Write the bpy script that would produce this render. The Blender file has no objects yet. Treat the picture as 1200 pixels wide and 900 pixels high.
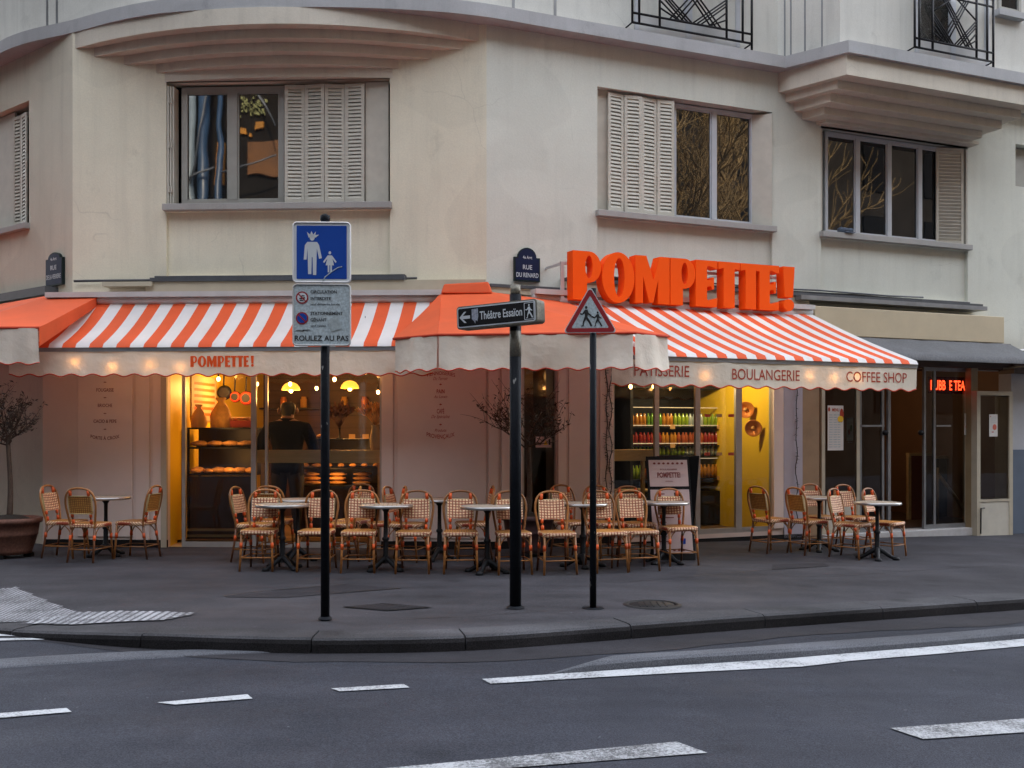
import bpy, bmesh, math, random
from mathutils import Vector, Matrix
R = math.radians
rng = random.Random(7)
scene = bpy.context.scene
COL = scene.collection
F = 1250.0                       # focal length in photo pixels (1200 wide)
EYE = 1.6                        # eye height above the pavement
HORIZON = 503.0

# ---------------------------------------------------------------- helpers
def tag(o, label=None, cat=None, group=None, kind=None):
    if label: o['label'] = label
    if cat: o['category'] = cat
    if group: o['group'] = group
    if kind: o['kind'] = kind
    return o

def thing(name, label, cat, loc=(0, 0, 0), rz=0, group=None):
    o = bpy.data.objects.new(name, None)
    o.empty_display_size = .2
    COL.objects.link(o)
    o.location = loc
    o.rotation_euler = (0, 0, rz)
    return tag(o, label, cat, group)

def children(o):
    return [c for c in bpy.data.objects if c.parent == o]

_kids = {}
def copy_tree(o, parent=None):
    c = o.copy()
    COL.objects.link(c)
    if parent is not None:
        c.parent = parent
    for ch in _kids.get(o.name, []):
        copy_tree(ch, c)
    return c

def register(o, parent):
    _kids.setdefault(parent.name, []).append(o)

def dup(root, loc, rz, label, group=None):
    c = copy_tree(root)
    c.location = loc
    c.rotation_euler = (0, 0, rz)
    c['label'] = label
    if group: c['group'] = group
    return c

def root_origin(p):
    """world origin of a fixed (unrotated) parent chain"""
    v = Vector((0, 0, 0))
    while p is not None:
        v += Vector(p.location)
        p = p.parent
    return v

class MB:
    def __init__(s):
        s.v, s.f, s.m, s.s = [], [], [], []
    def add(s, verts, faces, mat=0, smooth=False):
        k = len(s.v)
        s.v += [tuple(v) for v in verts]
        for f in faces:
            s.f.append([i + k for i in f]); s.m.append(mat); s.s.append(smooth)
        return s
    def quad(s, a, b, c, d, mat=0):
        return s.add([a, b, c, d], [(0, 1, 2, 3)], mat)
    def box(s, c, size, mat=0, M=None):
        hx, hy, hz = [x / 2 for x in size]
        vs = [Vector((x, y, z)) for z in (-hz, hz) for y in (-hy, hy) for x in (-hx, hx)]
        if M is not None: vs = [M @ v for v in vs]
        vs = [v + Vector(c) for v in vs]
        return s.add(vs, [(0, 2, 3, 1), (4, 5, 7, 6), (0, 1, 5, 4), (2, 6, 7, 3), (0, 4, 6, 2), (1, 3, 7, 5)], mat)
    def hexa(s, p, mat=0):
        return s.add(p, [(3, 2, 1, 0), (4, 5, 6, 7), (0, 1, 5, 4), (1, 2, 6, 5), (2, 3, 7, 6), (3, 0, 4, 7)], mat)
    def fbox(s, fr, u0, u1, n0, n1, z0, z1, mat=0):
        P = [fr(u0, n0, z0), fr(u1, n0, z0), fr(u1, n1, z0), fr(u0, n1, z0),
             fr(u0, n0, z1), fr(u1, n0, z1), fr(u1, n1, z1), fr(u0, n1, z1)]
        return s.hexa(P, mat)
    def fquad(s, fr, u0, u1, n, z0, z1, mat=0):
        return s.quad(fr(u0, n, z0), fr(u1, n, z0), fr(u1, n, z1), fr(u0, n, z1), mat)
    def tube(s, pts, r, seg=8, mat=0, closed=False, caps=True):
        pts = [Vector(p) for p in pts]
        n = len(pts)
        rs = r if isinstance(r, (list, tuple)) else [r] * n
        vs, fs = [], []
        up = None
        for i, p in enumerate(pts):
            if closed:
                t = pts[(i + 1) % n] - pts[i - 1]
            else:
                t = pts[min(i + 1, n - 1)] - pts[max(i - 1, 0)]
            if t.length < 1e-9: t = Vector((0, 0, 1))
            t.normalize()
            if up is None:
                up = Vector((0, 0, 1)) if abs(t.z) < .9 else Vector((1, 0, 0))
            a = t.cross(up)
            if a.length < 1e-6: a = t.cross(Vector((0, 1, 0)))
            a.normalize()
            b = a.cross(t).normalized()
            up = b
            for k in range(seg):
                an = 2 * math.pi * k / seg
                vs.append(p + (a * math.cos(an) + b * math.sin(an)) * rs[i])
        m = n if closed else n - 1
        for i in range(m):
            j = (i + 1) % n
            for k in range(seg):
                l = (k + 1) % seg
                fs.append((i * seg + k, i * seg + l, j * seg + l, j * seg + k))
        if caps and not closed:
            fs.append(tuple(range(seg - 1, -1, -1)))
            fs.append(tuple((n - 1) * seg + k for k in range(seg)))
        return s.add(vs, fs, mat, True)
    def lathe(s, prof, c=(0, 0, 0), seg=20, mat=0, M=None, smooth=True):
        vs, fs = [], []
        for r, z in prof:
            for k in range(seg):
                a = 2 * math.pi * k / seg
                v = Vector((max(r, 1e-4) * math.cos(a), max(r, 1e-4) * math.sin(a), z))
                if M is not None: v = M @ v
                vs.append(v + Vector(c))
        for i in range(len(prof) - 1):
            for k in range(seg):
                l = (k + 1) % seg
                fs.append((i * seg + k, i * seg + l, (i + 1) * seg + l, (i + 1) * seg + k))
        return s.add(vs, fs, mat, smooth)
    def ball(s, c, r, mat=0, seg=12, rings=8, M=None):
        rr = r if isinstance(r, (tuple, list)) else (r, r, r)
        vs, fs = [], []
        for i in range(rings + 1):
            t = math.pi * i / rings
            for k in range(seg):
                a = 2 * math.pi * k / seg
                v = Vector((rr[0] * math.sin(t) * math.cos(a), rr[1] * math.sin(t) * math.sin(a), -rr[2] * math.cos(t)))
                if M is not None: v = M @ v
                vs.append(v + Vector(c))
        for i in range(rings):
            for k in range(seg):
                l = (k + 1) % seg
                fs.append((i * seg + k, i * seg + l, (i + 1) * seg + l, (i + 1) * seg + k))
        return s.add(vs, fs, mat, True)
    def build(s, name, mats, parent=None, local=False, bevel=0, fix=False):
        mats = mats if isinstance(mats, (list, tuple)) else [mats]
        me = bpy.data.meshes.new(name)
        V = [Vector(v) for v in s.v]
        loc = Vector((0, 0, 0))
        if parent is not None:
            if not local:
                o0 = root_origin(parent)
                V = [v - o0 for v in V]
        elif not local:
            xs = [v.x for v in V]; ys = [v.y for v in V]; zs = [v.z for v in V]
            loc = Vector(((min(xs) + max(xs)) / 2, (min(ys) + max(ys)) / 2, min(zs)))
            V = [v - loc for v in V]
        me.from_pydata(V, [], s.f)
        me.polygons.foreach_set('material_index', s.m)
        me.polygons.foreach_set('use_smooth', s.s)
        for m in mats: me.materials.append(m)
        me.update()
        if fix or bevel:
            bm = bmesh.new(); bm.from_mesh(me)
            bmesh.ops.remove_doubles(bm, verts=bm.verts, dist=1e-5)
            bmesh.ops.recalc_face_normals(bm, faces=bm.faces)
            bm.to_mesh(me); bm.free()
        o = bpy.data.objects.new(name, me)
        COL.objects.link(o)
        o.location = loc
        if parent is not None:
            o.parent = parent
            register(o, parent)
        if bevel:
            b = o.modifiers.new('bevel', 'BEVEL'); b.width = bevel; b.segments = 2; b.limit_method = 'ANGLE'
        return o

class Frame:
    """a facade plane: u along it, n out of it, z up"""
    def __init__(s, ox, oy, ang):
        s.o = Vector((ox, oy, 0)); s.a = ang
        s.U = Vector((math.cos(ang), math.sin(ang), 0))
        s.N = Vector((math.sin(ang), -math.cos(ang), 0))
    def __call__(s, u, n, z):
        p = s.o + s.U * u + s.N * n
        return Vector((p.x, p.y, z))
    def u(s, px, n=0):
        """where the sight line of a photo column meets the plane n"""
        k = (px - 600) / F
        o = s.o + s.N * n
        return (k * o.y - o.x) / (s.U.x - k * s.U.y)
    def z(s, px, py, n=0):
        u = s.u(px, n)
        p = s(u, n, 0)
        return EYE - (py - HORIZON) / F * p.y
    def uz(s, px, py, n=0):
        return s.u(px, n), s.z(px, py, n)

FC = Frame(-6.14, 14.904, R(-3))            # corner face
FR = Frame(-.35, 14.6, R(24))               # rue face, running away to the right
_la = R(-40)
FL = Frame(-6.14 - 14 * math.cos(_la), 14.904 - 14 * math.sin(_la), _la)   # side-street face; u = 14 at the corner

def gz(x):
    """fall of the street towards the right"""
    t = x - 1.0
    s = .5 * (t + math.sqrt(t * t + .6))
    return -.025 * min(s, 30)

def ground(px, py, off=0.0):
    d = 9.0
    for _ in range(60):
        x = (px - 600) / F * d
        d2 = (EYE - gz(x) - off) * F / (py - HORIZON)
        d = .5 * d + .5 * d2
    x = (px - 600) / F * d
    return Vector((x, d, gz(x) + off))

def ground_at(px, d, off=0.0):
    x = (px - 600) / F * d
    return Vector((x, d, gz(x) + off))

def spline(pts, n):
    """Catmull-Rom through 2-D or 3-D points"""
    P = [Vector(p) for p in pts]
    P = [P[0] * 2 - P[1]] + P + [P[-1] * 2 - P[-2]]
    out = []
    for i in range(1, len(P) - 2):
        for k in range(n):
            t = k / n
            a, b, c, d = P[i - 1], P[i], P[i + 1], P[i + 2]
            out.append(.5 * ((2 * b) + (c - a) * t + (2 * a - 5 * b + 4 * c - d) * t * t + (3 * b - a - 3 * c + d) * t ** 3))
    out.append(P[-2])
    return out

# ---------------------------------------------------------------- materials
def new_mat(name):
    m = bpy.data.materials.new(name)
    m.use_nodes = True
    nt = m.node_tree
    return m, nt, nt.nodes['Principled BSDF'], nt.nodes['Material Output']

def N(nt, t, **kw):
    n = nt.nodes.new(t)
    for k, v in kw.items(): setattr(n, k, v)
    return n

def rgba(c): return (c[0], c[1], c[2], 1)
def mul(c, k): return tuple(min(1, x * k) for x in c)

def pmat(name, col, rough=.7, var=.15, scale=4.0, fine=None, bump=0.0, bscale=40.0, bdist=.01, metal=0.0, spec=.5, trans=0.0, coat=0, col2=None, detail=6, world=False, stretch=None, sss=None):
    """paint / plaster / metal with uneven colour, roughness and a little relief"""
    m, nt, b, out = new_mat(name)
    if world:
        g = N(nt, 'ShaderNodeNewGeometry'); src = g.outputs['Position']
    else:
        g = N(nt, 'ShaderNodeTexCoord'); src = g.outputs['Object']
    if stretch:
        mp = N(nt, 'ShaderNodeMapping'); mp.inputs['Scale'].default_value = stretch
        nt.links.new(src, mp.inputs['Vector']); src2 = mp.outputs[0]
    else:
        src2 = src
    n1 = N(nt, 'ShaderNodeTexNoise'); n1.inputs['Scale'].default_value = scale; n1.inputs['Detail'].default_value = detail
    n1.inputs['Roughness'].default_value = .6
    nt.links.new(src2, n1.inputs['Vector'])
    cr = N(nt, 'ShaderNodeValToRGB')
    cr.color_ramp.elements[0].position = .3; cr.color_ramp.elements[1].position = .7
    cr.color_ramp.elements[0].color = rgba(mul(col, 1 - var))
    cr.color_ramp.elements[1].color = rgba(col2 if col2 else mul(col, 1 + var * .6))
    nt.links.new(n1.outputs['Fac'], cr.inputs['Fac'])
    last = cr.outputs['Color']
    if fine:
        n2 = N(nt, 'ShaderNodeTexNoise'); n2.inputs['Scale'].default_value = fine; n2.inputs['Detail'].default_value = 3
        nt.links.new(src, n2.inputs['Vector'])
        r2 = N(nt, 'ShaderNodeMapRange'); r2.inputs[1].default_value = .35; r2.inputs[2].default_value = .65; r2.inputs[3].default_value = .78; r2.inputs[4].default_value = 1.15
        nt.links.new(n2.outputs['Fac'], r2.inputs[0])
        mx = N(nt, 'ShaderNodeVectorMath', operation='SCALE')
        nt.links.new(last, mx.inputs[0]); nt.links.new(r2.outputs[0], mx.inputs['Scale'])
        last = mx.outputs[0]
    nt.links.new(last, b.inputs['Base Color'])
    b.inputs['Metallic'].default_value = metal
    b.inputs['Specular IOR Level'].default_value = spec
    b.inputs['Coat Weight'].default_value = coat
    rr = N(nt, 'ShaderNodeMapRange'); rr.inputs[3].default_value = max(.03, rough - .1); rr.inputs[4].default_value = min(1, rough + .12)
    nt.links.new(n1.outputs['Fac'], rr.inputs[0]); nt.links.new(rr.outputs[0], b.inputs['Roughness'])
    if bump:
        n3 = N(nt, 'ShaderNodeTexNoise'); n3.inputs['Scale'].default_value = bscale; n3.inputs['Detail'].default_value = 4
        nt.links.new(src, n3.inputs['Vector'])
        bp = N(nt, 'ShaderNodeBump'); bp.inputs['Strength'].default_value = bump; bp.inputs['Distance'].default_value = bdist
        nt.links.new(n3.outputs['Fac'], bp.inputs['Height']); nt.links.new(bp.outputs[0], b.inputs['Normal'])
    if trans:
        tr = N(nt, 'ShaderNodeBsdfTranslucent'); nt.links.new(last, tr.inputs['Color'])
        ms = N(nt, 'ShaderNodeMixShader'); ms.inputs[0].default_value = trans
        nt.links.new(b.outputs[0], ms.inputs[1]); nt.links.new(tr.outputs[0], ms.inputs[2]); nt.links.new(ms.outputs[0], out.inputs['Surface'])
    return m

def wall_mat(name, col, dirt=.5):
    """painted render: broad tonal drift, rain streaks, small stains"""
    m, nt, b, out = new_mat(name)
    g = N(nt, 'ShaderNodeNewGeometry'); P = g.outputs['Position']
    def noise(scale, st=None, det=5, rough=.6):
        src = P
        if st:
            mp = N(nt, 'ShaderNodeMapping'); mp.inputs['Scale'].default_value = st
            nt.links.new(P, mp.inputs['Vector']); src = mp.outputs[0]
        n = N(nt, 'ShaderNodeTexNoise'); n.inputs['Scale'].default_value = scale; n.inputs['Detail'].default_value = det; n.inputs['Roughness'].default_value = rough
        nt.links.new(src, n.inputs['Vector'])
        return n.outputs['Fac']
    def rng_(s, a, b_, lo, hi):
        r = N(nt, 'ShaderNodeMapRange'); r.inputs[1].default_value = a; r.inputs[2].default_value = b_; r.inputs[3].default_value = lo; r.inputs[4].default_value = hi
        nt.links.new(s, r.inputs[0]); return r.outputs[0]
    def mulv(a, b_):
        r = N(nt, 'ShaderNodeMath', operation='MULTIPLY'); nt.links.new(a, r.inputs[0]); nt.links.new(b_, r.inputs[1]); return r.outputs[0]
    broad = rng_(noise(.7), .3, .7, 1 - .12 * dirt, 1.06)
    streak = rng_(noise(5, (1, 1, .06), 4), .52, .78, 1, 1 - .12 * dirt)
    spots = rng_(noise(2.3, (1, 1, .7), 7, .7), .6, .78, 1, 1 - .28 * dirt)
    grain = rng_(noise(60, None, 2), .3, .7, .95, 1.04)
    k = mulv(mulv(broad, streak), mulv(spots, grain))
    # rain-borne grime below the sills (z about 4.6) and below the ledge (z about 7.1), broken into runs
    sz = N(nt, 'ShaderNodeSeparateXYZ'); nt.links.new(P, sz.inputs[0])
    runs = rng_(noise(7, (1, 1, .035), 5, .7), .44, .66, 0, 1)
    for z1, z0_, amt in ((4.70, 3.75, .16), (7.25, 6.3, .22), (8.2, 7.3, .2)):
        up_ = rng_(sz.outputs['Z'], z0_, z1, 0, 1); cut = rng_(sz.outputs['Z'], z1 - .32, z1 + .05, 1, 0)
        m1 = mulv(mulv(mulv(up_, cut), runs), runs)
        k = mulv(k, rng_(m1, 0, 1, 1, 1 - amt * dirt))
    # hairline cracks, only here and there
    wp_ = N(nt, 'ShaderNodeVectorMath', operation='ADD'); nz = N(nt, 'ShaderNodeTexNoise'); nz.inputs['Scale'].default_value = .8; nz.inputs['Detail'].default_value = 3
    nt.links.new(P, nz.inputs['Vector']); nt.links.new(P, wp_.inputs[0]); nt.links.new(nz.outputs['Color'], wp_.inputs[1])
    vo = N(nt, 'ShaderNodeTexVoronoi', feature='DISTANCE_TO_EDGE'); vo.inputs['Scale'].default_value = .55
    nt.links.new(wp_.outputs[0], vo.inputs['Vector'])
    line = rng_(vo.outputs['Distance'], .0008, .0035, 1, 0)
    k = mulv(k, rng_(mulv(line, rng_(noise(.9, None, 2), .54, .62, 0, 1)), 0, 1, 1, .88))
    # patched repairs, slightly off in tone
    k = mulv(k, rng_(noise(.45, (1, 1, 1.4), 1), .595, .605, 1, .95))
    mx = N(nt, 'ShaderNodeVectorMath', operation='SCALE'); mx.inputs[0].default_value = col
    nt.links.new(k, mx.inputs['Scale']); nt.links.new(mx.outputs[0], b.inputs['Base Color'])
    b.inputs['Roughness'].default_value = .85; b.inputs['Specular IOR Level'].default_value = .3
    bp = N(nt, 'ShaderNodeBump'); bp.inputs['Strength'].default_value = .25; bp.inputs['Distance'].default_value = .008
    nt.links.new(noise(35, None, 6), bp.inputs['Height']); nt.links.new(bp.outputs[0], b.inputs['Normal'])
    return m

def asphalt_mat(name, col, patch=.25, speck=.5, rough=.85):
    m, nt, b, out = new_mat(name)
    g = N(nt, 'ShaderNodeNewGeometry'); P = g.outputs['Position']
    def noise(scale, det=5, st=None):
        src = P
        if st:
            mp = N(nt, 'ShaderNodeMapping'); mp.inputs['Scale'].default_value = st[:3]; mp.inputs['Rotation'].default_value = (0, 0, R(-22))
            nt.links.new(P, mp.inputs['Vector']); src = mp.outputs[0]
        n = N(nt, 'ShaderNodeTexNoise'); n.inputs['Scale'].default_value = scale; n.inputs['Detail'].default_value = det; n.inputs['Roughness'].default_value = .62
        nt.links.new(src, n.inputs['Vector']); return n.outputs['Fac']
    def rr(s, a, b_, lo, hi):
        r = N(nt, 'ShaderNodeMapRange'); r.inputs[1].default_value = a; r.inputs[2].default_value = b_; r.inputs[3].default_value = lo; r.inputs[4].default_value = hi
        nt.links.new(s, r.inputs[0]); return r.outputs[0]
    def mulv(a, b_):
        r = N(nt, 'ShaderNodeMath', operation='MULTIPLY'); nt.links.new(a, r.inputs[0]); nt.links.new(b_, r.inputs[1]); return r.outputs[0]
    k = mulv(rr(noise(.55, 6), .35, .65, 1 - patch, 1 + patch), rr(noise(2.0, 4, (.35, 1.6, 1)), .35, .7, 1 - patch * .5, 1 + patch * .4))
    k = mulv(k, rr(noise(110, 2), .35, .65, 1 - speck, 1 + speck))
    k = mulv(k, rr(noise(9, 8), .66, .74, 1, 1 + speck * .8))
    # trodden gum and oil spots, tyre-polished bands, joints of old repairs
    vo = N(nt, 'ShaderNodeTexVoronoi'); vo.inputs['Scale'].default_value = 2.6; vo.inputs['Randomness'].default_value = 1
    nt.links.new(P, vo.inputs['Vector'])
    k = mulv(k, rr(vo.outputs['Distance'], .05, .075, 1 + patch * 1.1, 1))
    v2 = N(nt, 'ShaderNodeTexVoronoi'); v2.inputs['Scale'].default_value = 1.1; nt.links.new(P, v2.inputs['Vector'])
    k = mulv(k, rr(v2.outputs['Distance'], .06, .16, 1 - patch * 1.2, 1))
    k = mulv(k, rr(noise(.8, 3, (.16, 1.0, 1)), .38, .66, 1 - patch * .9, 1 + patch * .5))
    mx = N(nt, 'ShaderNodeVectorMath', operation='SCALE'); mx.inputs[0].default_value = col
    nt.links.new(k, mx.inputs['Scale']); nt.links.new(mx.outputs[0], b.inputs['Base Color'])
    nt.links.new(rr(noise(1.3, 5), .3, .7, rough - .18, rough + .08), b.inputs['Roughness'])
    b.inputs['Specular IOR Level'].default_value = .12
    bp = N(nt, 'ShaderNodeBump'); bp.inputs['Strength'].default_value = .5; bp.inputs['Distance'].default_value = .006
    nt.links.new(noise(90, 3), bp.inputs['Height']); nt.links.new(bp.outputs[0], b.inputs['Normal'])
    return m

def emit_mat(name, col, strength):
    m, nt, b, out = new_mat(name)
    b.inputs['Base Color'].default_value = rgba(mul(col, .5))
    b.inputs['Emission Color'].default_value = rgba(col)
    b.inputs['Emission Strength'].default_value = strength
    return m

def glass_mat(name, tint=(.93, .95, .95), refl=.12, rough=.01):
    m, nt, b, out = new_mat(name)
    nt.nodes.remove(b)
    t = N(nt, 'ShaderNodeBsdfTransparent'); t.inputs[0].default_value = rgba(tint)
    g = N(nt, 'ShaderNodeBsdfGlossy'); g.inputs['Roughness'].default_value = rough; g.inputs['Color'].default_value = (.9, .95, 1, 1)
    lw = N(nt, 'ShaderNodeFresnel'); lw.inputs['IOR'].default_value = 1.5
    ad = N(nt, 'ShaderNodeMath', operation='ADD'); ad.inputs[1].default_value = refl - .04; ad.use_clamp = True
    nt.links.new(lw.outputs[0], ad.inputs[0])
    ms = N(nt, 'ShaderNodeMixShader')
    nt.links.new(ad.outputs[0], ms.inputs[0]); nt.links.new(t.outputs[0], ms.inputs[1]); nt.links.new(g.outputs[0], ms.inputs[2])
    nt.links.new(ms.outputs[0], out.inputs['Surface'])
    return m

def weave_mat(name, light, dark, pitch=.036, gap=.2):
    """cane weave: pale pillows of cane between darker crossing strands, from object coordinates"""
    m, nt, b, out = new_mat(name)
    tc = N(nt, 'ShaderNodeTexCoord')
    sp = N(nt, 'ShaderNodeSeparateXYZ'); nt.links.new(tc.outputs['Object'], sp.inputs[0])
    def tri(sock, ph=0.0):
        a = N(nt, 'ShaderNodeMath', operation='MULTIPLY_ADD'); a.inputs[1].default_value = 1 / pitch; a.inputs[2].default_value = ph
        nt.links.new(sock, a.inputs[0])
        p = N(nt, 'ShaderNodeMath', operation='PINGPONG'); p.inputs[1].default_value = .5
        nt.links.new(a.outputs[0], p.inputs[0]); return p.outputs[0]
    yz = N(nt, 'ShaderNodeMath', operation='ADD')
    nt.links.new(sp.outputs['Y'], yz.inputs[0]); nt.links.new(sp.outputs['Z'], yz.inputs[1])
    mn = N(nt, 'ShaderNodeMath', operation='MINIMUM')
    nt.links.new(tri(sp.outputs['X'], .5), mn.inputs[0]); nt.links.new(tri(yz.outputs[0]), mn.inputs[1])
    cr = N(nt, 'ShaderNodeValToRGB')
    cr.color_ramp.elements[0].position = gap * .5; cr.color_ramp.elements[0].color = rgba(dark)
    cr.color_ramp.elements[1].position = gap * .5 + .09; cr.color_ramp.elements[1].color = rgba(light)
    nt.links.new(mn.outputs[0], cr.inputs[0])
    n = N(nt, 'ShaderNodeTexNoise'); n.inputs['Scale'].default_value = 25
    nt.links.new(tc.outputs['Object'], n.inputs['Vector'])
    r = N(nt, 'ShaderNodeMapRange'); r.inputs[1].default_value = .3; r.inputs[2].default_value = .7; r.inputs[3].default_value = .8; r.inputs[4].default_value = 1.1
    nt.links.new(n.outputs[0], r.inputs[0])
    mx = N(nt, 'ShaderNodeVectorMath', operation='SCALE'); nt.links.new(cr.outputs[0], mx.inputs[0]); nt.links.new(r.outputs[0], mx.inputs['Scale'])
    nt.links.new(mx.outputs[0], b.inputs['Base Color'])
    b.inputs['Roughness'].default_value = .5
    bp = N(nt, 'ShaderNodeBump'); bp.inputs['Strength'].default_value = .8; bp.inputs['Distance'].default_value = .01
    nt.links.new(mn.outputs[0], bp.inputs['Height']); nt.links.new(bp.outputs[0], b.inputs['Normal'])
    return m

def wood_mat(name, col, dark, scale=2.0, st=(1, 1, 12), rough=.5):
    return pmat(name, dark, rough, 0, scale, None, .1, 60, col2=col, stretch=st, detail=8)

def paint_mark(name, col, wear=.5):
    """thermoplastic road paint, worn through to the asphalt in specks"""
    m, nt, b, out = new_mat(name)
    g = N(nt, 'ShaderNodeNewGeometry')
    n = N(nt, 'ShaderNodeTexNoise'); n.inputs['Scale'].default_value = 55; n.inputs['Detail'].default_value = 6; n.inputs['Roughness'].default_value = .75
    nt.links.new(g.outputs['Position'], n.inputs['Vector'])
    n2 = N(nt, 'ShaderNodeTexNoise'); n2.inputs['Scale'].default_value = 4; n2.inputs['Detail'].default_value = 4
    nt.links.new(g.outputs['Position'], n2.inputs['Vector'])
    ad = N(nt, 'ShaderNodeMath', operation='MULTIPLY_ADD'); ad.inputs[1].default_value = .5
    nt.links.new(n2.outputs[0], ad.inputs[0]); nt.links.new(n.outputs[0], ad.inputs[2])
    cr = N(nt, 'ShaderNodeValToRGB')
    p = .75 + (.5 - wear) * .2
    cr.color_ramp.elements[0].position = p - .12; cr.color_ramp.elements[0].color = rgba(col)
    cr.color_ramp.elements[1].position = p + .1; cr.color_ramp.elements[1].color = (.055, .056, .062, 1)
    nt.links.new(ad.outputs[0], cr.inputs[0]); nt.links.new(cr.outputs[0], b.inputs['Base Color'])
    b.inputs['Roughness'].default_value = .75
    return m

M = {}
M['wall_warm'] = wall_mat('plaster_warm', (.81, .76, .60), .8)
M['wall_grey'] = wall_mat('plaster_grey', (.655, .665, .585), .6)
M['wall_left'] = wall_mat('plaster_left', (.68, .64, .52), .8)
M['wall_up'] = wall_mat('plaster_upper', (.65, .645, .59), .8)
M['ledge'] = wall_mat('zinc_grey_ledge', (.45, .455, .46), 1.0)
M['sill'] = wall_mat('sill_stone', (.40, .39, .37), .8)
M['corbel'] = wall_mat('corbel_plaster', (.68, .63, .53), .7)
M['shutter'] = pmat('shutter_paint', (.56, .53, .45), .55, .1, 6)
M['winframe'] = pmat('window_frame_grey', (.36, .35, .31), .5, .1, 5)
M['winframe_light'] = pmat('window_frame_light', (.52, .54, .57), .45, .08, 5)
M['dark_glass'] = None
M['iron'] = pmat('black_iron', (.010, .010, .012), .5, .2, 8, spec=.25)
M['metal_dark'] = pmat('dark_zinc', (.075, .08, .09), .5, .25, 6)
M['metal_grey'] = pmat('grey_metal', (.30, .31, .32), .4, .15, 6, metal=.6)
M['metal_white'] = pmat('white_metal', (.55, .55, .54), .45, .1, 5)
M['cream'] = pmat('cream_panel', (.55, .46, .31), .6, .08, 3)
M['cream_trim'] = pmat('cream_trim', (.5, .44, .33), .6, .12, 3)
M['shop_panel'] = pmat('shop_panel_blush', (.72, .61, .55), .55, .05, 2)
M['shop_pilaster'] = pmat('shop_pilaster_blush', (.77, .66, .60), .5, .05, 2)
M['plinth'] = pmat('plinth_dark', (.014, .013, .013), .7, .2, 5, spec=.15)
M['yellow'] = pmat('yellow_paint', (.82, .53, .028), .45, .05, 2)
M['shopframe'] = pmat('shop_frame_grey', (.42, .40, .37), .35, .08, 5, metal=.3)
M['brown'] = wood_mat('brown_wood_wall', (.085, .036, .016), (.045, .018, .008), 1.5, (1, 1, 6))
M['darkbrown'] = pmat('dark_brown_laminate', (.022, .011, .008), .4, .2, 3)
M['ceiling'] = pmat('dark_ceiling', (.045, .02, .01), .8, .1, 2)
M['oak'] = wood_mat('oak_plank', (.50, .36, .17), (.38, .25, .11), 2.0, (1, 6, 8))
M['oak_bar'] = wood_mat('oak_bar', (.80, .58, .27), (.62, .43, .19), 2.0, (1, 6, 8))
M['floorwood'] = wood_mat('shop_floor', (.20, .12, .06), (.12, .07, .04), 2.0, (1, 6, 1))
M['black'] = pmat('matt_black', (.008, .008, .009), .6, .2, 5, spec=.2)
M['glass'] = glass_mat('shop_glass', (.90, .92, .92), .035)
M['glass_grey'] = glass_mat('door_glass', (.40, .43, .42), .03)
M['cloth_orange'] = pmat('awning_canvas_orange', (.80, .125, .035), .8, .16, 1.1, None, .2, 6, trans=.18)
M['cloth_stripe'] = pmat('awning_stripe_orange', (.76, .105, .025), .8, .16, 1.1, None, .2, 6, trans=.15)
M['cloth_white'] = pmat('awning_stripe_white', (.76, .745, .73), .8, .14, 1.1, None, .2, 6, trans=.2)
M['cloth_cream'] = pmat('valance_canvas_cream', (.86, .81, .69), .85, .05, 2, None, .8, 3.2, .05, trans=.22)
M['trim_red'] = pmat('scallop_trim_red', (.55, .05, .015), .8, .1, 5)
M['sign_orange'] = pmat('sign_letter_orange', (1.0, .105, .004), .6, .06, 2, None, .05, 30, spec=.12)
M['text_orange'] = pmat('print_orange', (.95, .10, .006), .7, .04, 5)
M['text_red'] = pmat('print_brick_red', (.42, .05, .02), .7, .05, 5)
M['text_maroon'] = pmat('print_maroon', (.20, .035, .03), .7, .05, 5)
M['white'] = pmat('white_paint', (.78, .78, .77), .5, .05, 5)
M['sign_white'] = pmat('sign_sheet_white', (.56, .60, .63), .4, .05, 6)
M['sign_blue'] = pmat('sign_sheet_blue', (.004, .055, .33), .5, .06, 6, spec=.25)
M['sign_grey'] = pmat('sign_sheet_grey', (.42, .50, .53), .45, .08, 8, 60)
M['sign_red'] = pmat('sign_sheet_red', (.28, .012, .018), .4, .05, 6)
M['plaque'] = pmat('enamel_navy', (.008, .014, .05), .5, .15, 8, spec=.2)
M['plaque_rim'] = pmat('enamel_green_rim', (.012, .022, .022), .5, .1, 8, spec=.2)
M['ink'] = pmat('black_ink', (.01, .01, .011), .6, .1, 5)
M['post'] = pmat('post_dark_paint', (.008, .010, .014), .55, .3, 12, 70, spec=.12)
def scuffed(m, col, thr):
    nt = m.node_tree; b = nt.nodes['Principled BSDF']; src = b.inputs['Base Color'].links[0].from_socket
    g = N(nt, 'ShaderNodeNewGeometry'); mp = N(nt, 'ShaderNodeMapping'); mp.inputs['Scale'].default_value = (1, 1, .45); nt.links.new(g.outputs['Position'], mp.inputs['Vector'])
    n = N(nt, 'ShaderNodeTexNoise'); n.inputs['Scale'].default_value = 16; n.inputs['Detail'].default_value = 6; nt.links.new(mp.outputs[0], n.inputs['Vector'])
    r = N(nt, 'ShaderNodeMapRange'); r.inputs[1].default_value = thr; r.inputs[2].default_value = thr + .02; nt.links.new(n.outputs[0], r.inputs[0])
    mx = N(nt, 'ShaderNodeMix', data_type='RGBA'); nt.links.new(r.outputs[0], mx.inputs[0]); nt.links.new(src, mx.inputs[6]); mx.inputs[7].default_value = rgba(col); nt.links.new(mx.outputs[2], b.inputs['Base Color'])
scuffed(M['post'], (.22, .22, .21), .69)
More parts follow.
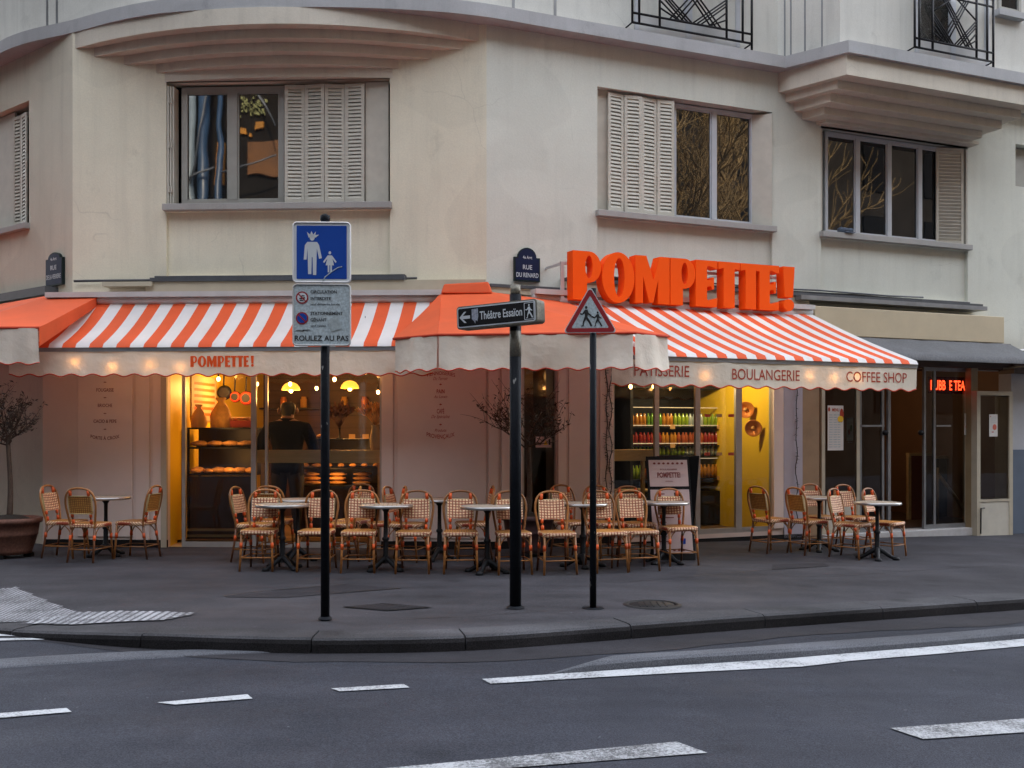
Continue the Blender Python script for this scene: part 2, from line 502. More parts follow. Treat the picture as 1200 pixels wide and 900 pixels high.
def varied(m, lo, hi):
    nt = m.node_tree; b = nt.nodes['Principled BSDF']; src = b.inputs['Base Color'].links[0].from_socket
    oi = N(nt, 'ShaderNodeObjectInfo'); r = N(nt, 'ShaderNodeMapRange'); r.inputs[3].default_value = lo; r.inputs[4].default_value = hi; nt.links.new(oi.outputs['Random'], r.inputs[0])
    mx = N(nt, 'ShaderNodeVectorMath', operation='SCALE'); nt.links.new(src, mx.inputs[0]); nt.links.new(r.outputs[0], mx.inputs['Scale']); nt.links.new(mx.outputs[0], b.inputs['Base Color'])
M['post_grey'] = pmat('post_bare_grey', (.20, .185, .145), .5, .35, 14, 70, metal=.3)
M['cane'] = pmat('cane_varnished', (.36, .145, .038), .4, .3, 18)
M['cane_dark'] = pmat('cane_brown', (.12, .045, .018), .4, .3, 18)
M['bind'] = pmat('cane_binding_orange', (.85, .12, .015), .55, .15, 20)
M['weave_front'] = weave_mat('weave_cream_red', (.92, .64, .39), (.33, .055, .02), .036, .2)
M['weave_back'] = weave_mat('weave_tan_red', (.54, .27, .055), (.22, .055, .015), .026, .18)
M['weave_edge'] = pmat('weave_edge_cane', (.60, .47, .24), .5, .2, 20)
M['tabletop'] = weave_mat('tabletop_weave', (.46, .40, .32), (.22, .17, .12), .05, .12)
M['table_rim'] = pmat('table_rim_alu', (.5, .5, .5), .3, .1, 10, metal=.85)
M['castiron'] = pmat('cast_iron', (.011, .012, .014), .55, .3, 15, spec=.25)
M['terracotta'] = pmat('pot_brown_clay', (.17, .075, .05), .7, .25, 5, 40)
M['pot_mauve'] = pmat('pot_mauve', (.085, .045, .045), .6, .15, 5)
M['tactile_base'] = asphalt_mat('tactile_base', (.13, .13, .14), .2, .3)
M['soil'] = pmat('soil', (.02, .015, .01), .95, .3, 20, 80, .6, 60)
M['bark'] = pmat('bark', (.085, .055, .038), .85, .3, 12, 60, .4, 40)
M['leaf'] = pmat('olive_leaf', (.05, .055, .035), .6, .35, 6)
M['leaf_dark'] = pmat('leaf_dark', (.028, .022, .016), .6, .35, 6)
M['road'] = asphalt_mat('road_asphalt', (.035, .038, .049), .16, .42)
M['pavement'] = asphalt_mat('pavement_asphalt', (.052, .051, .058), .22, .32)
M['patch'] = asphalt_mat('asphalt_patch', (.033, .032, .037), .15, .3)
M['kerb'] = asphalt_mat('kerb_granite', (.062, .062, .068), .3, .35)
M['kerb_face'] = asphalt_mat('kerb_face_dark', (.026, .025, .027), .4, .4)  # vertical side of the kerb stones, darker than their top
M['kerb_pale'] = asphalt_mat('separator_granite', (.10, .105, .12), .22, .35)
M['mark'] = paint_mark('road_paint', (.42, .44, .465), .05)
M['mark_worn'] = paint_mark('road_paint_worn', (.34, .355, .375), .45)
M['tactile'] = paint_mark('tactile_white', (.42, .43, .46), .3)
M['bulb'] = emit_mat('warm_bulb', (1, .42, .10), 5)
M['shade_glow'] = emit_mat('lamp_shade_glow', (1, .42, .04), .22)
M['neon'] = emit_mat('neon_red', (1, .05, .012), 1.2)
M['copper'] = pmat('copper', (.75, .25, .05), .35, .15, 8, metal=.35)
M['bread'] = pmat('bread_crust', (.66, .32, .09), .6, .35, 18, None, .3, 40)
M['jacket'] = pmat('jacket_black', (.006, .006, .008), .85, .25, 8, spec=.1)
M['trousers'] = pmat('trousers_dark', (.018, .018, .022), .8, .2, 8)
M['skin'] = pmat('skin', (.25, .13, .09), .5, .1, 8)
M['hair'] = pmat('hair_dark', (.006, .005, .004), .6, .3, 30)
M['straw'] = pmat('dried_straw', (.62, .33, .08), .7, .25, 15)
M['dry_red'] = pmat('dried_russet', (.10, .035, .02), .8, .3, 15)
M['paper'] = pmat('paper', (.66, .64, .61), .8, .05, 5)
M['paper_pink'] = pmat('menu_paper_pink', (.60, .46, .44), .8, .05, 5)
M['kraft'] = pmat('kraft_card', (.50, .30, .12), .8, .1, 6)
M['greyblue'] = pmat('grey_blue_band', (.10, .13, .18), .6, .1, 4)
M['pale_grey'] = pmat('pale_grey_panel', (.42, .43, .46), .6, .08, 4)
M['marble'] = pmat('marble_step', (.52, .52, .52), .4, .15, 6)
M['beige_frame'] = pmat('beige_door_frame', (.47, .42, .32), .5, .1, 5)
M['door_white'] = pmat('white_door_panel', (.54, .51, .43), .55, .12, 4)
M['sconce'] = M['copper']

def upper_glass():
    m, nt, b, out = new_mat('window_glass_dark')
    b.inputs['Base Color'].default_value = (.008, .010, .012, 1)
    b.inputs['Roughness'].default_value = .015
    b.inputs['IOR'].default_value = 1.75
    g = N(nt, 'ShaderNodeNewGeometry')
    n = N(nt, 'ShaderNodeTexNoise'); n.inputs['Scale'].default_value = 1.6; n.inputs['Detail'].default_value = 1
    nt.links.new(g.outputs['Position'], n.inputs['Vector'])
    bp = N(nt, 'ShaderNodeBump'); bp.inputs['Strength'].default_value = .06; bp.inputs['Distance'].default_value = .02
    nt.links.new(n.outputs[0], bp.inputs['Height']); nt.links.new(bp.outputs[0], b.inputs['Normal'])
    return m
M['dark_glass'] = upper_glass()
for k_, lo_, hi_ in (('cane', .65, 1.15), ('cane_dark', .7, 1.5), ('bind', .65, 1.1), ('weave_front', .82, 1.05), ('weave_back', .75, 1.2), ('bread', .6, 1.25), ('castiron', .7, 1.5)): varied(M[k_], lo_, hi_)

# ---------------------------------------------------------------- lettering
def text_geo(body, bold=0.0, shear=0.0):
    cu = bpy.data.curves.new('lettering', 'FONT')
    cu.body = body; cu.size = 1.0; cu.offset = bold; cu.shear = shear
    cu.resolution_u = 3
    ob = bpy.data.objects.new('lettering', cu)
    me = ob.to_mesh()
    V = [(v.co.x, v.co.y) for v in me.vertices]
    Fs = [tuple(p.vertices) for p in me.polygons]
    ob.to_mesh_clear()
    bpy.data.objects.remove(ob); bpy.data.curves.remove(cu)
    return V, Fs

def lay_text(mb, body, fmap, x, y, h, width=None, align='C', bold=0.0, mat=0, shear=0.0, arc=0.0):
    """lay flat letters: fmap(a, b) -> 3-D point, a to the right, b up; h = letter height"""
    V, Fs = text_geo(body, bold, shear)
    if not V: return
    xs = [v[0] for v in V]; ys = [v[1] for v in V]
    x0, x1, y0, y1 = min(xs), max(xs), min(ys), max(ys)
    sy = h / .72
    sx = (width / (x1 - x0)) if width else sy
    w = (x1 - x0) * sx
    off = {'C': -w / 2, 'L': 0, 'R': -w}[align]
    pts = []
    for vx, vy in V:
        a = (vx - x0) * sx + off; b = vy * sy
        if arc: b += arc * (4 * (a / w) ** 2 - 1)
        pts.append(fmap(x + a, y + b))
    mb.add(pts, Fs, mat)

def outline_geo(loops):
    cu = bpy.data.curves.new('shape', 'CURVE'); cu.dimensions = '2D'; cu.fill_mode = 'BOTH'
    for lp in loops:
        s = cu.splines.new('POLY'); s.points.add(len(lp) - 1)
        for p, (x, y) in zip(s.points, lp): p.co = (x, y, 0, 1)
        s.use_cyclic_u = True
    ob = bpy.data.objects.new('shape', cu)
    me = ob.to_mesh()
    V = [(v.co.x, v.co.y) for v in me.vertices]
    Fs = [tuple(p.vertices) for p in me.polygons]
    ob.to_mesh_clear()
    bpy.data.objects.remove(ob); bpy.data.curves.remove(cu)
    return V, Fs

def flat_shape(mb, loops, fmap, mat=0):
    V, Fs = outline_geo(loops)
    mb.add([fmap(a, b) for a, b in V], Fs, mat)

def solid_shape(mb, loops, fmap3, d0, d1, mat=0, mat_side=None):
    """extruded outline; fmap3(a, b, depth)"""
    V, Fs = outline_geo(loops)
    mb.add([fmap3(a, b, d1) for a, b in V], Fs, mat)
    mb.add([fmap3(a, b, d0) for a, b in V], [f[::-1] for f in Fs], mat)
    for lp in loops:
        n = len(lp)
        vs = [fmap3(a, b, d0) for a, b in lp] + [fmap3(a, b, d1) for a, b in lp]
        mb.add(vs, [(i, (i + 1) % n, n + (i + 1) % n, n + i) for i in range(n)], mat if mat_side is None else mat_side)

def ell(cx, cy, rx, ry, n=28, a0=0, a1=2 * math.pi, close=True):
    m = n if close else n + 1
    return [(cx + rx * math.cos(a0 + (a1 - a0) * k / n), cy + ry * math.sin(a0 + (a1 - a0) * k / n)) for k in range(m)]

def rrect(x0, y0, x1, y1, r, n=5):
    out = []
    for cx, cy, a in ((x1 - r, y1 - r, 0), (x0 + r, y1 - r, 90), (x0 + r, y0 + r, 180), (x1 - r, y0 + r, 270)):
        out += [(cx + r * math.cos(R(a + 90 * k / n)), cy + r * math.sin(R(a + 90 * k / n))) for k in range(n + 1)]
    return out
LAMP = .44
SKY = .15
EXPO = 3.3
# ---------------------------------------------------------------- street
ROAD_Z = -.12
def structure(name, mb, mats, label=None, parent=None, **kw):
    o = mb.build(name, mats, parent, **kw)
    if parent is None: o['kind'] = 'structure'
    if label: o['label'] = label
    return o

def axis(fine0, fine1, step, far):
    a = [fine0 + step * i for i in range(int((fine1 - fine0) / step) + 1)]
    g = [1.5, 4, 10, 25, 60, 140, far]
    return [fine0 - k for k in reversed(g)] + a + [fine1 + k for k in g]

mb = MB()
X = axis(-16, 16, .5, 500); Y = axis(2, 14, 1.0, 500)
vs = [(x, y, ROAD_Z + gz(x)) for y in Y for x in X]
nx = len(X)
fs = [(j * nx + i, j * nx + i + 1, (j + 1) * nx + i + 1, (j + 1) * nx + i) for j in range(len(Y) - 1) for i in range(nx - 1)]
mb.add(vs, fs, 0, True)
road = structure('road', mb, M['road'], 'dark asphalt road in front of the bakery')

kp = [ground(*p) for p in ((-260, 688), (-130, 708), (0, 727), (100, 737.5), (180, 743), (300, 747), (400, 748), (550, 745), (700, 735), (850, 724), (1000, 714), (1200, 701))]
left_dir = Vector((-math.cos(R(40)), math.sin(R(40)), 0))
kp = [kp[0] + left_dir * 9, kp[0] + left_dir * 3] + kp
rd = (kp[-1] - kp[-2]); rd.z = 0; rd.normalize()
kp = kp + [kp[-1] + rd * 4, kp[-1] + rd * 14, kp[-1] + rd * 30]
K = spline([(p.x, p.y) for p in kp], 10)
# even spacing
L = [0]
for a, b in zip(K, K[1:]): L.append(L[-1] + (b - a).length)
def kerb_at(s):
    for i in range(len(K) - 1):
        if L[i + 1] >= s:
            t = (s - L[i]) / (L[i + 1] - L[i])
            return K[i].lerp(K[i + 1], t)
    return K[-1]
def kerb_frame(s):
    p = kerb_at(s); t = (kerb_at(min(s + .1, L[-1])) - kerb_at(max(s - .1, 0))).normalized()
    return p, t, Vector((-t.y, t.x))          # inward normal
def dip(x):
    """the kerb drops towards the crossing on the left"""
    t = max(0, min(1, (-2.6 - x) / 2.2))
    return -.085 * t * t * (3 - 2 * t)
# pavement: from the kerb back under the buildings
mb = MB()
ns, rows = 320, 18
vs = []
for i in range(ns + 1):
    s = L[-1] * i / ns
    p, t, n = kerb_frame(s)
    tb = max(0, min(1, (p.x + 9) / 8)); tb = tb * tb * (3 - 2 * tb)
    q = Vector((p.x + 3.0 * (1 - tb) - .2 * tb, p.y + 8.5 + 1.5 * tb))
    p = p + n * .3
    for j in range(rows + 1):
        a = (j / rows) ** 1.6
        w = p.lerp(q, a)
        dd = (w - p).length
        vs.append((w.x, w.y, gz(w.x) + dip(w.x) * max(0, 1 - dd / 1.3)))
m_ = rows + 1
fs = [(i * m_ + j, (i + 1) * m_ + j, (i + 1) * m_ + j + 1, i * m_ + j + 1) for i in range(ns) for j in range(rows)]
mb.add(vs, fs, 0, True)
pavement = structure('pavement', mb, M['pavement'], 'grey asphalt pavement in front of the shop')
def pave_z(x, y):
    best = min(((K[i] - Vector((x, y))).length for i in range(0, len(K), 2)))
    return gz(x) + dip(x) * max(0, 1 - max(0, best - .3) / 1.3)

# kerb stones
mb = MB()
s = 0.0
krng = random.Random(3)
while s < L[-1] - .1:
    ln = krng.uniform(1.05, 1.5)
    e = min(s + ln, L[-1])
    st = max(2, int((e - s) / .2))
    prof = [(0, -.14), (0, -.045), (.012, -.016), (.04, -.001), (.31, .004), (.31, -.14)]
    jit = krng.uniform(-.004, .004)
    vs = []
    for i in range(st + 1):
        q = s + .006 + (e - s - .012) * i / st
        p, t, n = kerb_frame(q)
        for a, z in prof:
            w = p + n * a
            zz = gz(w.x) + (dip(w.x) if z > -.1 else 0) + z + jit
            vs.append((w.x, w.y, zz))
    k = len(prof)
    fs = [(i * k + j, (i + 1) * k + j, (i + 1) * k + j + 1, i * k + j + 1) for i in range(st) for j in range(k - 1)]
    fs += [tuple(range(k)), tuple(st * k + j for j in reversed(range(k)))]
    mb.add(vs, fs, 0)
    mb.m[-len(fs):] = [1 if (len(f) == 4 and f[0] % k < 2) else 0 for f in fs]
    s = e
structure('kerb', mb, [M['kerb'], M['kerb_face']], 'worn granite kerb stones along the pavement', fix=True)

# darker damp channel along the kerb foot
mb = MB()
vs = []
q0, q1 = 8.0, L[-1] - 2
wr = random.Random(5)
wv = [wr.uniform(.35, .6) for _ in range(60)]
for i in range(121):
    p, t, n = kerb_frame(q0 + (q1 - q0) * i / 120)
    w = wv[i // 2 % 60] * .6 + wv[(i // 2 + 1) % 60] * .4
    if p.x < 0: w *= max(.1, 1 + p.x * .25)
    for a in (.02, -w):
        v = p + n * a
        vs.append((v.x, v.y, ROAD_Z + gz(v.x) + .004))
mb.add(vs, [(2 * i, 2 * i + 1, 2 * i + 3, 2 * i + 2) for i in range(120)])
structure('gutter', mb, M['patch'], 'dark damp gutter along the kerb')

def on_road(px, py, off=.008): return ground(px, py, ROAD_Z + off)
def strip_px(mb, poly, off=.008, mat=0):
    mb.add([on_road(x, y, off) for x, y in poly], [tuple(range(len(poly)))], mat)

def marking(name, polys, mat, label):
    mb = MB()
    for p in polys: strip_px(mb, p)
    mb.build(name, M[mat], road)['label'] = label
# solid lane edge line
top = [(565, 795.5), (700, 786.5), (800, 779.5), (912, 772.5), (1000, 765), (1100, 757), (1200, 748.5), (1400, 731)]
bot = [(575, 801), (700, 793.5), (800, 788), (940, 781), (1000, 774), (1100, 766), (1200, 757), (1400, 739)]
polys = [[bot[i], bot[i + 1], top[i + 1], top[i]] for i in range(len(top) - 1)]
marking('lane_edge_line', polys, 'mark', 'long white line beside the cycle track')
for pts, nm in (([(184, 823), (205, 825.5), (296, 818.5), (290, 813.5)], 0), ([(388, 806.5), (398, 810), (480, 805.5), (473, 801.5)], 1), ([(-12, 836.5), (-4, 841.5), (84, 834), (78, 829.5)], 2), ([(-215, 852), (-200, 858), (-118, 850), (-120, 845)], 3)):
    marking('dash_marking', [pts], 'mark', None or ['short white dash in the middle of the three at left', 'short white dash nearest the solid line', 'short white dash cut by the left edge', 'short white dash beyond the left edge'][nm])
marking('centre_marking', [[(420, 903), (560, 902.5), (829, 882), (793, 869)], ], 'mark_worn', 'worn wide white dash at the bottom centre')
marking('centre_marking', [[(1043, 853), (1082, 866), (1300, 851), (1300, 835)], ], 'mark_worn', 'worn wide white dash at the bottom right')
marking('crossing_stripe', [[(-60, 742), (-60, 746), (62, 744.5), (30, 741.5)], [(-60, 748.5), (-60, 752), (48, 749.5), (80, 747)]], 'mark', 'white crossing stripes by the lowered kerb')

# raised separator on the right, granite strip on the left
def low_kerb(name, near, far, h, mat, label):
    nn = spline([on_road(*p) for p in near], 6); ff = spline([on_road(*p) for p in far], 6)
    mb = MB(); vs = []
    k = len(nn)
    for i, (a, b) in enumerate(zip(nn, ff)):
        tip = min(1, i / 5)
        hh = h * tip
        for t, z in ((0, 0), (.06, .7), (.18, 1), (.8, 1), (.94, .75), (1, 0)):
            p = a.lerp(b, t); vs.append((p.x, p.y, p.z - .01 + hh * z))
    m6 = 6
    fs = [(i * m6 + j, i * m6 + j + 1, (i + 1) * m6 + j + 1, (i + 1) * m6 + j) for i in range(k - 1) for j in range(5)]
    fs += [tuple(range(5, -1, -1)), tuple((k - 1) * m6 + j for j in range(6))]
    mb.add(vs, fs, 0, False)
    o = structure(name, mb, M[mat], label, fix=True)
low_kerb('separator_kerb', [(632, 791), (700, 785), (800, 777), (940, 768.5), (1100, 756.5), (1200, 747.5), (1420, 727)],
         [(660, 783), (735, 773), (820, 768), (950, 758), (1100, 747), (1200, 738.5), (1420, 719)], .06, 'kerb_pale', 'low pale granite separator beside the cycle track')
low_kerb('granite_strip', [(430, 764.5), (350, 764), (260, 766.5), (140, 773), (0, 782), (-160, 795)],
         [(440, 761.5), (350, 760), (260, 760.5), (140, 764), (0, 772), (-160, 785)], .018, 'kerb_pale', 'low granite strip along the crossing ramp at left')

# tactile paving by the crossing
def inside(p, poly):
    c = False
    for i in range(len(poly)):
        a, b = poly[i], poly[i - 1]
        if (a[1] > p[1]) != (b[1] > p[1]) and p[0] < (b[0] - a[0]) * (p[1] - a[1]) / (b[1] - a[1]) + a[0]: c = not c
    return c
def pave(px, py, off=.004):
    p = ground(px, py)
    p.z = pave_z(p.x, p.y) + off
    return p
mb = MB()
area = [pave(*p) for p in ((-90, 694), (18, 687), (90, 714), (60, 719.5), (-90, 722))]
A2 = [(p.x, p.y) for p in area]
area2 = [pave(*p) for p in ((24, 722), (84, 714), (160, 716), (230, 720), (186, 728), (90, 727.5))]
B2 = [(p.x, p.y) for p in area2]
th = R(-8); c_, s_ = math.cos(th), math.sin(th)
x0 = min(p[0] for p in A2 + B2); x1 = max(p[0] for p in A2 + B2); y0 = min(p[1] for p in A2 + B2); y1 = max(p[1] for p in A2 + B2)
def little(cx, cy, w, h, rot, mat):
    c, s = math.cos(rot), math.sin(rot)
    q = [(cx + a * c - b * s, cy + a * s + b * c) for a, b in ((-w, -h), (w, -h), (w, h), (-w, h))]
    mb.add([(x, y, pave_z(x, y) + .013) for x, y in q], [(0, 1, 2, 3)], mat)
i = x0
while i < x1:
    j = y0
    while j < y1:
        if inside((i, j), A2): little(i, j, .017, .017, th, 0)
        j += .048
    i += .048
cs_ = .05
i = x0
while i < x1:
    j = y0
    while j < y1:
        if inside((i, j), A2) or inside((i, j), B2):
            q = [(i - cs_ / 2, j - cs_ / 2), (i + cs_ / 2, j - cs_ / 2), (i + cs_ / 2, j + cs_ / 2), (i - cs_ / 2, j + cs_ / 2)]
            mb.add([(x, y, pave_z(x, y) + .008) for x, y in q], [(0, 1, 2, 3)], 1)
        j += cs_
    i += cs_
i = x0
while i < x1:
    j = y0
    while j < y1:
        if inside((i, j), B2): little(i, j, .02, .026, R(58), 0)
        j += .022 * math.sin(R(58)) * 2
    i += .075
o = structure('tactile_paving', mb, [M['tactile'], M['tactile_base']], 'white studded tactile paving at the crossing')

# scars in the pavement
def crack(pts, w, label=None):
    mb = MB(); vs = []
    P = spline([pave(*p, .006) for p in pts], 5)
    r = random.Random(len(pts) * 7 + int(pts[0][0]))
    for p in P:
        ww = w * r.uniform(.4, 1.2)
        vs += [(p.x, p.y - ww, p.z), (p.x, p.y + ww, p.z)]
    mb.add(vs, [(2 * i, 2 * i + 2, 2 * i + 3, 2 * i + 1) for i in range(len(P) - 1)])
    mb.build('crack', M['ink'], pavement)
crack([(262, 699), (300, 694), (345, 690), (405, 684.5)], .018)
crack([(405, 694), (440, 692), (470, 689.5)], .02)
crack([(470, 726), (560, 722), (640, 716)], .006)
crack([(650, 690), (760, 680), (900, 668), (1010, 661)], .006)
crack([(900, 672), (960, 676), (1080, 668), (1180, 662)], .008)
for poly, nm in (([(262, 700), (405, 685), (470, 690), (330, 701)], 'a'), ([(905, 662), (965, 660), (972, 664), (905, 668)], 'b'), ([(0, 652), (210, 648), (560, 655), (560, 662), (210, 668), (0, 668)], 'c')):
    mb = MB(); mb.add([pave(*p, .005 if nm != 'c' else .004) for p in poly], [tuple(range(len(poly)))])
    if nm != 'c': mb.build('asphalt_patch', M['patch'], pavement)

# covers
p = pave(764, 709, .0)
mb = MB()
mb.lathe([(.0, .008), (.20, .009), (.205, .004)], p, 28)
mb.lathe([(.215, .004), (.217, .012), (.25, .012), (.27, .003)], p, 28)
for k in range(5): mb.box(p + Vector((-.12 + .06 * k, 0, .010)), (.012, .26, .006))
tag(mb.build('manhole_cover', M['castiron']), 'dark round manhole cover in the pavement behind the warning sign post', 'manhole cover')
mb = MB()
P = [pave(*q) for q in ((400, 712), (455, 716.5), (508, 712.5), (452, 707.5))]
a, b, c, d = P
for i in range(12):
    for j in range(5):
        def bl(u, v): return a.lerp(b, u).lerp(d.lerp(c, u), v)
        u0, u1, v0, v1 = (i + .12) / 12, (i + .88) / 12, (j + .12) / 5, (j + .88) / 5
        q = [bl(u0, v0), bl(u1, v0), bl(u1, v1), bl(u0, v1)]
        mb.add([w + Vector((0, 0, .007)) for w in q], [(0, 1, 2, 3)], 1)
mb.add([w + Vector((0, 0, .004)) for w in P], [(0, 1, 2, 3)], 0)
tag(mb.build('utility_cover', [M['ink'], M['patch']]), 'rectangular chequered cover set flush in the pavement', 'utility cover')
# fallen leaf and litter
p = on_road(777, 740, .03)
mb = MB()
lv = [(0, 0, 0), (.05, .02, .012), (.07, 0, .004), (.05, -.025, .016), (-.03, .03, .014), (-.04, -.02, .006)]
mb.add([Vector(v) + p for v in lv], [(0, 1, 2), (0, 2, 3), (0, 4, 1), (0, 5, 4), (0, 3, 5)])
tag(mb.build('fallen_leaf', pmat('leaf_orange', (.5, .16, .05), .7)), 'curled orange dead leaf in the gutter', 'leaf')
mb = MB(); lr = random.Random(12)
for k in range(34):
    x = lr.uniform(20, 1180); y = lr.uniform(655, 725) if lr.random() < .8 else lr.uniform(765, 890)
    p = pave(x, y, .012) if y < 728 else on_road(x, y, .012)
    kk = min((K[i] - Vector((p.x, p.y))).length for i in range(0, len(K), 2))
    if kk < .45: continue
    w = lr.uniform(.006, .02); h = lr.uniform(.004, .012); a = lr.uniform(0, 3)
    mb.add([p + Vector((math.cos(a) * w, math.sin(a) * w, 0)), p + Vector((-math.sin(a) * h, math.cos(a) * h, 0)), p - Vector((math.cos(a) * w, math.sin(a) * w, 0)), p + Vector((math.sin(a) * h, -math.cos(a) * h, 0))], [(0, 1, 2, 3)])
o = mb.build('litter_specks', M['kerb_pale']); o['kind'] = 'stuff'; o['label'] = 'tiny pale specks of litter on the ground'

# ---------------------------------------------------------------- apartment building
bld = thing('apartment_building', 'pale rendered corner apartment building with a curved front above the bakery', 'building', FC(2.9, 0, 0))
def wall(mb, fr, u0, u1, z0, z1, ops, n=0.0, mat=0):
    us = sorted({u0, u1, *[o[0] for o in ops], *[o[1] for o in ops]})
    zs = sorted({z0, z1, *[o[2] for o in ops], *[o[3] for o in ops]})
    us = [u for u in us if u0 - 1e-6 <= u <= u1 + 1e-6]; zs = [z for z in zs if z0 - 1e-6 <= z <= z1 + 1e-6]
    for a, b in zip(us, us[1:]):
        for c, d in zip(zs, zs[1:]):
            um, zm = (a + b) / 2, (c + d) / 2
            if any(o[0] < um < o[1] and o[2] < zm < o[3] for o in ops): continue
            mb.fquad(fr, a, b, n, c, d, mat)
    for a, b, c, d, dp in ops:
        for q in (((a, c), (a, d)), ((b, d), (b, c)), ((a, d), (b, d)), ((b, c), (a, c))):
            (ua, za), (ub, zb) = q
            mb.quad(fr(ua, n, za), fr(ua, n - dp, za), fr(ub, n - dp, zb), fr(ub, n, zb), mat)

ZL0, ZL1 = 7.14, 7.32            # the ledge above the first floor
wC = (FC.u(195), FC.u(457)); wR1 = (FR.u(700), FR.u(905)); wR2 = (FR.u(962), FR.u(1134)); wR3 = (FR.u(1190), FR.u(1190) + 1.0)
zsill, ztop = 4.70, 6.45
zC0, zR0 = 4.72, 4.74
lw = (FL.u(-60), FL.u(34))
lz0, lz1 = FL.z(20, 265), FL.z(33, 118)
cornC = 5.80                     # corner of FC with FR
DP = .26
mb = MB()
wall(mb, FC, 0, cornC, 2.6, ZL0, [(wC[0], wC[1], zC0, 6.43, DP), (wC[0], wC[1], 3.72, zC0 - .1, .06)])
mb.fquad(FC, wC[0], wC[1], -.06, 3.72, zC0 - .1)
mb.build('wall', M['wall_warm'], bld)
mb = MB()
rt = FR.z(800, 116)
wall(mb, FR, 0, 14.5, 2.6, ZL0, [(wR1[0], wR1[1], zR0, rt, DP), (wR1[0], wR1[1], 3.78, zR0 - .1, .06), (wR2[0], wR2[1], zR0, 6.42, DP), (wR2[0], wR2[1], 3.78, zR0 - .1, .06), (wR3[0], wR3[1], 5.86, 6.6, .2)])
mb.fquad(FR, wR1[0], wR1[1], -.06, 3.78, zR0 - .1); mb.fquad(FR, wR2[0], wR2[1], -.06, 3.78, zR0 - .1)
mb.fquad(FR, wR3[0], wR3[1], -.2, 5.86, 6.6)
mb.build('wall', M['wall_grey'], bld)
mb = MB()
wall(mb, FL, 0, 14, 2.6, ZL0, [(lw[0], lw[1], lz0, lz1, DP)])
mb.build('wall', M['wall_left'], bld)

# --- ledge: a smooth curve round the corner, then the square bay on the right
led = []
for px, d in ((85, 14.9), (140, 14.45), (200, 14.17), (300, 14.02), (400, 14.0), (500, 14.12), (570, 14.33)):
    led.append(Vector(((px - 600) / F * d, d)))
def f2(fr, u, n): p = fr(u, n, 0); return Vector((p.x, p.y))
pts = [f2(FL, 2, .25), f2(FL, 11.0, .25), f2(FL, 12.8, .27)] + led + [f2(FR, .9, .25), f2(FR, 1.7, .25), f2(FR, 2.8, .25)]
curve = spline(pts, 6)
def offset_curve(c, dist):
    out = []
    for i, p in enumerate(c):
        t = (c[min(i + 1, len(c) - 1)] - c[max(i - 1, 0)]).normalized()
        out.append(p + Vector((-t.y, t.x)) * dist)
    return out
def ribbon(mb, outer, inner, z0, z1, mat=0, top=True):
    k = len(outer)
    vs = []
    for a, b in zip(outer, inner):
        vs += [(a.x, a.y, z0), (a.x, a.y, z1), (b.x, b.y, z1), (b.x, b.y, z0)]
    fs = []
    for i in range(k - 1):
        for j in range(4):
            l = (j + 1) % 4
            fs.append((4 * i + j, 4 * i + 4 + j, 4 * i + 4 + l, 4 * i + l))
    fs += [(0, 1, 2, 3), (4 * k - 1, 4 * k - 2, 4 * k - 3, 4 * k - 4)]
    mb.add(vs, fs, mat)
bay_u0, bay_c, bay_u1 = 4.86, 5.27, 9.35
ledge_out = curve + [f2(FR, bay_u0, .25), f2(FR, bay_c, 1.18), f2(FR, bay_u1, 1.18), f2(FR, bay_u1 + .01, .25), f2(FR, 14.5, .25)]
led_in = offset_curve(curve, .62) + [f2(FR, bay_u0, -.4), f2(FR, bay_c, -.4), f2(FR, bay_u1, -.4), f2(FR, bay_u1 + .01, -.4), f2(FR, 14.5, -.4)]
mb = MB(); ribbon(mb, ledge_out, led_in, ZL0, ZL1)
ob = mb.build('ledge', M['ledge'], bld, fix=True)
# --- upper floors
up = offset_curve(curve, .24) + [f2(FR, bay_u0 + .03, .02), f2(FR, bay_c + .05, .94), f2(FR, bay_u1 - .05, .94), f2(FR, bay_u1 - .04, 0), f2(FR, 14.5, 0), f2(FR, 32, 0)]
TOP = 21.0
mb = MB(); vs = []
for p in up: vs += [(p.x, p.y, ZL1 - .1), (p.x, p.y, TOP)]
mb.add(vs, [(2 * i, 2 * i + 2, 2 * i + 3, 2 * i + 1) for i in range(len(up) - 1)])
# vertical joints between the render panels
mb.build('upper_wall', M['wall_up'], bld)
mb = MB()
def joint(p, t, w, z0, z1):
    n = Vector((t.y, -t.x)); q = p + n * .006
    a = q - t * w; b = q + t * w
    mb.hexa([(a.x, a.y, z0), (b.x, b.y, z0), (b.x - n.x * .02, b.y - n.y * .02, z0), (a.x - n.x * .02, a.y - n.y * .02, z0),
             (a.x, a.y, z1), (b.x, b.y, z1), (b.x - n.x * .02, b.y - n.y * .02, z1), (a.x - n.x * .02, a.y - n.y * .02, z1)])
for px in (50, 71, 597, 655):
    i = min(range(len(up) - 6), key=lambda i: abs(600 + up[i].x / up[i].y * F - px))
    joint(up[i], (up[i + 1] - up[i]).normalized(), .02, ZL1, TOP)
for k in (.12, .22, .45, .72):
    a, b = f2(FR, bay_u0 + .03, .02), f2(FR, bay_c + .05, .94)
    joint(a.lerp(b, k), (b - a).normalized(), .012, ZL1, TOP)
mb.build('render_joint', M['metal_grey'], bld)
mb = MB()
back = [f2(FR, 32, 0), Vector((30, 42)), Vector((-18, 42)), f2(FL, 2, 0)]
rp = [Vector((p.x, p.y)) for p in up] + back[1:]
vs = [(p.x, p.y, TOP) for p in rp]
mb.add(vs, [tuple(range(len(rp)))])
bw = [up[-1]] + back[1:] + [up[0]]
vs = []
for p in bw: vs += [(p.x, p.y, -.5), (p.x, p.y, TOP)]
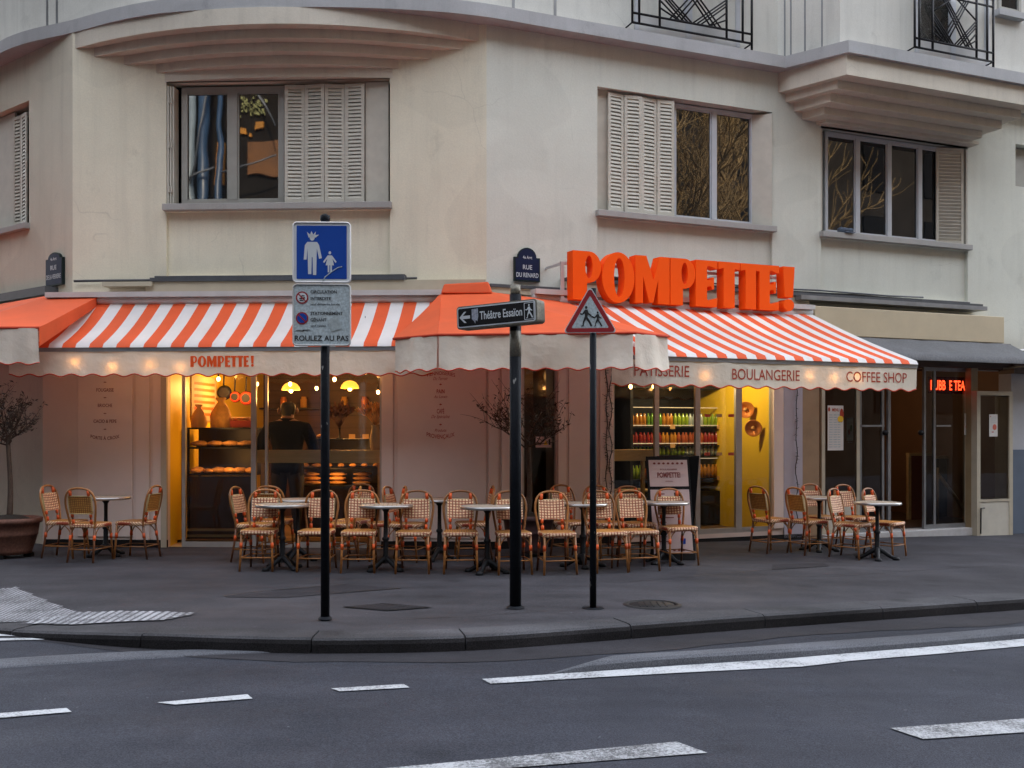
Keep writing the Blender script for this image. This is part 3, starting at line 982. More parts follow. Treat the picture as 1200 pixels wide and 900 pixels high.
mb.add(vs, [(2 * i, 2 * i + 2, 2 * i + 3, 2 * i + 1) for i in range(len(bw) - 1)])
mb.build('roof', M['metal_dark'], bld)

# --- curved stepped corbel over the corner window
def chord(u0, u1, bulge, n=26):
    out = []
    for k in range(n + 1):
        t = k / n; s = 2 * t - 1
        out.append(f2(FC, u0 + (u1 - u0) * t, bulge * (1 - s * s) + .0))
    return out
mb = MB()
steps = [(88, 561, .76, 6.92, ZL0), (110, 542, .58, 6.80, 6.92), (145, 506, .42, 6.68, 6.80), (183, 467, .26, 6.56, 6.68), (193, 460, .12, 6.43, 6.56)]
for a, b, bl, z0, z1 in steps:
    o = chord(FC.u(a), FC.u(b), bl); i_ = [f2(FC, FC.u(a) + (FC.u(b) - FC.u(a)) * k / 26, -.05) for k in range(27)]
    ribbon(mb, o, i_, z0, z1)
mb.build('corbel', M['corbel'], bld, fix=True)
# --- square stepped corbel under the bay
mb = MB()
bs = [(4.92, 5.30, 9.32, 1.10, 6.84, ZL0), (5.06, 5.34, 9.16, .86, 6.71, 6.84), (5.22, 5.40, 8.98, .64, 6.58, 6.71), (5.38, 5.48, 8.80, .40, 6.47, 6.58), (5.66, 5.68, 8.95, .2, 6.42, 6.47)]
for u0, uc, u1, n, z0, z1 in bs:
    ribbon(mb, [f2(FR, u0, 0), f2(FR, uc, n), f2(FR, u1, n), f2(FR, u1 + .02, 0)], [f2(FR, u0, -.1), f2(FR, uc, -.1), f2(FR, u1, -.1), f2(FR, u1 + .02, -.1)], z0, z1)
mb.build('corbel', M['corbel'], bld, fix=True)

# --- sills
def sill(fr, u0, u1, z):
    mb = MB(); mb.fbox(fr, u0 - .03, u1 + .03, -.2, .09, z - .09, z)
    return mb.build('sill', M['sill'], bld, bevel=.008, fix=True)
sill(FC, wC[0], wC[1], zC0); sill(FR, wR1[0], wR1[1], zR0); sill(FR, wR2[0], wR2[1], zR0); sill(FL, lw[0], lw[1], lz0)

# --- windows with sashes and folding shutters
def sash(fr, u0, u1, z0, z1, n, par, cols, mat, w=.055):
    """frame round the opening with cols panes; frame is par's own mesh, panes its children"""
    mb = MB()
    mb.fbox(fr, u0, u1, n - .05, n, z0, z0 + w); mb.fbox(fr, u0, u1, n - .05, n, z1 - w, z1)
    step = (u1 - u0) / cols
    for i in range(cols + 1):
        c = u0 + step * i
        ww = w * (1.5 if 0 < i < cols else 1)
        a = max(u0, c - ww / 2) if i else u0; b = min(u1, c + ww / 2) if i < cols else u1
        if i == 0: b = u0 + w
        if i == cols: a = u1 - w
        mb.fbox(fr, a, b, n - .05, n + .004, z0 + w, z1 - w)
    # thin inner beads
    for i in range(cols):
        a = u0 + step * i + w * .8; b = u0 + step * (i + 1) - w * .8
        for q in ((a, a + .018, z0 + w, z1 - w), (b - .018, b, z0 + w, z1 - w), (a, b, z0 + w, z0 + w + .018), (a, b, z1 - w - .018, z1 - w)):
            mb.fbox(fr, q[0], q[1], n - .03, n - .012, q[2], q[3])
    o = mb.build('window', M[mat], par)
    for i in range(cols):
        a = u0 + step * i + w * .5; b = u0 + step * (i + 1) - w * .5
        m2 = MB(); m2.fquad(fr, a, b, n - .03 - .003 * i, z0 + w * .6, z1 - w * .6)
        m2.build('pane', M['dark_glass'], o)
    return o
def louvre_leaf(mb, P, w, h, slats=30, half=.012):
    """shutter leaf in the local frame P(a across, d out, z)"""
    t = .045
    def bx(a0, a1, z0, z1, d0=-half, d1=half):
        mb.hexa([P(a0, d1, z0), P(a1, d1, z0), P(a1, d0, z0), P(a0, d0, z0), P(a0, d1, z1), P(a1, d1, z1), P(a1, d0, z1), P(a0, d0, z1)])
    bx(0, t, 0, h); bx(w - t, w, 0, h); bx(t, w - t, 0, .06); bx(t, w - t, h - .05, h)
    hh = (h - .11) / slats
    for k in range(slats):
        z = .06 + hh * k
        mb.hexa([P(t, half * .9, z), P(w - t, half * .9, z), P(w - t, -half * .7, z + hh * .75), P(t, -half * .7, z + hh * .75),
                 P(t, half * .9, z + .012), P(w - t, half * .9, z + .012), P(w - t, -half * .7, z + hh * .75 + .012), P(t, -half * .7, z + hh * .75 + .012)])
def shutters(fr, u0, n, z0, h, widths, par, zig=.012):
    u = u0
    for k, w in enumerate(widths):
        mb = MB(); s0 = n + (zig if k % 2 else -zig * .2)
        tilt = (.03 if k % 2 else -.03)
        louvre_leaf(mb, lambda a, d, z, u=u, s0=s0, w=w, tilt=tilt: fr(u + a, s0 + d + tilt * (a / w - .5), z0 + z), w - .006, h)
        mb.build('shutter', M['shutter'], par)
        u += w
def folded_pack(fr, u, n0, z0, h, par, side, depth=.24, leaves=3):
    """leaves folded flat against the reveal, seen edge on"""
    mb = MB()
    for k in range(leaves):
        uu = u + side * (.012 + .034 * k)
        mb.fbox(fr, uu - .012, uu + .012, n0 - depth, n0 - .01 * k, z0, z0 + h)
    for zz in (.12, .5, .88):
        for k in range(leaves - 1):
            uu = u + side * (.029 + .034 * k)
            mb.fbox(fr, uu - .011, uu + .011, n0 - .02, n0 + .012, z0 + h * zz - .04, z0 + h * zz + .04)
    mb.build('folded_shutter', M['shutter'], par)
ww = lambda fr, px: fr.u(px, -.2)
# corner window: px 216-328 glazing, 334-428 shutters, blank board to 455
o = sash(FC, ww(FC, 214), ww(FC, 334), zC0 + .01, 6.40, -.16, bld, 2, 'winframe', .085)
h = 6.40 - zC0
shutters(FC, FC.u(334, -.08), -.08, zC0 + .01, h - .03, [(FC.u(428, -.08) - FC.u(334, -.08)) / 4] * 4, o)
m2 = MB(); m2.fbox(FC, FC.u(428, -.08), FC.u(455, -.08), -.12, -.095, zC0 + .01, 6.41); m2.build('blank_board', M['shutter'], o)
folded_pack(FC, wC[0] + .01, -.0, zC0 + .02, h - .05, o, 1, .2)
m2 = MB(); m2.fbox(FC, FC.u(334, -.2), FC.u(456, -.2), -.24, -.2, zC0, 6.43); m2.build('backing', M['black'], o)
# first rue window: shutters 712-788, panes 790-880, folded pack at right
o = sash(FR, FR.u(788, -.18), FR.u(882, -.18), zR0 + .01, rt - .02, -.16, bld, 2, 'winframe_light')
shutters(FR, FR.u(712, -.07), -.07, zR0 + .01, rt - zR0 - .05, [(FR.u(789, -.07) - FR.u(712, -.07)) / 4] * 4, o)
m2 = MB(); m2.fbox(FR, wR1[0], FR.u(713, -.1), -.14, -.11, zR0, rt); m2.build('blank_board', M['shutter'], o)
m2 = MB(); m2.fbox(FR, wR1[0], FR.u(789, -.2), -.25, -.21, zR0, rt); m2.build('backing', M['black'], o)
def angled(fr, u, n0, z0, h, L_, ang, par, louv=True):
    """a leaf hinged at (u, n0), swung by ang from the facade line"""
    ca, sa = math.cos(ang), math.sin(ang)
    mb = MB()
    P = lambda a, d, z: fr(u + a * ca - d * sa, n0 + a * sa + d * ca, z0 + z)
    if louv: louvre_leaf(mb, P, L_, h, 26, .014)
    else: mb.hexa([P(0, .014, 0), P(L_, .014, 0), P(L_, -.014, 0), P(0, -.014, 0), P(0, .014, h), P(L_, .014, h), P(L_, -.014, h), P(0, -.014, h)])
    return mb.build('open_shutter', M['shutter'], par)
angled(FR, wR1[1] - .02, .02, zR0 + .01, rt - zR0 - .04, .30, R(180 + 38), o, False)
folded_pack(FR, wR1[1] - .01, .01, zR0 + .02, rt - zR0 - .06, o, -1, .1, 2)
# second rue window: four panes px 975-1100, half-open shutter at right
o = sash(FR, FR.u(966, -.18), FR.u(1112, -.18), zR0 + .01, 6.40, -.16, bld, 4, 'winframe_light')
angled(FR, wR2[1] - .07, -.03, zR0 + .01, 6.38 - zR0, .50, R(180 + 16), o)
folded_pack(FR, wR2[0] + .005, 0, zR0 + .02, 6.36 - zR0, o, 1, .12, 1)
folded_pack(FR, wR2[1] - .005, -.0, zR0 + .02, 6.36 - zR0, o, -1, .12, 1)
# little window at the right edge
m2 = MB(); m2.fbox(FR, wR3[0] + .02, wR3[1] - .02, -.19, -.17, 5.88, 6.58); m2.build('window', M['winframe'], bld)
# left side-street window with louvred shutter
o = sash(FL, lw[0] + .02, lw[1] - .02, lz0, lz1 - .02, -.22, bld, 3, 'winframe')
ub_, ua_ = FL.u(33.5, -.1), FL.u(17, -.1)
shutters(FL, ua_, -.1, lz0 + .01, lz1 - lz0 - .12, [(ub_ - ua_) / 2] * 2, o)
m2 = MB(); m2.fbox(FL, FL.u(-40, -.1), ua_ - .01, -.14, -.11, lz0 + .01, lz1 - .02); m2.build('blank_board', M['shutter'], o)

# --- upper floor windows and iron railings
def french_window(fr, u0, u1, n, z0, z1):
    o = sash(fr, u0, u1, z0, z1, n + .03, bld, 2, 'winframe_light', .07)
    m2 = MB(); m2.fbox(fr, u0 + .05, u1 - .05, n + .004, n + .028, z0 + .05, z0 + .30); m2.build('kick_panel', M['metal_white'], o)
    return o
def railing(fr, u0, u1, n, z0, z1):
    mb = MB()
    def bar(a, b, r=.016): mb.tube([fr(a[0], n, a[1]), fr(b[0], n, b[1])], r, 6)
    W = u1 - u0; zb, zt = z0 + .06, z1; zc = z0 + .20
    for z in (zb, zc, zt, zt - .12): bar((u0, z), (u1, z), .017)
    for t in (0, .055, .22, .78, .92, 1): bar((u0 + W * t, zb if t not in (1,) else zb - .12), (u0 + W * t, zt), .019)
    for a in (0, W): mb.tube([fr(u0 + a, n, zb), fr(u0 + a - .0, n - .1, zb - .01), fr(u0 + a, n - .22, zb - .02)], .012, 6)
    c0, c1 = u0 + W * .22, u0 + W * .78; w = c1 - c0; H = zt - .12 - zc
    def diag(x0, y0, x1, y1, r=.013): bar((c0 + w * x0, zc + H * y0), (c0 + w * x1, zc + H * y1), r)
    for k in (0, .06, .12): diag(.48 + k, .0, 1.0, .62 - k * 1.1); diag(.48 - k, .0, 0, .62 - k * 1.1)
    for k in (0, .08, .16): diag(.14 + k, 0, .72 + k * .6, 1); diag(.92 - k, 0, .3 - k * .6, 1)
    for k in (.2, .35): diag(0, k, .3, 0); diag(1, k, .72, 0)
    diag(0, .62, .45, 1); diag(1, .62, .55, 1)
    mb.build('balcony_railing', M['iron'], bld)
b1 = (FR.u(745, .05), FR.u(868, .05))
french_window(FR, b1[0], b1[1], .0, ZL1 + .03, 9.6)
railing(FR, FR.u(741, .2), FR.u(881, .2), .2, ZL1 + .06, ZL1 + 1.1)
b2 = (FR.u(1072, .95), FR.u(1150, .95))
french_window(FR, b2[0], b2[1] + .15, .94, ZL1 + .03, 9.6)
railing(FR, FR.u(1072, 1.12), FR.u(1164, 1.12), 1.12, ZL1 + .05, ZL1 + 1.1)
zz = FR.z(1185, 14, 1.0)
m2 = MB(); m2.fbox(FR, FR.u(1168, 1.0), FR.u(1168, 1.0) + .6, .9, 1.06, zz - .1, zz); m2.build('sill', M['ledge'], bld)
sash(FR, FR.u(1172, 1.0), FR.u(1172, 1.0) + .5, zz + .002, zz + 1.2, .975, bld, 1, 'winframe')

# --- trim between the first floor and the shops
mb = MB()
zt = FC.z(300, 326, .1)
mb.fbox(FC, FC.u(176, .2), FC.u(474, .2), -.02, .22, zt - .05, zt)
mb.fbox(FC, FC.u(180, .2), FC.u(474, .2), -.02, .17, zt - .015, zt + .03)
us_ = FR.u(664, .2)
mb.fbox(FR, -.02, us_, -.02, .2, 3.53, 3.57); mb.fbox(FR, us_, FR.u(1152, .2), -.02, .2, 3.67, 3.72)
mb.fbox(FR, us_ + .1, FR.u(1140, .2), -.02, .14, 3.72, 3.75)
for k in range(2): mb.tube([FR(us_ + .1 + t * .72, .17 + .02 * k, 3.735 + .03 * k + .008 * math.sin(t * 2.1 + k)) for t in range(10)], .014, 6)
mb.tube([FC(.05 + t * .6, .06, 3.66 + .006 * math.sin(t)) for t in range(9)], .018, 6)
mb.build('lead_flashing', M['metal_dark'], bld)
mb = MB()
mb.fbox(FC, FC.u(118, .3), FC.u(176, .3), -.02, .26, 3.56, 3.62)
mb.fbox(FC, FC.u(170, .2), cornC, -.02, .19, 3.40, zt - .052)
mb.fbox(FR, -.01, us_, -.02, .17, 3.45, 3.528); mb.fbox(FR, us_, FR.u(950, .2), -.02, .17, 3.45, 3.668)
mb.build('cornice', M['cream_trim'], bld)
mb = MB(); mb.fbox(FR, FR.u(938, .3), FR.u(1156, .3), -.02, .32, 3.60, 3.667); mb.build('gutter_box', M['metal_grey'], bld)
mb = MB(); mb.fbox(FL, 0, 13.6, -.02, .2, 3.5, 3.62); mb.build('cornice', M['metal_dark'], bld)
# ---------------------------------------------------------------- bakery shopfront
S = .35
shop = thing('bakery_shopfront', 'blush panelled bakery shopfront with lit glazing under the striped awnings', 'shopfront', FC(2.9, S, 0))
def seam(n):
    """where the two shop planes meet"""
    A = f2(FC, 0, n); B = f2(FR, 0, n); d1 = Vector((FC.U.x, FC.U.y)); d2 = Vector((FR.U.x, FR.U.y))
    den = d1.x * d2.y - d1.y * d2.x
    w = B - A
    return (w.x * d2.y - w.y * d2.x) / den, (w.x * d1.y - w.y * d1.x) / den
sc, sr = seam(S)
cu = lambda px, n=S: FC.u(px, n)
ru = lambda px, n=S: FR.u(px, n)
g0, g1 = cu(197), cu(447)
mb = MB()
mb.fbox(FC, -.25, g0, .02, S, -.2, 3.4)
mb.fbox(FC, g0, g1, .02, S, 2.96, 3.4)
mb.fbox(FC, g1, sc, .02, S, -.2, 3.4)
mb.build('wall_panel', M['shop_panel'], shop)
mb = MB()
mb.fbox(FR, sr, ru(612), .02, S, -.2, 3.4)
mb.fbox(FR, ru(612), ru(652), .02, S, 2.96, 3.4); mb.fbox(FR, ru(612), ru(652), .02, S, -.2, .12)
mb.fbox(FR, ru(652), ru(718), .02, S, -.2, 3.4)
mb.fbox(FR, ru(718), ru(905), .02, S, 2.96, 3.4); mb.fbox(FR, ru(718), ru(905), .02, S - .02, -.3, .06)
mb.fbox(FR, ru(905), ru(940), .02, S, -.3, 3.4)
mb.build('wall_panel', M['shop_panel'], shop)
mb = MB()
mb.fbox(FL, 2, 14.1, .02, .3, -.3, 3.4); mb.build('side_wall', M['wall_left'], shop)
# applied pilasters and panels
def applied(fr, a, b, n, z0, z1, name='pilaster', mat='shop_pilaster', n0=S):
    m2 = MB(); m2.fbox(fr, a, b, n0, n, z0, z1); m2.build(name, M[mat], shop, bevel=.004, fix=True)
applied(FC, cu(92), cu(156), S + .022, .14, 2.95, 'raised_panel'); applied(FC, cu(466), sc - .06, S + .018, .14, 2.95, 'raised_panel'); applied(FR, ru(666), ru(698), S + .018, .14, 2.95, 'raised_panel')
for a, b in ((160, 176), (180, 189.5), (448, 461)): applied(FC, cu(a), cu(b), S + .03, .1, 2.96)
for a, b in ((572, 583), (587, 611), (653, 662), (702, 717.5), (905.5, 917)): applied(FR, ru(a), ru(b), S + .03, .1, 2.96)
mb = MB(); mb.fbox(FR, ru(918), ru(939.5), S, S + .02, -.05, 2.96); mb.build('lavender_panel', pmat('lavender_panel', (.45, .43, .50), .5, .06, 4), shop)
for fr, a, b, z0, z1, q in ((FC, -.2, g0, -.2, .1, .045), (FC, g1, sc + .01, -.2, .1, .045), (FR, sr - .01, ru(718), -.2, .1, .045), (FR, ru(718), ru(940), -.35, .0, .02)):
    m2 = MB(); m2.fbox(fr, a, b, S, S + q, z0, z1); m2.build('plinth', M['plinth'], shop)
mb = MB()
for a, b in ((190, 196.8),): mb.fbox(FC, cu(a), cu(b), S, S + .05, .0, 2.96)
mb.build('corner_trim', M['cream_trim'], shop)

# glazing bars and panes
def glazing(fr, xs, thick, z0, z1, n, label=None):
    mb = MB()
    for x, t in zip(xs, thick): mb.fbox(fr, fr.u(x - t / 2, n), fr.u(x + t / 2, n), n - .05, n, z0, z1)
    mb.fbox(fr, fr.u(xs[0], n), fr.u(xs[-1], n), n - .05, n - .003, z0, z0 + .075)
    mb.fbox(fr, fr.u(xs[0], n), fr.u(xs[-1], n), n - .05, n - .003, z1 - .06, z1)
    o = mb.build('glazing_frame', M['shopframe'], shop)
    for a, b in zip(xs, xs[1:]):
        m2 = MB(); m2.fquad(fr, fr.u(a, n), fr.u(b, n), n - .028, z0 + .05, z1 - .04)
        m2.build('pane', M['glass'], o)
    return o
glazing(FC, [215, 297, 312, 446], [4, 6, 3.2, 2], .0, 2.96, S - .02)
glazing(FR, [719, 770, 818, 866, 904.5], [2, 5, 5.5, 7, 2], .06, 2.96, S - .02)
glazing(FR, [613, 651.5], [2.5, 3], .12, 2.96, S - .03)
mb = MB()
for a, b in ((cu(216), cu(295)),):
    for zz in (.13, .21): mb.fbox(FC, a, b, S - .14, S - .1, zz, zz + .03)
mb.build('kick_rail', M['oak'], shop)

# rooms behind the glass
def room(fr, u0, u1, n0, dep, z0, z1, left, right, back):
    for nm, q, m in (('interior_wall', (fr(u0, n0, z0), fr(u0, n0 - dep, z0), fr(u0, n0 - dep, z1), fr(u0, n0, z1)), left),
                  ('interior_wall', (fr(u1, n0, z0), fr(u1, n0 - dep, z0), fr(u1, n0 - dep, z1), fr(u1, n0, z1)), right),
                  ('interior_wall', (fr(u0, n0 - dep, z0), fr(u1, n0 - dep, z0), fr(u1, n0 - dep, z1), fr(u0, n0 - dep, z1)), back),
                  ('interior_floor', (fr(u0, n0, z0), fr(u1, n0, z0), fr(u1, n0 - dep, z0), fr(u0, n0 - dep, z0)), 'floorwood'),
                  ('interior_ceiling', (fr(u0, n0, z1), fr(u1, n0, z1), fr(u1, n0 - dep, z1), fr(u0, n0 - dep, z1)), 'ceiling')):
        m2 = MB(); m2.quad(*q); m2.build(nm, M[m], shop)
room(FC, g0 + .002, sc - .35, .02, 4.2, .06, 3.02, 'yellow', 'brown', 'brown')
room(FR, ru(612) - .02, ru(652) + .06, .02, .55, .06, 3.02, 'brown', 'brown', 'brown')
room(FR, ru(718) - .03, ru(905) + .0, .02, 3.3, .04, 3.02, 'brown', 'yellow', 'brown')
# jambs between facade and rooms
mb = MB()
mb.fquad(FC, g0, g0 + .002, .02, 0, 3); 
mb.quad(FC(g0 + .003, S - .07, .0), FC(g0 + .003, .02, .0), FC(g0 + .003, .02, 2.96), FC(g0 + .003, S - .07, 2.96))
mb.quad(FR(ru(905) - .003, S - .07, .06), FR(ru(905) - .003, .02, .06), FR(ru(905) - .003, .02, 2.96), FR(ru(905) - .003, S - .07, 2.96))
mb.build('yellow_jamb', M['yellow'], shop)
mb = MB()
mb.fquad(FC, g0, g1, .30, -.1, .002)
mb.quad(FC(g0, S - .02, .002), FC(g1, S - .02, .002), FC(g1, -.5, .064), FC(g0, -.5, .064))
mb.build('threshold', M['oak'], shop)

# lettering painted on the panels
mb = MB()
cx = (cu(92) + cu(156)) / 2
pm = lambda a, b: FC(a, S + .025, b)
for py, body, hgt, wd, arc in ((457, 'FOUGASSE', .048, .24, 0), (475, 'BRIOCHE', .046, .20, 0), (493.5, 'CACIO & PEPE', .046, .32, 0), (511, 'PORTE À CROIX', .046, .40, .03)):
    mb = MB(); lay_text(mb, body, pm, cx, FC.z(124, py + 2, S), hgt, wd, 'C', .012, 0, 0, arc); mb.build('panel_lettering', M['text_maroon'], shop)
for py in (448, 466, 484.5, 503):
    mb = MB(); flat_shape(mb, [[(cx - .025, FC.z(124, py, S)), (cx, FC.z(124, py, S) - .008), (cx + .025, FC.z(124, py, S)), (cx, FC.z(124, py, S) + .008)]], pm); mb.build('panel_ornament', M['text_maroon'], shop)
mb = MB()
cx = FC.u(516.5, S)
pm = lambda a, b: FC(a, S + .021, b)
for py, body, hgt, wd, arc, sh in ((442, 'VIENNOISERIES', .05, .39, -.03, 0), (443.5 + 2, 'Du Terroir', .045, .2, 0, .4), (461, 'PAIN', .055, .105, 0, 0), (466.5, 'Au Levain', .04, .18, 0, .4), (484.5, 'CAFÉ', .062, .10, 0, 0), (490, 'De Spécialité', .045, .25, 0, .4), (506, 'Produits', .042, .16, 0, .4), (511, 'PROVENÇAUX', .056, .375, .035, 0)):
    mb = MB(); lay_text(mb, body, pm, cx, FC.z(516, py, S), hgt, wd, 'C', .01 if not sh else .0, 0, sh, arc); mb.build('panel_lettering', M['text_red'], shop)
for py in (450.5, 474, 497.5):
    mb = MB(); flat_shape(mb, [[(cx - .02, FC.z(516, py, S)), (cx, FC.z(516, py, S) - .012), (cx + .02, FC.z(516, py, S)), (cx, FC.z(516, py, S) + .012)]], pm); mb.build('panel_ornament', M['text_red'], shop)
# round stickers across the right-hand glazing
for px in (828, 842, 856):
    for py in (487, 532):
        m2 = MB(); u, z = FR.uz(px, py, S)
        m2.fbox(FR, u - .03, u + .07, S - .012, S - .008, z - .022, z + .022); m2.build('door_sticker', M['text_red' if px != 842 else 'kraft'], shop)
# copper wall lamps on the yellow side wall
ue = ru(905)
for px, py, nm in ((882, 480, 'upper'), (891, 501.5, 'lower')):
    # depth along the side wall from the photo column
    k = (px - 600) / F
    best = min((abs(FR(ue, n_, 0).x / FR(ue, n_, 0).y - k), n_) for n_ in [S - .01 * i for i in range(120)])
    nn = best[1]; w = FR(ue, nn, 0); z = EYE - (py - HORIZON) / F * w.y
    rt_ = thing('wall_lamp', f'{nm} of the two copper dish wall lamps on the yellow wall', 'wall lamp', FR(ue - .03, nn, z), 0, 'copper wall lamps')
    Mx = Matrix((Vector((-FR.U.x, FR.N.x, 0)), Vector((-FR.U.y, FR.N.y, 0)), Vector((0, 0, 1)))).transposed()
    U = (-FR.U * .62 + FR.N * .75 - Vector((0, 0, .15))).normalized()
    T = U.cross(Vector((0, 0, 1))).normalized(); V_ = T.cross(U)
    Mx = Matrix((T, V_, U)).transposed()
    m2 = MB(); m2.lathe([(.02, -.03), (.09, .0), (.125, .03), (.13, .035), (.122, .036), (.085, .012), (.02, -.01)], FR(ue - .13, nn, z), 24, 0, Mx); m2.build('shade', M['copper'], rt_)
    m2 = MB(); m2.ball(FR(ue - .135, nn, z), .035, 0, 10, 6); m2.build('bulb', M['bread'], rt_)
    m2 = MB(); m2.tube([FR(ue, nn, z), FR(ue - .12, nn, z)], .015, 8); m2.lathe([(0, .0), (.05, .0), (.05, .02), (0, .02)], FR(ue - .004, nn, z), 12, 0, Matrix.Rotation(R(90), 3, 'Y')); m2.build('arm', M['iron'], rt_)

# ---------------------------------------------------------------- awnings
def glyph(ch):
    if ch == 'P':
        return [[(0, 0), (.5, 0), (.5, .36)] + ell(.58, .68, .42, .32, 14, -math.pi / 2, math.pi / 2, False) + [(0, 1)], ell(.57, .68, .13, .235, 18)]
    if ch == 'O': return [ell(.5, .5, .5, .51, 36), ell(.53, .5, .16, .39, 26)]
    if ch == 'M': return [[(0, 0), (.22, 0), (.22, .56), (.40, .02), (.52, .02), (.66, .50), (.66, 0), (1, 0), (1, 1), (.70, 1), (.53, .50), (.32, 1), (0, 1)]]
    if ch == 'E': return [[(0, 0), (.97, 0), (1, .2), (.6, .13), (.52, .16), (.52, .43), (.70, .45), (.74, .38), (.84, .38), (.84, .64), (.74, .64), (.70, .57), (.52, .58), (.52, .86), (.6, .88), (.98, .82), (1, 1), (0, 1)]]
    if ch == 'T': return [[(.24, 0), (.76, 0), (.76, .86), (1.0, .83), (1.0, 1), (0, 1), (0, .83), (.24, .86)]]
    if ch == '!': return [[(.14, .31), (.86, .31), (1, 1), (0, 1)], ell(.5, .135, .46, .135, 20)]
def wavef(a): return .006 * math.sin(a * 5.1) + .004 * math.sin(a * 11.7 + 1) + .003 * math.sin(a * 23.3)
def valance_geo(path, ztop, zbot, pitch, amp, wob=1.0):
    """scalloped hanging flap along a plan path; returns (mesh builder cloth, trim builder, point(a, dn, z))"""
    Ls = [0]
    for a, b in zip(path, path[1:]): Ls.append(Ls[-1] + (b - a).length)
    tot = Ls[-1]
    def at(a, dn=0):
        for i in range(len(path) - 1):
            if a <= Ls[i + 1] + 1e-9 or i == len(path) - 2:
                t = (a - Ls[i]) / (Ls[i + 1] - Ls[i]); p = path[i].lerp(path[i + 1], t)
                d = (path[i + 1] - path[i]).normalized(); n = Vector((d.y, -d.x))
                q = p + n * (dn + wob * wavef(a + path[0].x)); return q
    cloth, trim = MB(), MB()
    n = max(8, int(tot / .035)); rows = 5
    vs = []; tv = []
    nsc = max(1, round(tot / pitch))
    for i in range(n + 1):
        a = tot * i / n
        ph = a / tot * nsc * math.pi
        zb = zbot + amp * (1 - abs(math.sin(ph)) ** .8) 
        zb = zbot + amp * (.5 + .5 * math.cos(2 * ph))
        for j in range(rows + 1):
            t = j / rows
            q = at(a, .018 * t * t * math.sin(a * 3.7) * wob)
            vs.append((q.x, q.y, ztop + (zb - ztop) * t))
        q = at(a, .018 * math.sin(a * 3.7) * wob)
        tv.append(Vector((q.x, q.y, zb)))
    m = rows + 1
    cloth.add(vs, [(i * m + j, i * m + j + 1, (i + 1) * m + j + 1, (i + 1) * m + j) for i in range(n) for j in range(rows)], 0, True)
    trim.tube(tv, .008, 5)
    return cloth, trim, lambda a, z, dn: Vector((*at(a, dn + .018 * ((ztop - z) / (ztop - zbot)) ** 2 * math.sin(a * 3.7) * wob), z)), tot

def striped_awning(fr, u0, u1, nw, zw, nf, zf, stripe, zbot, label, arms):
    rt_ = thing('striped_awning', label, 'awning', fr((u0 + u1) / 2, nw, zw), 0, 'red and white striped awnings')
    mb = MB()
    k = max(2, round((u1 - u0) / stripe)); rows = 8
    for i in range(k):
        a = u0 + (u1 - u0) * i / k; b = u0 + (u1 - u0) * (i + 1) / k
        vs = []
        for j in range(rows + 1):
            t = j / rows
            for u in (a, b):
                sag = -(.045 + .012 * math.sin(u * 1.9 + 1)) * math.sin(math.pi * t)
                vs.append(fr(u, nw + (nf - nw) * t, zw + (zf - zw) * t + sag + .004 * math.sin(u * 3)))
        # the cloth turns down over the front bar
        for u in (a, b): vs.append(fr(u, nf + .035, zf - .05))
        mb.add(vs, [(2 * j, 2 * j + 2, 2 * j + 3, 2 * j + 1) for j in range(rows + 1)], i % 2, True)
    mb.build('canopy', [M['cloth_stripe'], M['cloth_white']], rt_)
    mb = MB(); mb.fbox(fr, u0, u1, nf - .06, nf + .02, zf - .10, zf - .045); mb.build('front_bar', M['metal_grey'], rt_)
    mb = MB(); mb.fbox(fr, u0, u1, nw - .02, nw + .16, zw + .03, zw + .10); mb.tube([fr(u0, nw + .06, zw - .01), fr(u1, nw + .06, zw - .01)], .055, 10); mb.build('roller_case', M['metal_white'], rt_)
    for u in arms:
        mb = MB(); mb.tube([fr(u, nw, zw - .12), fr(u + .25, (nw + nf) / 2, (zw + zf) / 2 - .14), fr(u, nf - .04, zf - .08)], .02, 6); mb.build('folding_arm', M['metal_white'], rt_)
    path = [f2(fr, u0, nf + .01), f2(fr, u1, nf + .01)]
    c, t, P, tot = valance_geo(path, zf - .07, zbot, .27, .035, .6)
    v = c.build('valance', M['cloth_cream'], rt_); t.build('scallop_trim', M['trim_red'], v)
    return rt_, v, P

nB = 1.45
zBw = FC.z(300, 351, .4) + .0; zBf = FC.z(300, 402, nB); zBb = FC.z(300, 441, nB)
aB, vB, PB = striped_awning(FC, FC.u(11, nB), FC.u(508, nB), .38, zBw, nB, zBf, .172, zBb, 'red and white striped awning over the corner face with orange shop name', [FC.u(150, .4), FC.u(400, .4)])
nD = 2.58
zDw = FR.z(947, 366, .4); zDf = FR.z(800, 413.5, nD); zDb = FR.z(900, 456, nD)
uD0, uD1 = FR.u(716, nD), FR.u(1074, nD)
aD, vD, PD = striped_awning(FR, uD0, uD1, .38, zDw, nD, zDf, .148, zDb, 'red and white striped awning along the rue face reading boulangerie and coffee shop', [FR.u(760, .4), FR.u(900, .4)])
off = FC.u(11, nB)
for ch, xa, xb in (('P', 223.5, 231.5), ('O', 232, 242), ('M', 243, 254.5), ('P', 255.5, 263), ('E', 264, 270.5), ('T', 271, 278), ('T', 278.5, 285.5), ('E', 286, 292), ('!', 294.5, 298)):
    mb = MB(); ua, ub = FC.u(xa, nB) - off, FC.u(xb, nB) - off
    zb_ = FC.z(260, 430, nB)
    for lp in ([glyph(ch)] if ch != '!' else [[q] for q in glyph(ch)]): flat_shape(mb, lp, lambda x, y: PB(ua + x * (ub - ua), zb_ + y * .137, .006))
    mb.build('valance_letter', M['text_orange'], vB)
mb = MB()
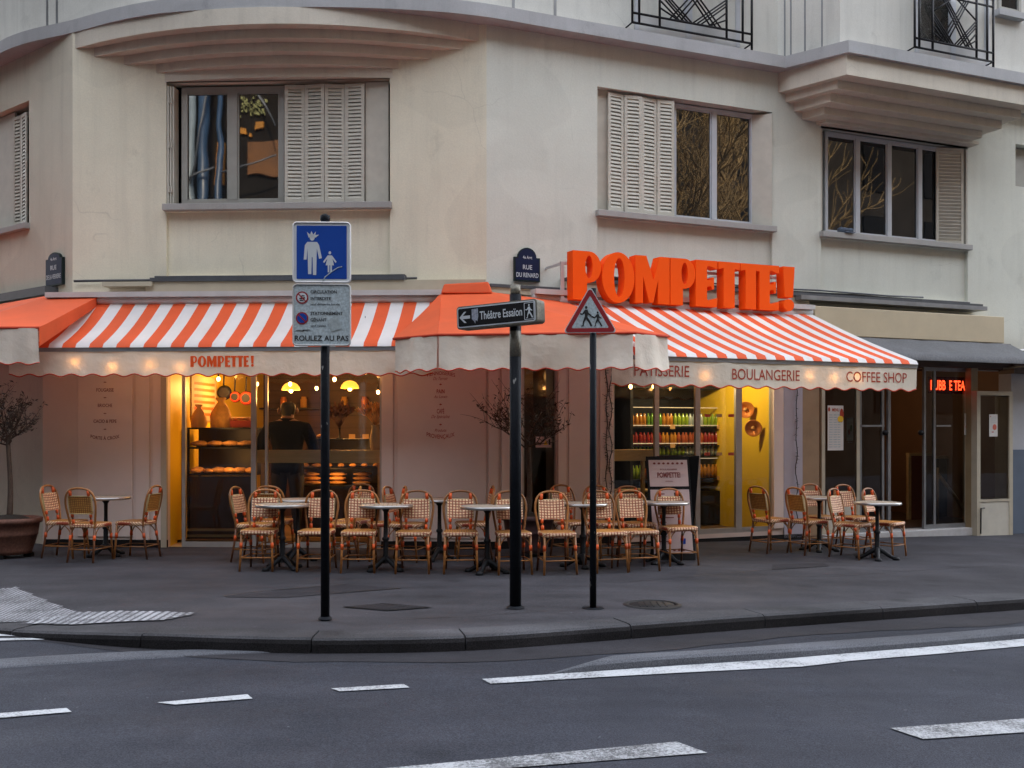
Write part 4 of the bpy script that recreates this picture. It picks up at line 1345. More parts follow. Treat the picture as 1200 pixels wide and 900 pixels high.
for x0, x1, body, py in ((741, 807, 'PÂTISSERIE', 441), (857, 936, 'BOULANGERIE', 445.5), (991, 1062, 'COFFEE SHOP', 448)):
    ua, ub = FR.u(x0, nD), FR.u(x1, nD)
    if body[0] == 'P': ua = FR.u(781, nD) - (ub - FR.u(781, nD)) * 1.45
    mb = MB(); lay_text(mb, body, lambda x, y: PD(x, y, .006), (ua + ub) / 2 - uD0, FR.z((x0 + x1) / 2, py, nD), .138, ub - ua, 'C', .004); mb.build('valance_lettering', M['text_red'], vD)

def hip_awning(label, front, tops, faces, zf, zbot, case):
    """plain orange hooded awning: front = plan path at zf, tops = wall points"""
    rt_ = thing('orange_awning', label, 'awning', tops[0], 0, 'plain orange corner awnings')
    P = [Vector((p.x, p.y, zf)) for p in front] + list(tops)
    mb = MB()
    for f in faces:
        c = [P[i] for i in f]
        if len(c) == 3: c = [c[0], c[1], c[2], c[2]]
        g = 8; vs = []
        for i in range(g + 1):
            for j in range(g + 1):
                s_, t = i / g, j / g
                p = c[0].lerp(c[1], s_).lerp(c[3].lerp(c[2], s_), t)
                vs.append(p + Vector((0, 0, -.04 * math.sin(math.pi * t) * (1 if len(set(f)) > 3 else .6))))
        mb.add(vs, [(i * (g + 1) + j, (i + 1) * (g + 1) + j, (i + 1) * (g + 1) + j + 1, i * (g + 1) + j + 1) for i in range(g) for j in range(g)], 0, True)
    mb.build('canopy', M['cloth_orange'], rt_)
    mb = MB(); mb.tube([Vector((p.x, p.y, zf - .012)) for p in front], .017, 6); mb.build('front_hem', M['trim_red'], rt_)
    for i, (a, b) in enumerate(zip(front, front[1:])):
        d = (b - a).normalized()
        c, t, _, tot = valance_geo([a + d * .012, b - d * .012], zf - .02, zbot, .25, .03, 2.4)
        v = c.build('valance', M['cloth_cream'], rt_); t.build('scallop_trim', M['trim_red'], v)
    if case:
        case(rt_)
    return rt_
def wp(px, d): return Vector(((px - 600) / F * d, d))
def wp3(px, py, d): return Vector(((px - 600) / F * d, d, EYE - (py - HORIZON) / F * d))
frontC = [wp(461, 12.85), wp(513, 12.3), wp(743, 12.05), wp(784, 12.5)]
topsC = [wp3(517, 343, 14.15), wp3(575, 342, 14.15), wp3(664, 354, 14.55)]
def caseC(rt_):
    mb = MB(); a, b = topsC[0], topsC[1]
    z0 = a.z - .02
    mb.hexa([Vector((a.x, a.y - .1, z0)), Vector((b.x + .03, b.y - .1, z0)), Vector((b.x + .03, b.y + .1, z0)), Vector((a.x, a.y + .1, z0)),
             Vector((a.x + .04, a.y - .05, z0 + .13)), Vector((b.x - .03, b.y - .05, z0 + .16)), Vector((b.x - .03, b.y + .1, z0 + .16)), Vector((a.x + .04, a.y + .1, z0 + .13))])
    mb.build('hood', M['cloth_orange'], rt_, bevel=.02, fix=True)
hip_awning('plain orange hooded awning wrapping the street corner behind the theatre sign', frontC, topsC, [(0, 1, 4, 4), (1, 2, 5, 4), (2, 3, 6, 5)], 2.70, 2.27, caseC)
frontA = [f2(FL, 8.6, 1.75), wp(-75, 12.9), wp(46, 12.9)]
topsA = [Vector((*f2(FL, 8.6, .3), 3.42)), wp3(58, 346, 14.6), wp3(116, 347, 14.45)]
hip_awning('plain orange awning at the far left with a short cream flap', frontA, topsA, [(0, 1, 4, 3), (1, 2, 5, 4)], 2.84, 2.38,
           lambda rt_: MB().quad(Vector((*wp(46, 12.9), 2.83)), wp3(116, 347, 14.45), wp3(116, 347, 14.45) - Vector((0, 0, .12)), Vector((*wp(46, 12.9), 2.60))).build('side_flap', M['cloth_orange'], rt_))

# ---------------------------------------------------------------- big channel letters
nS = .62
sign = thing('shop_sign', 'large orange three-dimensional POMPETTE! letters on a white rail', 'shop sign', FR(2.8, nS, 3.3))
mb = MB()
zb = 3.36
mb.fbox(FR, FR.u(656, nS - .1), FR.u(929, nS - .1), nS - .12, nS - .08, zb - .06, zb + .02)
mb.fbox(FR, FR.u(656, nS - .1), FR.u(675, nS - .1), .3, nS - .08, zb - .06, zb - .02)
for px in (659, 760, 850, 925):
    mb.fbox(FR, FR.u(px - 2, nS - .1), FR.u(px + 2, nS - .1), nS - .12, nS - .09, zb, zb + .52)
    mb.fbox(FR, FR.u(px - 1, nS - .1), FR.u(px + 1, nS - .1), .0, nS - .1, zb + .48, zb + .51)
mb.fbox(FR, FR.u(657, nS - .1), FR.u(925, nS - .1), nS - .118, nS - .092, zb + .48, zb + .52)
mb.build('rail', M['metal_white'], sign)
ranges = [('P', 668, 701, 0, 1), ('O', 702, 740, -.015, 1.02), ('M', 741, 781, .0, 1.0), ('P', 782, 811, .0, 1.0), ('E', 811.5, 837, .0, 1.0), ('T', 838, 863, .0, 1.0), ('T', 864, 887.5, 0, 1), ('E', 886, 909, 0, 1), ('!', 913.5, 927, .0, 1)]
for ch, xa, xb, lo, hi in ranges:
    ua, ub = FR.u(xa, nS), FR.u(xb, nS)
    H = .66
    mb = MB()
    fm = lambda a, b, d: FR(ua + a * (ub - ua), d, zb - .01 + (lo + b * (hi - lo)) * H)
    loops = glyph(ch)
    if ch == '!':
        for lp in loops: solid_shape(mb, [lp], fm, nS - .09, nS + .085)
    else: solid_shape(mb, loops, fm, nS - .09, nS + .085)
    mb.build('letter', M['sign_orange'], sign, bevel=.003, fix=True)

# ---------------------------------------------------------------- neighbour: tea shop
tea = thing('tea_shopfront', 'beige framed bubble tea shopfront with a red neon sign', 'shopfront', FR(7.4, S, gz(6)))
uT0, uT1 = ru(941), ru(1188)
zt0, zt1 = FR.z(1060, 364.5, S), FR.z(1060, 397, S)
gT = -.12
mb = MB(); mb.fbox(FR, ru(955), ru(1177), .02, S, zt1, zt0); mb.build('fascia', M['cream'], tea, bevel=.01, fix=True)
mb = MB()
mb.fbox(FR, uT0, uT1, .02, S - .06, 2.62, zt1 - .002); mb.build('lintel', M['brown'], tea)
mb = MB(); mb.fbox(FR, uT0, ru(962), .02, S - .04, -.4, 2.62); mb.build('side_post', pmat('tan_post', (.33, .22, .13), .5, .15, 4), tea)
mb = MB(); mb.fbox(FR, ru(1138), ru(1146), S - .12, S, -.4, 2.62); mb.build('side_post', pmat('ochre_post', (.30, .22, .12), .5, .15, 4), tea)
mb = MB(); mb.fbox(FR, ru(963), ru(1140), -.02, S + .02, -.5, gT + .08); mb.build('step', M['marble'], tea, bevel=.01, fix=True)
zf0 = gT + .082
def tpane(a, b, n, z0, z1, par, m='glass_grey'):
    m2 = MB(); m2.fquad(FR, FR.u(a, n), FR.u(b, n), n, z0, z1); m2.build('pane', M[m], par)
def tframe(xs, thick, n, z0, z1, mat, name='door_frame', rails=(.07, .06)):
    mb = MB()
    for x, t in zip(xs, thick): mb.fbox(FR, FR.u(x - t / 2, n), FR.u(x + t / 2, n), n - .045, n, z0, z1)
    if rails:
        mb.fbox(FR, FR.u(xs[0], n), FR.u(xs[-1], n), n - .045, n - .002, z0, z0 + rails[0]); mb.fbox(FR, FR.u(xs[0], n), FR.u(xs[-1], n), n - .045, n - .002, z1 - rails[1], z1)
    o = mb.build(name, M[mat], tea)
    for a, b in zip(xs, xs[1:]): tpane(a, b, n - .02, z0 + .04, z1 - .03, o)
    return o
tframe([965, 1006], [4, 3.5], S - .06, zf0, 2.5, 'beige_frame', 'window')
mb = MB(); mb.fbox(FR, FR.u(967, S - .1), FR.u(1005, S - .1), S - .13, S - .07, zf0, .52); mb.build('lower_panel', M['door_white'], tea)
d1 = tframe([1009, 1035], [1.6, 2.4], S - .1, zf0, 2.62, 'metal_grey')
d2 = tframe([1042, 1043.5], [2.2, 1], S - .1, zf0, 2.62, 'metal_grey', rails=None)
d3 = tframe([1084, 1095.5], [2.2, 2.4], S - .1, zf0, 2.62, 'metal_grey')
d4 = tframe([1095.6, 1138], [1.2, 1.6], S - .12, zf0, 2.62, 'metal_grey')
for px, py, par in ((1042, 507, d2), (1084, 507, d3)):
    u, z = FR.uz(px, py, S)
    m2 = MB(); m2.lathe([(.001, 0), (.045, .0), (.045, .05), (.001, .06)], FR(u, S - .1, z), 14, 0, Matrix.Rotation(R(90), 3, 'X')); m2.build('door_knob', M['iron'], par)
for (xa, xb, py, par) in ((1009, 1035, 499, d1), (1096, 1113, 499, d4)):
    m2 = MB(); z = FR.z(xa, py, S); m2.fbox(FR, FR.u(xa, S - .1), FR.u(xb, S - .1), S - .09, S - .07, z - .015, z + .015); m2.build('push_bar', M['metal_grey'], par)
# glazed wing on the right with a white lower panel
zw0, zw1 = FR.z(1166, 628, S + .12), FR.z(1166, 458.5, S + .12)
zm = FR.z(1166, 585, S + .12)
nW = S + .12
mb = MB()
for a, b in ((1145, 1149), (1183, 1187)): mb.fbox(FR, FR.u(a, nW), FR.u(b, nW), nW - .3, nW, zw0, zw1)
mb.fbox(FR, FR.u(1149, nW), FR.u(1183, nW), nW - .3, nW, zw1 - .07, zw1); mb.fbox(FR, FR.u(1149, nW), FR.u(1183, nW), nW - .3, nW, zm - .04, zm)
w_ = mb.build('glazed_wing', M['beige_frame'], tea)
mb = MB(); mb.fbox(FR, FR.u(1147, nW), FR.u(1186, nW), nW - .28, nW - .01, zw0, zm - .04); mb.build('lower_panel', M['door_white'], w_)
mb = MB(); mb.tube([FR(FR.u(1153, nW), nW + .012, zm - .14), FR(FR.u(1148.5, nW), nW + .02, zm - .14), FR(FR.u(1148.2, nW), nW + .02, zw0 + .05)], .012, 6); mb.build('cable', M['iron'], w_)
tpane(1148, 1184, nW - .03, zm, zw1 - .05, w_)
# room
def troom(u0, u1, dep, z0, z1):
    wallm = pmat('tea_shop_wall', (.22, .12, .06), .6, .12, 2); fl = pmat('tea_shop_floor', (.08, .05, .035), .4, .2, 2)
    n0 = .02
    for nm, q, m in (('interior_wall', (FR(u0, n0, z0), FR(u0, n0 - dep, z0), FR(u0, n0 - dep, z1), FR(u0, n0, z1)), wallm),
                  ('interior_wall', (FR(u1, n0, z0), FR(u1, n0 - dep, z0), FR(u1, n0 - dep, z1), FR(u1, n0, z1)), wallm),
                  ('interior_wall', (FR(u0, n0 - dep, z0), FR(u1, n0 - dep, z0), FR(u1, n0 - dep, z1), FR(u0, n0 - dep, z1)), wallm),
                  ('interior_floor', (FR(u0, n0, z0), FR(u1, n0, z0), FR(u1, n0 - dep, z0), FR(u0, n0 - dep, z0)), fl),
                  ('interior_ceiling', (FR(u0, n0, z1), FR(u1, n0, z1), FR(u1, n0 - dep, z1), FR(u0, n0 - dep, z1)), M['ceiling'])):
        m2 = MB(); m2.quad(*q); m2.build(nm, m, tea)
troom(uT0 + .05, uT1 + .3, 3.6, gT + .09, 2.72)
# neon
neon = thing('neon_sign', 'red lit window sign reading BUBB E TEA with its L dark', 'neon sign', FR(ru(1112), .1, 2.2))
mb = MB(); u, z = FR.uz(1111, 457, .15)
lay_text(mb, 'BUBB  E TEA', lambda a, b: FR(a, .15, b), u, z, .165, FR.u(1131, .15) - FR.u(1091, .15), 'C', .012)
mb.build('letters', M['neon'], neon)
mb = MB(); mb.fbox(FR, u - .4, u + .4, .1, .12, z - .06, z + .22); mb.build('backing_board', M['black'], neon)
# awning of the tea shop
rt_ = thing('grey_awning', 'short faded grey awning over the tea shop', 'awning', FR(8, S, 2.9))
mb = MB(); vs = []
ua, ub = ru(1000), ru(1184)
za = zt1 - .01; zf = FR.z(1150, 418, S + .75)
for i in range(13):
    u = ua + (ub - ua) * i / 12
    for t in (0, .3, .6, 1): vs.append(FR(u, S + .75 * t, za + (zf - za) * t - .03 * math.sin(math.pi * t) + .006 * math.sin(u * 9)))
    vs.append(FR(u, S + .76, zf - .09))
mb.add(vs, [(i * 5 + j, i * 5 + 5 + j, i * 5 + 6 + j, i * 5 + 1 + j) for i in range(12) for j in range(4)], 0, True)
mb.build('canopy', pmat('awning_canvas_grey', (.12, .122, .128), .8, .2, 3, 40, .2, 10), rt_)
for u in (ub - .15, ua + .4):
    mb = MB(); mb.tube([FR(u, S, zf - .12), FR(u, S + .7, zf - .08)], .022, 6); mb.build('folding_arm', M['metal_grey'], rt_)
rt2 = thing('white_awning', 'pale folded awning at the right edge beyond the grey one', 'awning', FR(10.2, S, 3))
mb = MB(); vs = []
for i in range(7):
    u = ru(1172) + .05 + 2.0 * i / 6
    for t in (0, .5, 1): vs.append(FR(u, S - .1 + .62 * t, 2.98 - .30 * t - .03 * math.sin(math.pi * t)))
mb.add(vs, [(i * 3 + j, i * 3 + 3 + j, i * 3 + 4 + j, i * 3 + 1 + j) for i in range(6) for j in range(2)], 0, True)
mb.build('canopy', M['white'], rt2)
# next front beyond
nx_ = thing('neighbouring_shopfront', 'plain grey shopfront with a blue grey base at the right edge', 'shopfront', FR(11.5, .2, gz(9)))
mb = MB(); mb.fbox(FR, uT1 + .02, 14.5, .02, .28, 1.25, 2.55); mb.build('panel', M['pale_grey'], nx_)
mb = MB(); mb.fbox(FR, uT1 + .02, 14.5, .02, .30, -.6, 1.25); mb.build('base_panel', M['greyblue'], nx_)
mb = MB(); mb.fbox(FR, uT1 + .02, 14.5, .02, .34, 2.552, 2.95); mb.build('fascia', M['brown'], nx_)
mb = MB(); mb.fbox(FR, 14.502, 32, -.3, .02, -.9, ZL1 - .1); mb.build('party_wall', M['wall_grey'], bld)

# posters
def poster(px, py, w, h, n, label, kind):
    u, z = FR.uz(px, py, n)
    rt_ = thing('poster', label, 'poster', FR(u, n, z - h / 2), 0, 'notices in the tea shop windows')
    mb = MB(); mb.fbox(FR, u - w / 2, u + w / 2, n, n + .004, z - h / 2, z + h / 2); mb.build('sheet', M['paper'], rt_)
    fm = lambda a, b: FR(u + a, n + .007, z + b)
    mb = MB()
    if kind == 0:
        lay_text(mb, 'MENU', fm, 0, h / 2 - .09, .05, w * .45, 'C', .02)
        flat_shape(mb, [ell(-w * .42, h / 2 - .06, .02, .035, 12)], fm)
        flat_shape(mb, [ell(w * .38, h * .28, .04, .11, 14)], fm)
        mb.build('print', M['text_red'], rt_)
        mb = MB()
        for k in range(14):
            y = h * .3 - k * h * .055
            for x0, x1 in ((-.42, -.2), (-.14, .08), (.12, .3)): flat_shape(mb, [[(x0 * w, y), (x1 * w, y), (x1 * w, y - .012), (x0 * w, y - .012)]], fm)
        mb.build('small_print', M['sign_grey'], rt_)
        mb = MB(); flat_shape(mb, [ell(w * .3, h * .2, .06, .05, 14)], lambda a, b: FR(u + a, n + .009, z + b)); mb.build('fruit_print', M['yellow'], rt_)
    elif kind == 1:
        flat_shape(mb, [ell(w * .12, -h * .08, w * .24, w * .26, 18)], fm); flat_shape(mb, [ell(-w * .1, -h * .3, w * .15, w * .05, 12)], fm); flat_shape(mb, [ell(-w * .36, h * .4, .012, .012, 8)], fm)
        mb.build('print', M['neon_print'], rt_)
        mb = MB()
        for k in range(4): flat_shape(mb, [[(-w * .25, h * .38 - k * .03), (w * .3, h * .38 - k * .03), (w * .3, h * .37 - k * .03), (-w * .25, h * .37 - k * .03)]], fm)
        mb.build('small_print', M['sign_grey'], rt_)
    else:
        flat_shape(mb, [ell(-w * .15, -h * .12, w * .17, h * .13, 14)], fm); mb.build('print', M['text_red'], rt_)
        mb = MB(); flat_shape(mb, [ell(w * .15, h * .05, w * .16, h * .15, 14)], fm); mb.build('fruit_print', M['leaf_print'], rt_)
        mb = MB()
        for k in range(5): flat_shape(mb, [[(-w * .35, -h * .3 - k * .025), (w * .35, -h * .3 - k * .025), (w * .35, -h * .315 - k * .025), (-w * .35, -h * .315 - k * .025)]], fm)
        mb.build('small_print', M['sign_grey'], rt_)
M['neon_print'] = pmat('print_coral', (.6, .13, .08), .7)
M['leaf_print'] = pmat('print_green', (.16, .25, .10), .7)
poster(979, 501.5, .31, .70, S - .055, 'tall menu poster with red heading in the beige framed window', 0)
poster(996, 503, .13, .36, S - .10, 'narrow pale notice beside the tall menu poster', 2)
poster(1134, 497, .16, .36, S - .11, 'small green and red notice on the glass left of the beige post', 2)
poster(1164, 498.5, .19, .37, nW - .02, 'white poster with a coral fruit print in the glazed wing', 1)
# tea-shop furniture
c_ = thing('tea_counter', 'dark wooden counter with a pale top inside the tea shop', 'counter', FR(9, -1.6, gT + .09))
mb = MB(); mb.fbox(FR, FR.u(1100, -1.4), FR.u(1142, -1.4), -2.0, -1.4, gT + .09, 1.05); mb.build('body', M['darkbrown'], c_)
mb = MB(); mb.fbox(FR, FR.u(1098, -1.36), FR.u(1143, -1.36), -2.05, -1.36, 1.052, 1.10); mb.build('top', M['oak'], c_)
c2 = thing('wooden_partition', 'slim wooden partition standing in the tea shop doorway', 'partition', FR(7.6, -1.2, gT + .09))
mb = MB()
uu, u2 = FR.u(1063, -1.2), FR.u(1094, -1.2)
mb.fbox(FR, uu, uu + .06, -1.22, -1.16, gT + .09, 1.12); mb.fbox(FR, u2 - .06, u2, -1.22, -1.16, gT + .09, 1.12); mb.fbox(FR, uu, u2, -1.23, -1.15, 1.12, 1.17); mb.build('frame', M['oak'], c2)
mb = MB(); mb.fbox(FR, uu + .06, u2 - .06, -1.21, -1.17, gT + .09, 1.118); mb.build('panel', pmat('rust_panel', (.12, .035, .02), .6, .2, 3), c2)
c3 = thing('leaning_rail', 'pale wooden handrail slanting down inside the tea shop', 'handrail', FR(9, -1, gT + .09))
mb = MB(); mb.tube([FR(FR.u(1099, -.9), -.9, FR.z(1099, 555, -.9)), FR(FR.u(1136, -.9), -.9, FR.z(1136, 604, -.9))], .03, 6); mb.build('rail', M['oak'], c3)
mb = MB(); mb.tube([FR(FR.u(1099, -.9), -.9, gT + .09), FR(FR.u(1099, -.9), -.9, FR.z(1099, 548, -.9))], .022, 6); mb.build('post', M['oak'], c3)
# ---------------------------------------------------------------- street signs
def post_base(px, py):
    p = ground(px, py); p.z = pave_z(p.x, p.y); return p
class Plate:
    """upright sign plate: centre, yaw and roll; call (a, b, depth)"""
    def __init__(s, c, yaw=0, roll=0):
        s.c = Vector(c); s.M = Matrix.Rotation(yaw, 3, 'Z') @ Matrix.Rotation(roll, 3, 'Y')
    def __call__(s, a, b, d=0): return s.c + s.M @ Vector((a, -d, b))

def person_shape(mb, F_, x, y, h, mat, skirt=False, crown=False, stride=False, d=.004):
    fm = lambda a, b: F_(x + a * h, y + b * h, d)
    flat_shape(mb, [ell(0, .925, .062, .075, 16)], fm, mat)
    if stride:
        body = [(-.06, .82), (.07, .82), (.12, .66), (.26, .56), (.24, .50), (.08, .58), (.07, .46), (.20, .26), (.30, .04), (.22, .0), (.10, .22), (.0, .36), (-.10, .2), (-.12, .02), (-.24, .0), (-.24, .05), (-.17, .06), (-.16, .24), (-.07, .48), (-.06, .64), (-.2, .56), (-.30, .60), (-.28, .66), (-.19, .63)]
        flat_shape(mb, [body], fm, mat); return
    if skirt:
        body = [(-.1, .80), (.1, .80), (.32, .5), (.27, .44), (.12, .64), (.2, .33), (.1, .33), (.1, 0), (.02, 0), (.02, .33), (-.02, .33), (-.02, 0), (-.1, 0), (-.1, .33), (-.2, .33), (-.12, .64), (-.27, .44), (-.32, .5)]
    else:
        body = [(-.12, .82), (.12, .82), (.17, .74), (.24, .42), (.17, .40), (.115, .66), (.11, .46), (.1, 0), (.02, 0), (.01, .44), (-.01, .44), (-.02, .02), (-.1, .02), (-.11, .46), (-.115, .66), (-.14, .38), (-.21, .38), (-.18, .74)]
    flat_shape(mb, [body], fm, mat)
    if crown: flat_shape(mb, [[(-.09, .93), (.09, .93), (.17, 1.0), (.08, .99), (.09, 1.08), (.03, 1.0), (-.02, 1.09), (-.05, 1.0), (-.13, 1.07)]], fm, mat)

# pedestrian-zone sign
p = post_base(381, 727)
rt_ = thing('zone_sign', 'tall dark post with a blue pedestrian sign above a grey notice reading roulez au pas', 'road sign', p)
D = p.y
zz = lambda py, d: EYE - (py - HORIZON) / F * d
ztop = zz(257, D)
mb = MB(); mb.tube([p, Vector((p.x, p.y, ztop))], .037, 14); mb.lathe([(.04, ztop - .01), (.043, ztop), (.04, ztop + .03), (.01, ztop + .045)], (p.x, p.y, 0), 14); mb.lathe([(.06, .012), (.05, .03), (.04, .035)], p, 16); mb.build('pole', M['post'], rt_)
d_ = D - .06
cxp = (377 - 600) / F * d_
hw = 34 / F * d_
for (ya, yb, kind) in ((260, 331.5, 'blue'), (332.5, 405.5, 'grey')):
    za, zb_ = zz(ya, d_), zz(yb, d_); h = (za - zb_) / 2
    P_ = Plate((cxp, d_, (za + zb_) / 2), R(2))
    mb = MB(); solid_shape(mb, [rrect(-hw, -h, hw, h, .035)], lambda a, b, d: P_(a, b, d), -.022, .0)
    pl = mb.build('sign_plate', M['sign_white' if kind == 'blue' else 'sign_grey'], rt_)
    rim = MB(); o_ = [P_(a, b, .004) for a, b in rrect(-hw + .006, -h + .006, hw - .006, h - .006, .032)]; rim.tube(o_, .007, 6, 0, True); rim.build('plate_rim', M['white' if kind == 'blue' else 'metal_white'], pl)
    if kind == 'blue':
        m2 = MB(); flat_shape(m2, [rrect(-hw + .034, -h + .032, hw - .034, h - .032, .008)], lambda a, b: P_(a, b, .003)); m2.build('blue_field', M['sign_blue'], pl)
        m2 = MB(); person_shape(m2, P_, -.078, -h + .065, .335, 0, crown=True, d=.006); person_shape(m2, P_, .068, -h + .088, .175, 0, skirt=True, d=.006); m2.build('figures', M['sign_white'], pl)
        m2 = MB(); m2.tube([P_(a, b, .005) for a, b in ((-.0, -h + .0), (.03, -h + .05), (.08, -h + .09), (.13, -h + .125), (.17, -h + .135))], .004, 4); m2.build('scratch', M['sign_grey'], pl)
    else:
        fm = lambda a, b: P_(a, b, .004); W2 = 2 * hw
        X_ = lambda v: -hw + W2 * v; Y_ = lambda v: h - 2 * h * v
        m2 = MB()
        def tx(s, x0, x1, yb_, hh, bold=.02):
            m2 = MB(); lay_text(m2, s, fm, X_(x0), Y_(yb_), hh, W2 * (x1 - x0), 'L', bold); m2.build('lettering', M['ink'], pl)
        tx('CIRCULATION', .31, .76, .155, .026); tx('INTERDITE', .31, .66, .262, .026); tx('sauf desserte locale', .31, .81, .345, .018, .01)
        tx('STATIONNEMENT', .31, .86, .50, .026); tx('GÊNANT', .31, .58, .605, .026); tx('sauf cycles', .31, .57, .69, .018, .01)
        tx('ROULEZ AU PAS', .04, .96, .915, .044, .015)
        m2.box(P_(X_(.13), Y_(.755), .004), (.07, .002, .006)); m2.box(P_(X_(.24), Y_(.745), .004), (.06, .002, .006))
        m2.build('arrow_mark', M['ink'], pl)
        for yv, nm in ((.225, 'no_entry'), (.555, 'no_parking')):
            m2 = MB(); flat_shape(m2, [ell(0, 0, .052, .052, 28)], lambda a, b: fm(X_(.165) + a, Y_(yv) + b)); disc = m2.build('red_disc', M['sign_red'], pl)
            m2 = MB(); flat_shape(m2, [ell(0, 0, .040, .040, 28)], lambda a, b: P_(X_(.165) + a, Y_(yv) + b, .006)); m2.build('disc_field', M['sign_white' if nm == 'no_entry' else 'sign_blue'], pl)
            if nm == 'no_entry':
                m2 = MB()
                for q in ([(-.025, -.012), (-.02, -.004), (.0, .0), (.02, .004), (.03, -.005), (.01, -.012)], [(-.012, .01), (.0, .02), (.022, .018), (.02, .01)], [(-.022, -.028), (-.016, -.018), (.012, -.02), (.014, -.028)]): flat_shape(m2, [q], lambda a, b: P_(X_(.165) + a, Y_(yv) + b, .008))
                m2.build('vehicle_symbols', M['ink'], pl)
            m2 = MB(); c45 = math.sqrt(.5)
            flat_shape(m2, [[((-.042 * c45 - .005 * c45), (.042 * c45 - .005 * c45)), ((.042 * c45 - .005 * c45), (-.042 * c45 - .005 * c45)), ((.042 * c45 + .005 * c45), (-.042 * c45 + .005 * c45)), ((-.042 * c45 + .005 * c45), (.042 * c45 + .005 * c45))]], lambda a, b: P_(X_(.165) + a, Y_(yv) + b, .0095)); m2.build('slash', M['sign_red'], pl)
        m2 = MB(); flat_shape(m2, [[(X_(.60), Y_(.585)), (X_(.78), Y_(.545)), (X_(.85), Y_(.72)), (X_(.66), Y_(.77))]], lambda a, b: P_(a, b, .006)); m2.build('torn_sticker', pmat('torn_sticker', (.36, .42, .43), .5, .3, 30), pl)

# theatre direction sign
p = post_base(604, 713)
rt_ = thing('direction_sign', 'dark post with a slanted black sign pointing left to Théâtre Essaïon', 'direction sign', p)
D = p.y
mb = MB(); mb.tube([p, Vector((p.x, p.y, zz(345, D)))], .052, 16); mb.lathe([(.085, .006), (.075, .02), (.056, .025)], p, 18)
mb.build('pole', M['post'], rt_)
mb = MB(); mb.tube([Vector((p.x, p.y, zz(345, D))), Vector((p.x, p.y, zz(334, D)))], .046, 14)
mb.lathe([(.047, zz(366, D)), (.05, zz(366, D)), (.05, zz(364, D)), (.047, zz(364, D))], (p.x, p.y, 0), 14)
mb.tube([Vector((p.x, p.y, zz(390, D) - .02)), Vector((p.x, p.y, zz(334, D)))], .045, 14)
for q in (381, 396, 404): mb.lathe([(.046, zz(q, D) - .004), (.049, zz(q, D)), (.046, zz(q, D) + .004)], (p.x, p.y, 0), 14)
mb.tube([Vector((p.x, p.y, zz(418, D))), Vector((p.x, p.y, zz(388, D)))], .053, 14)
mb.build('sleeve', M['post_grey'], rt_)
yaw = R(28)
cs = Vector(((581.5 - 600) / F * (D - .12), D - .12, zz(368.5, D - .12)))
P_ = Plate(cs, 0, 0)
P_.M = Matrix.Rotation(-yaw, 3, 'Z') @ Matrix.Rotation(R(-2.2), 3, 'Y')
hw2, hh = .405, .103
mb = MB(); solid_shape(mb, [rrect(-hw2, -hh, hw2, hh, .03)], lambda a, b, d: P_(a, b, d), -.15, .0); box_ = mb.build('sign_box', M['post_grey'], rt_, bevel=.008, fix=True)
mb = MB(); flat_shape(mb, [rrect(-hw2 + .012, -hh + .012, hw2 - .012, hh - .012, .022)], lambda a, b: P_(a, b, .009)); mb.build('white_border', M['sign_white'], box_)
mb = MB(); flat_shape(mb, [rrect(-hw2 + .022, -hh + .022, hw2 - .022, hh - .022, .016)], lambda a, b: P_(a, b, .011)); mb.build('black_field', M['black'], box_)
fm = lambda a, b: P_(a, b, .014)
mb = MB()
lay_text(mb, 'Théâtre Essaïon', fm, -.160, -.032, .074, .425, 'L', .012, 0, .0)
mb.build('lettering', M['sign_white'], box_); mb = MB()
flat_shape(mb, [[(-.370, .0), (-.32, .05), (-.297, .05), (-.335, .014), (-.26, .014), (-.26, -.014), (-.335, -.014), (-.297, -.05), (-.32, -.05)]], fm)
mb.build('arrow', M['sign_white'], box_); mb = MB()
flat_shape(mb, [rrect(.285, -.074, .382, .074, .006), rrect(.290, -.069, .377, .069, .004)], fm)
person_shape(mb, lambda a, b, d=0: P_(a, b, .015), .334, -.062, .122, 0, stride=True)
mb.build('walker_symbol', M['sign_white'], box_)
mb = MB(); flat_shape(mb, [[(-.242, .065), (-.178, .07), (-.174, .0), (-.187, -.047), (-.2, -.03), (-.208, -.065), (-.222, -.04), (-.242, -.02)]], fm); mb.build('theatre_emblem', pmat('emblem_grey', (.30, .32, .38), .5, .5, 60), box_)

# children warning triangle
p = post_base(695, 713)
rt_ = thing('warning_sign', 'thin dark post with a red bordered triangle showing two walking children', 'road sign', p)
D = p.y
mb = MB(); mb.tube([p, Vector((p.x, p.y, zz(338, D)))], .030, 12); mb.lathe([(.1, .003), (.095, .008), (.034, .010)], p, 16); mb.build('pole', M['post'], rt_)
P_ = Plate(((691.5 - 600) / F * (D - .05), D - .05, zz(390, D - .05)), R(-6))
def tri(half, hgt, r, y0):
    pts = [(-half, y0), (half, y0), (0, y0 + hgt)]
    out = []
    cen = (0, y0 + hgt / 3)
    for i, (x, y) in enumerate(pts):
        a0 = {0: 150, 1: -90, 2: 30}[i]
        vx, vy = cen[0] - x, cen[1] - y; l = math.hypot(vx, vy); cx_, cy_ = x + vx / l * r * 2, y + vy / l * r * 2
        out += [(cx_ + r * math.cos(R(a0 + 120 * k / 5)), cy_ + r * math.sin(R(a0 + 120 * k / 5))) for k in range(6)]
    return out
mb = MB(); solid_shape(mb, [tri(.243, .42, .022, 0)], lambda a, b, d: P_(a, b, d), -.02, 0); pl = mb.build('sign_plate', M['sign_white'], rt_)
mb = MB(); flat_shape(mb, [tri(.232, .40, .022, .006), tri(.168, .29, .008, .042)], lambda a, b: P_(a, b, .003)); mb.build('red_border', M['sign_red'], pl)
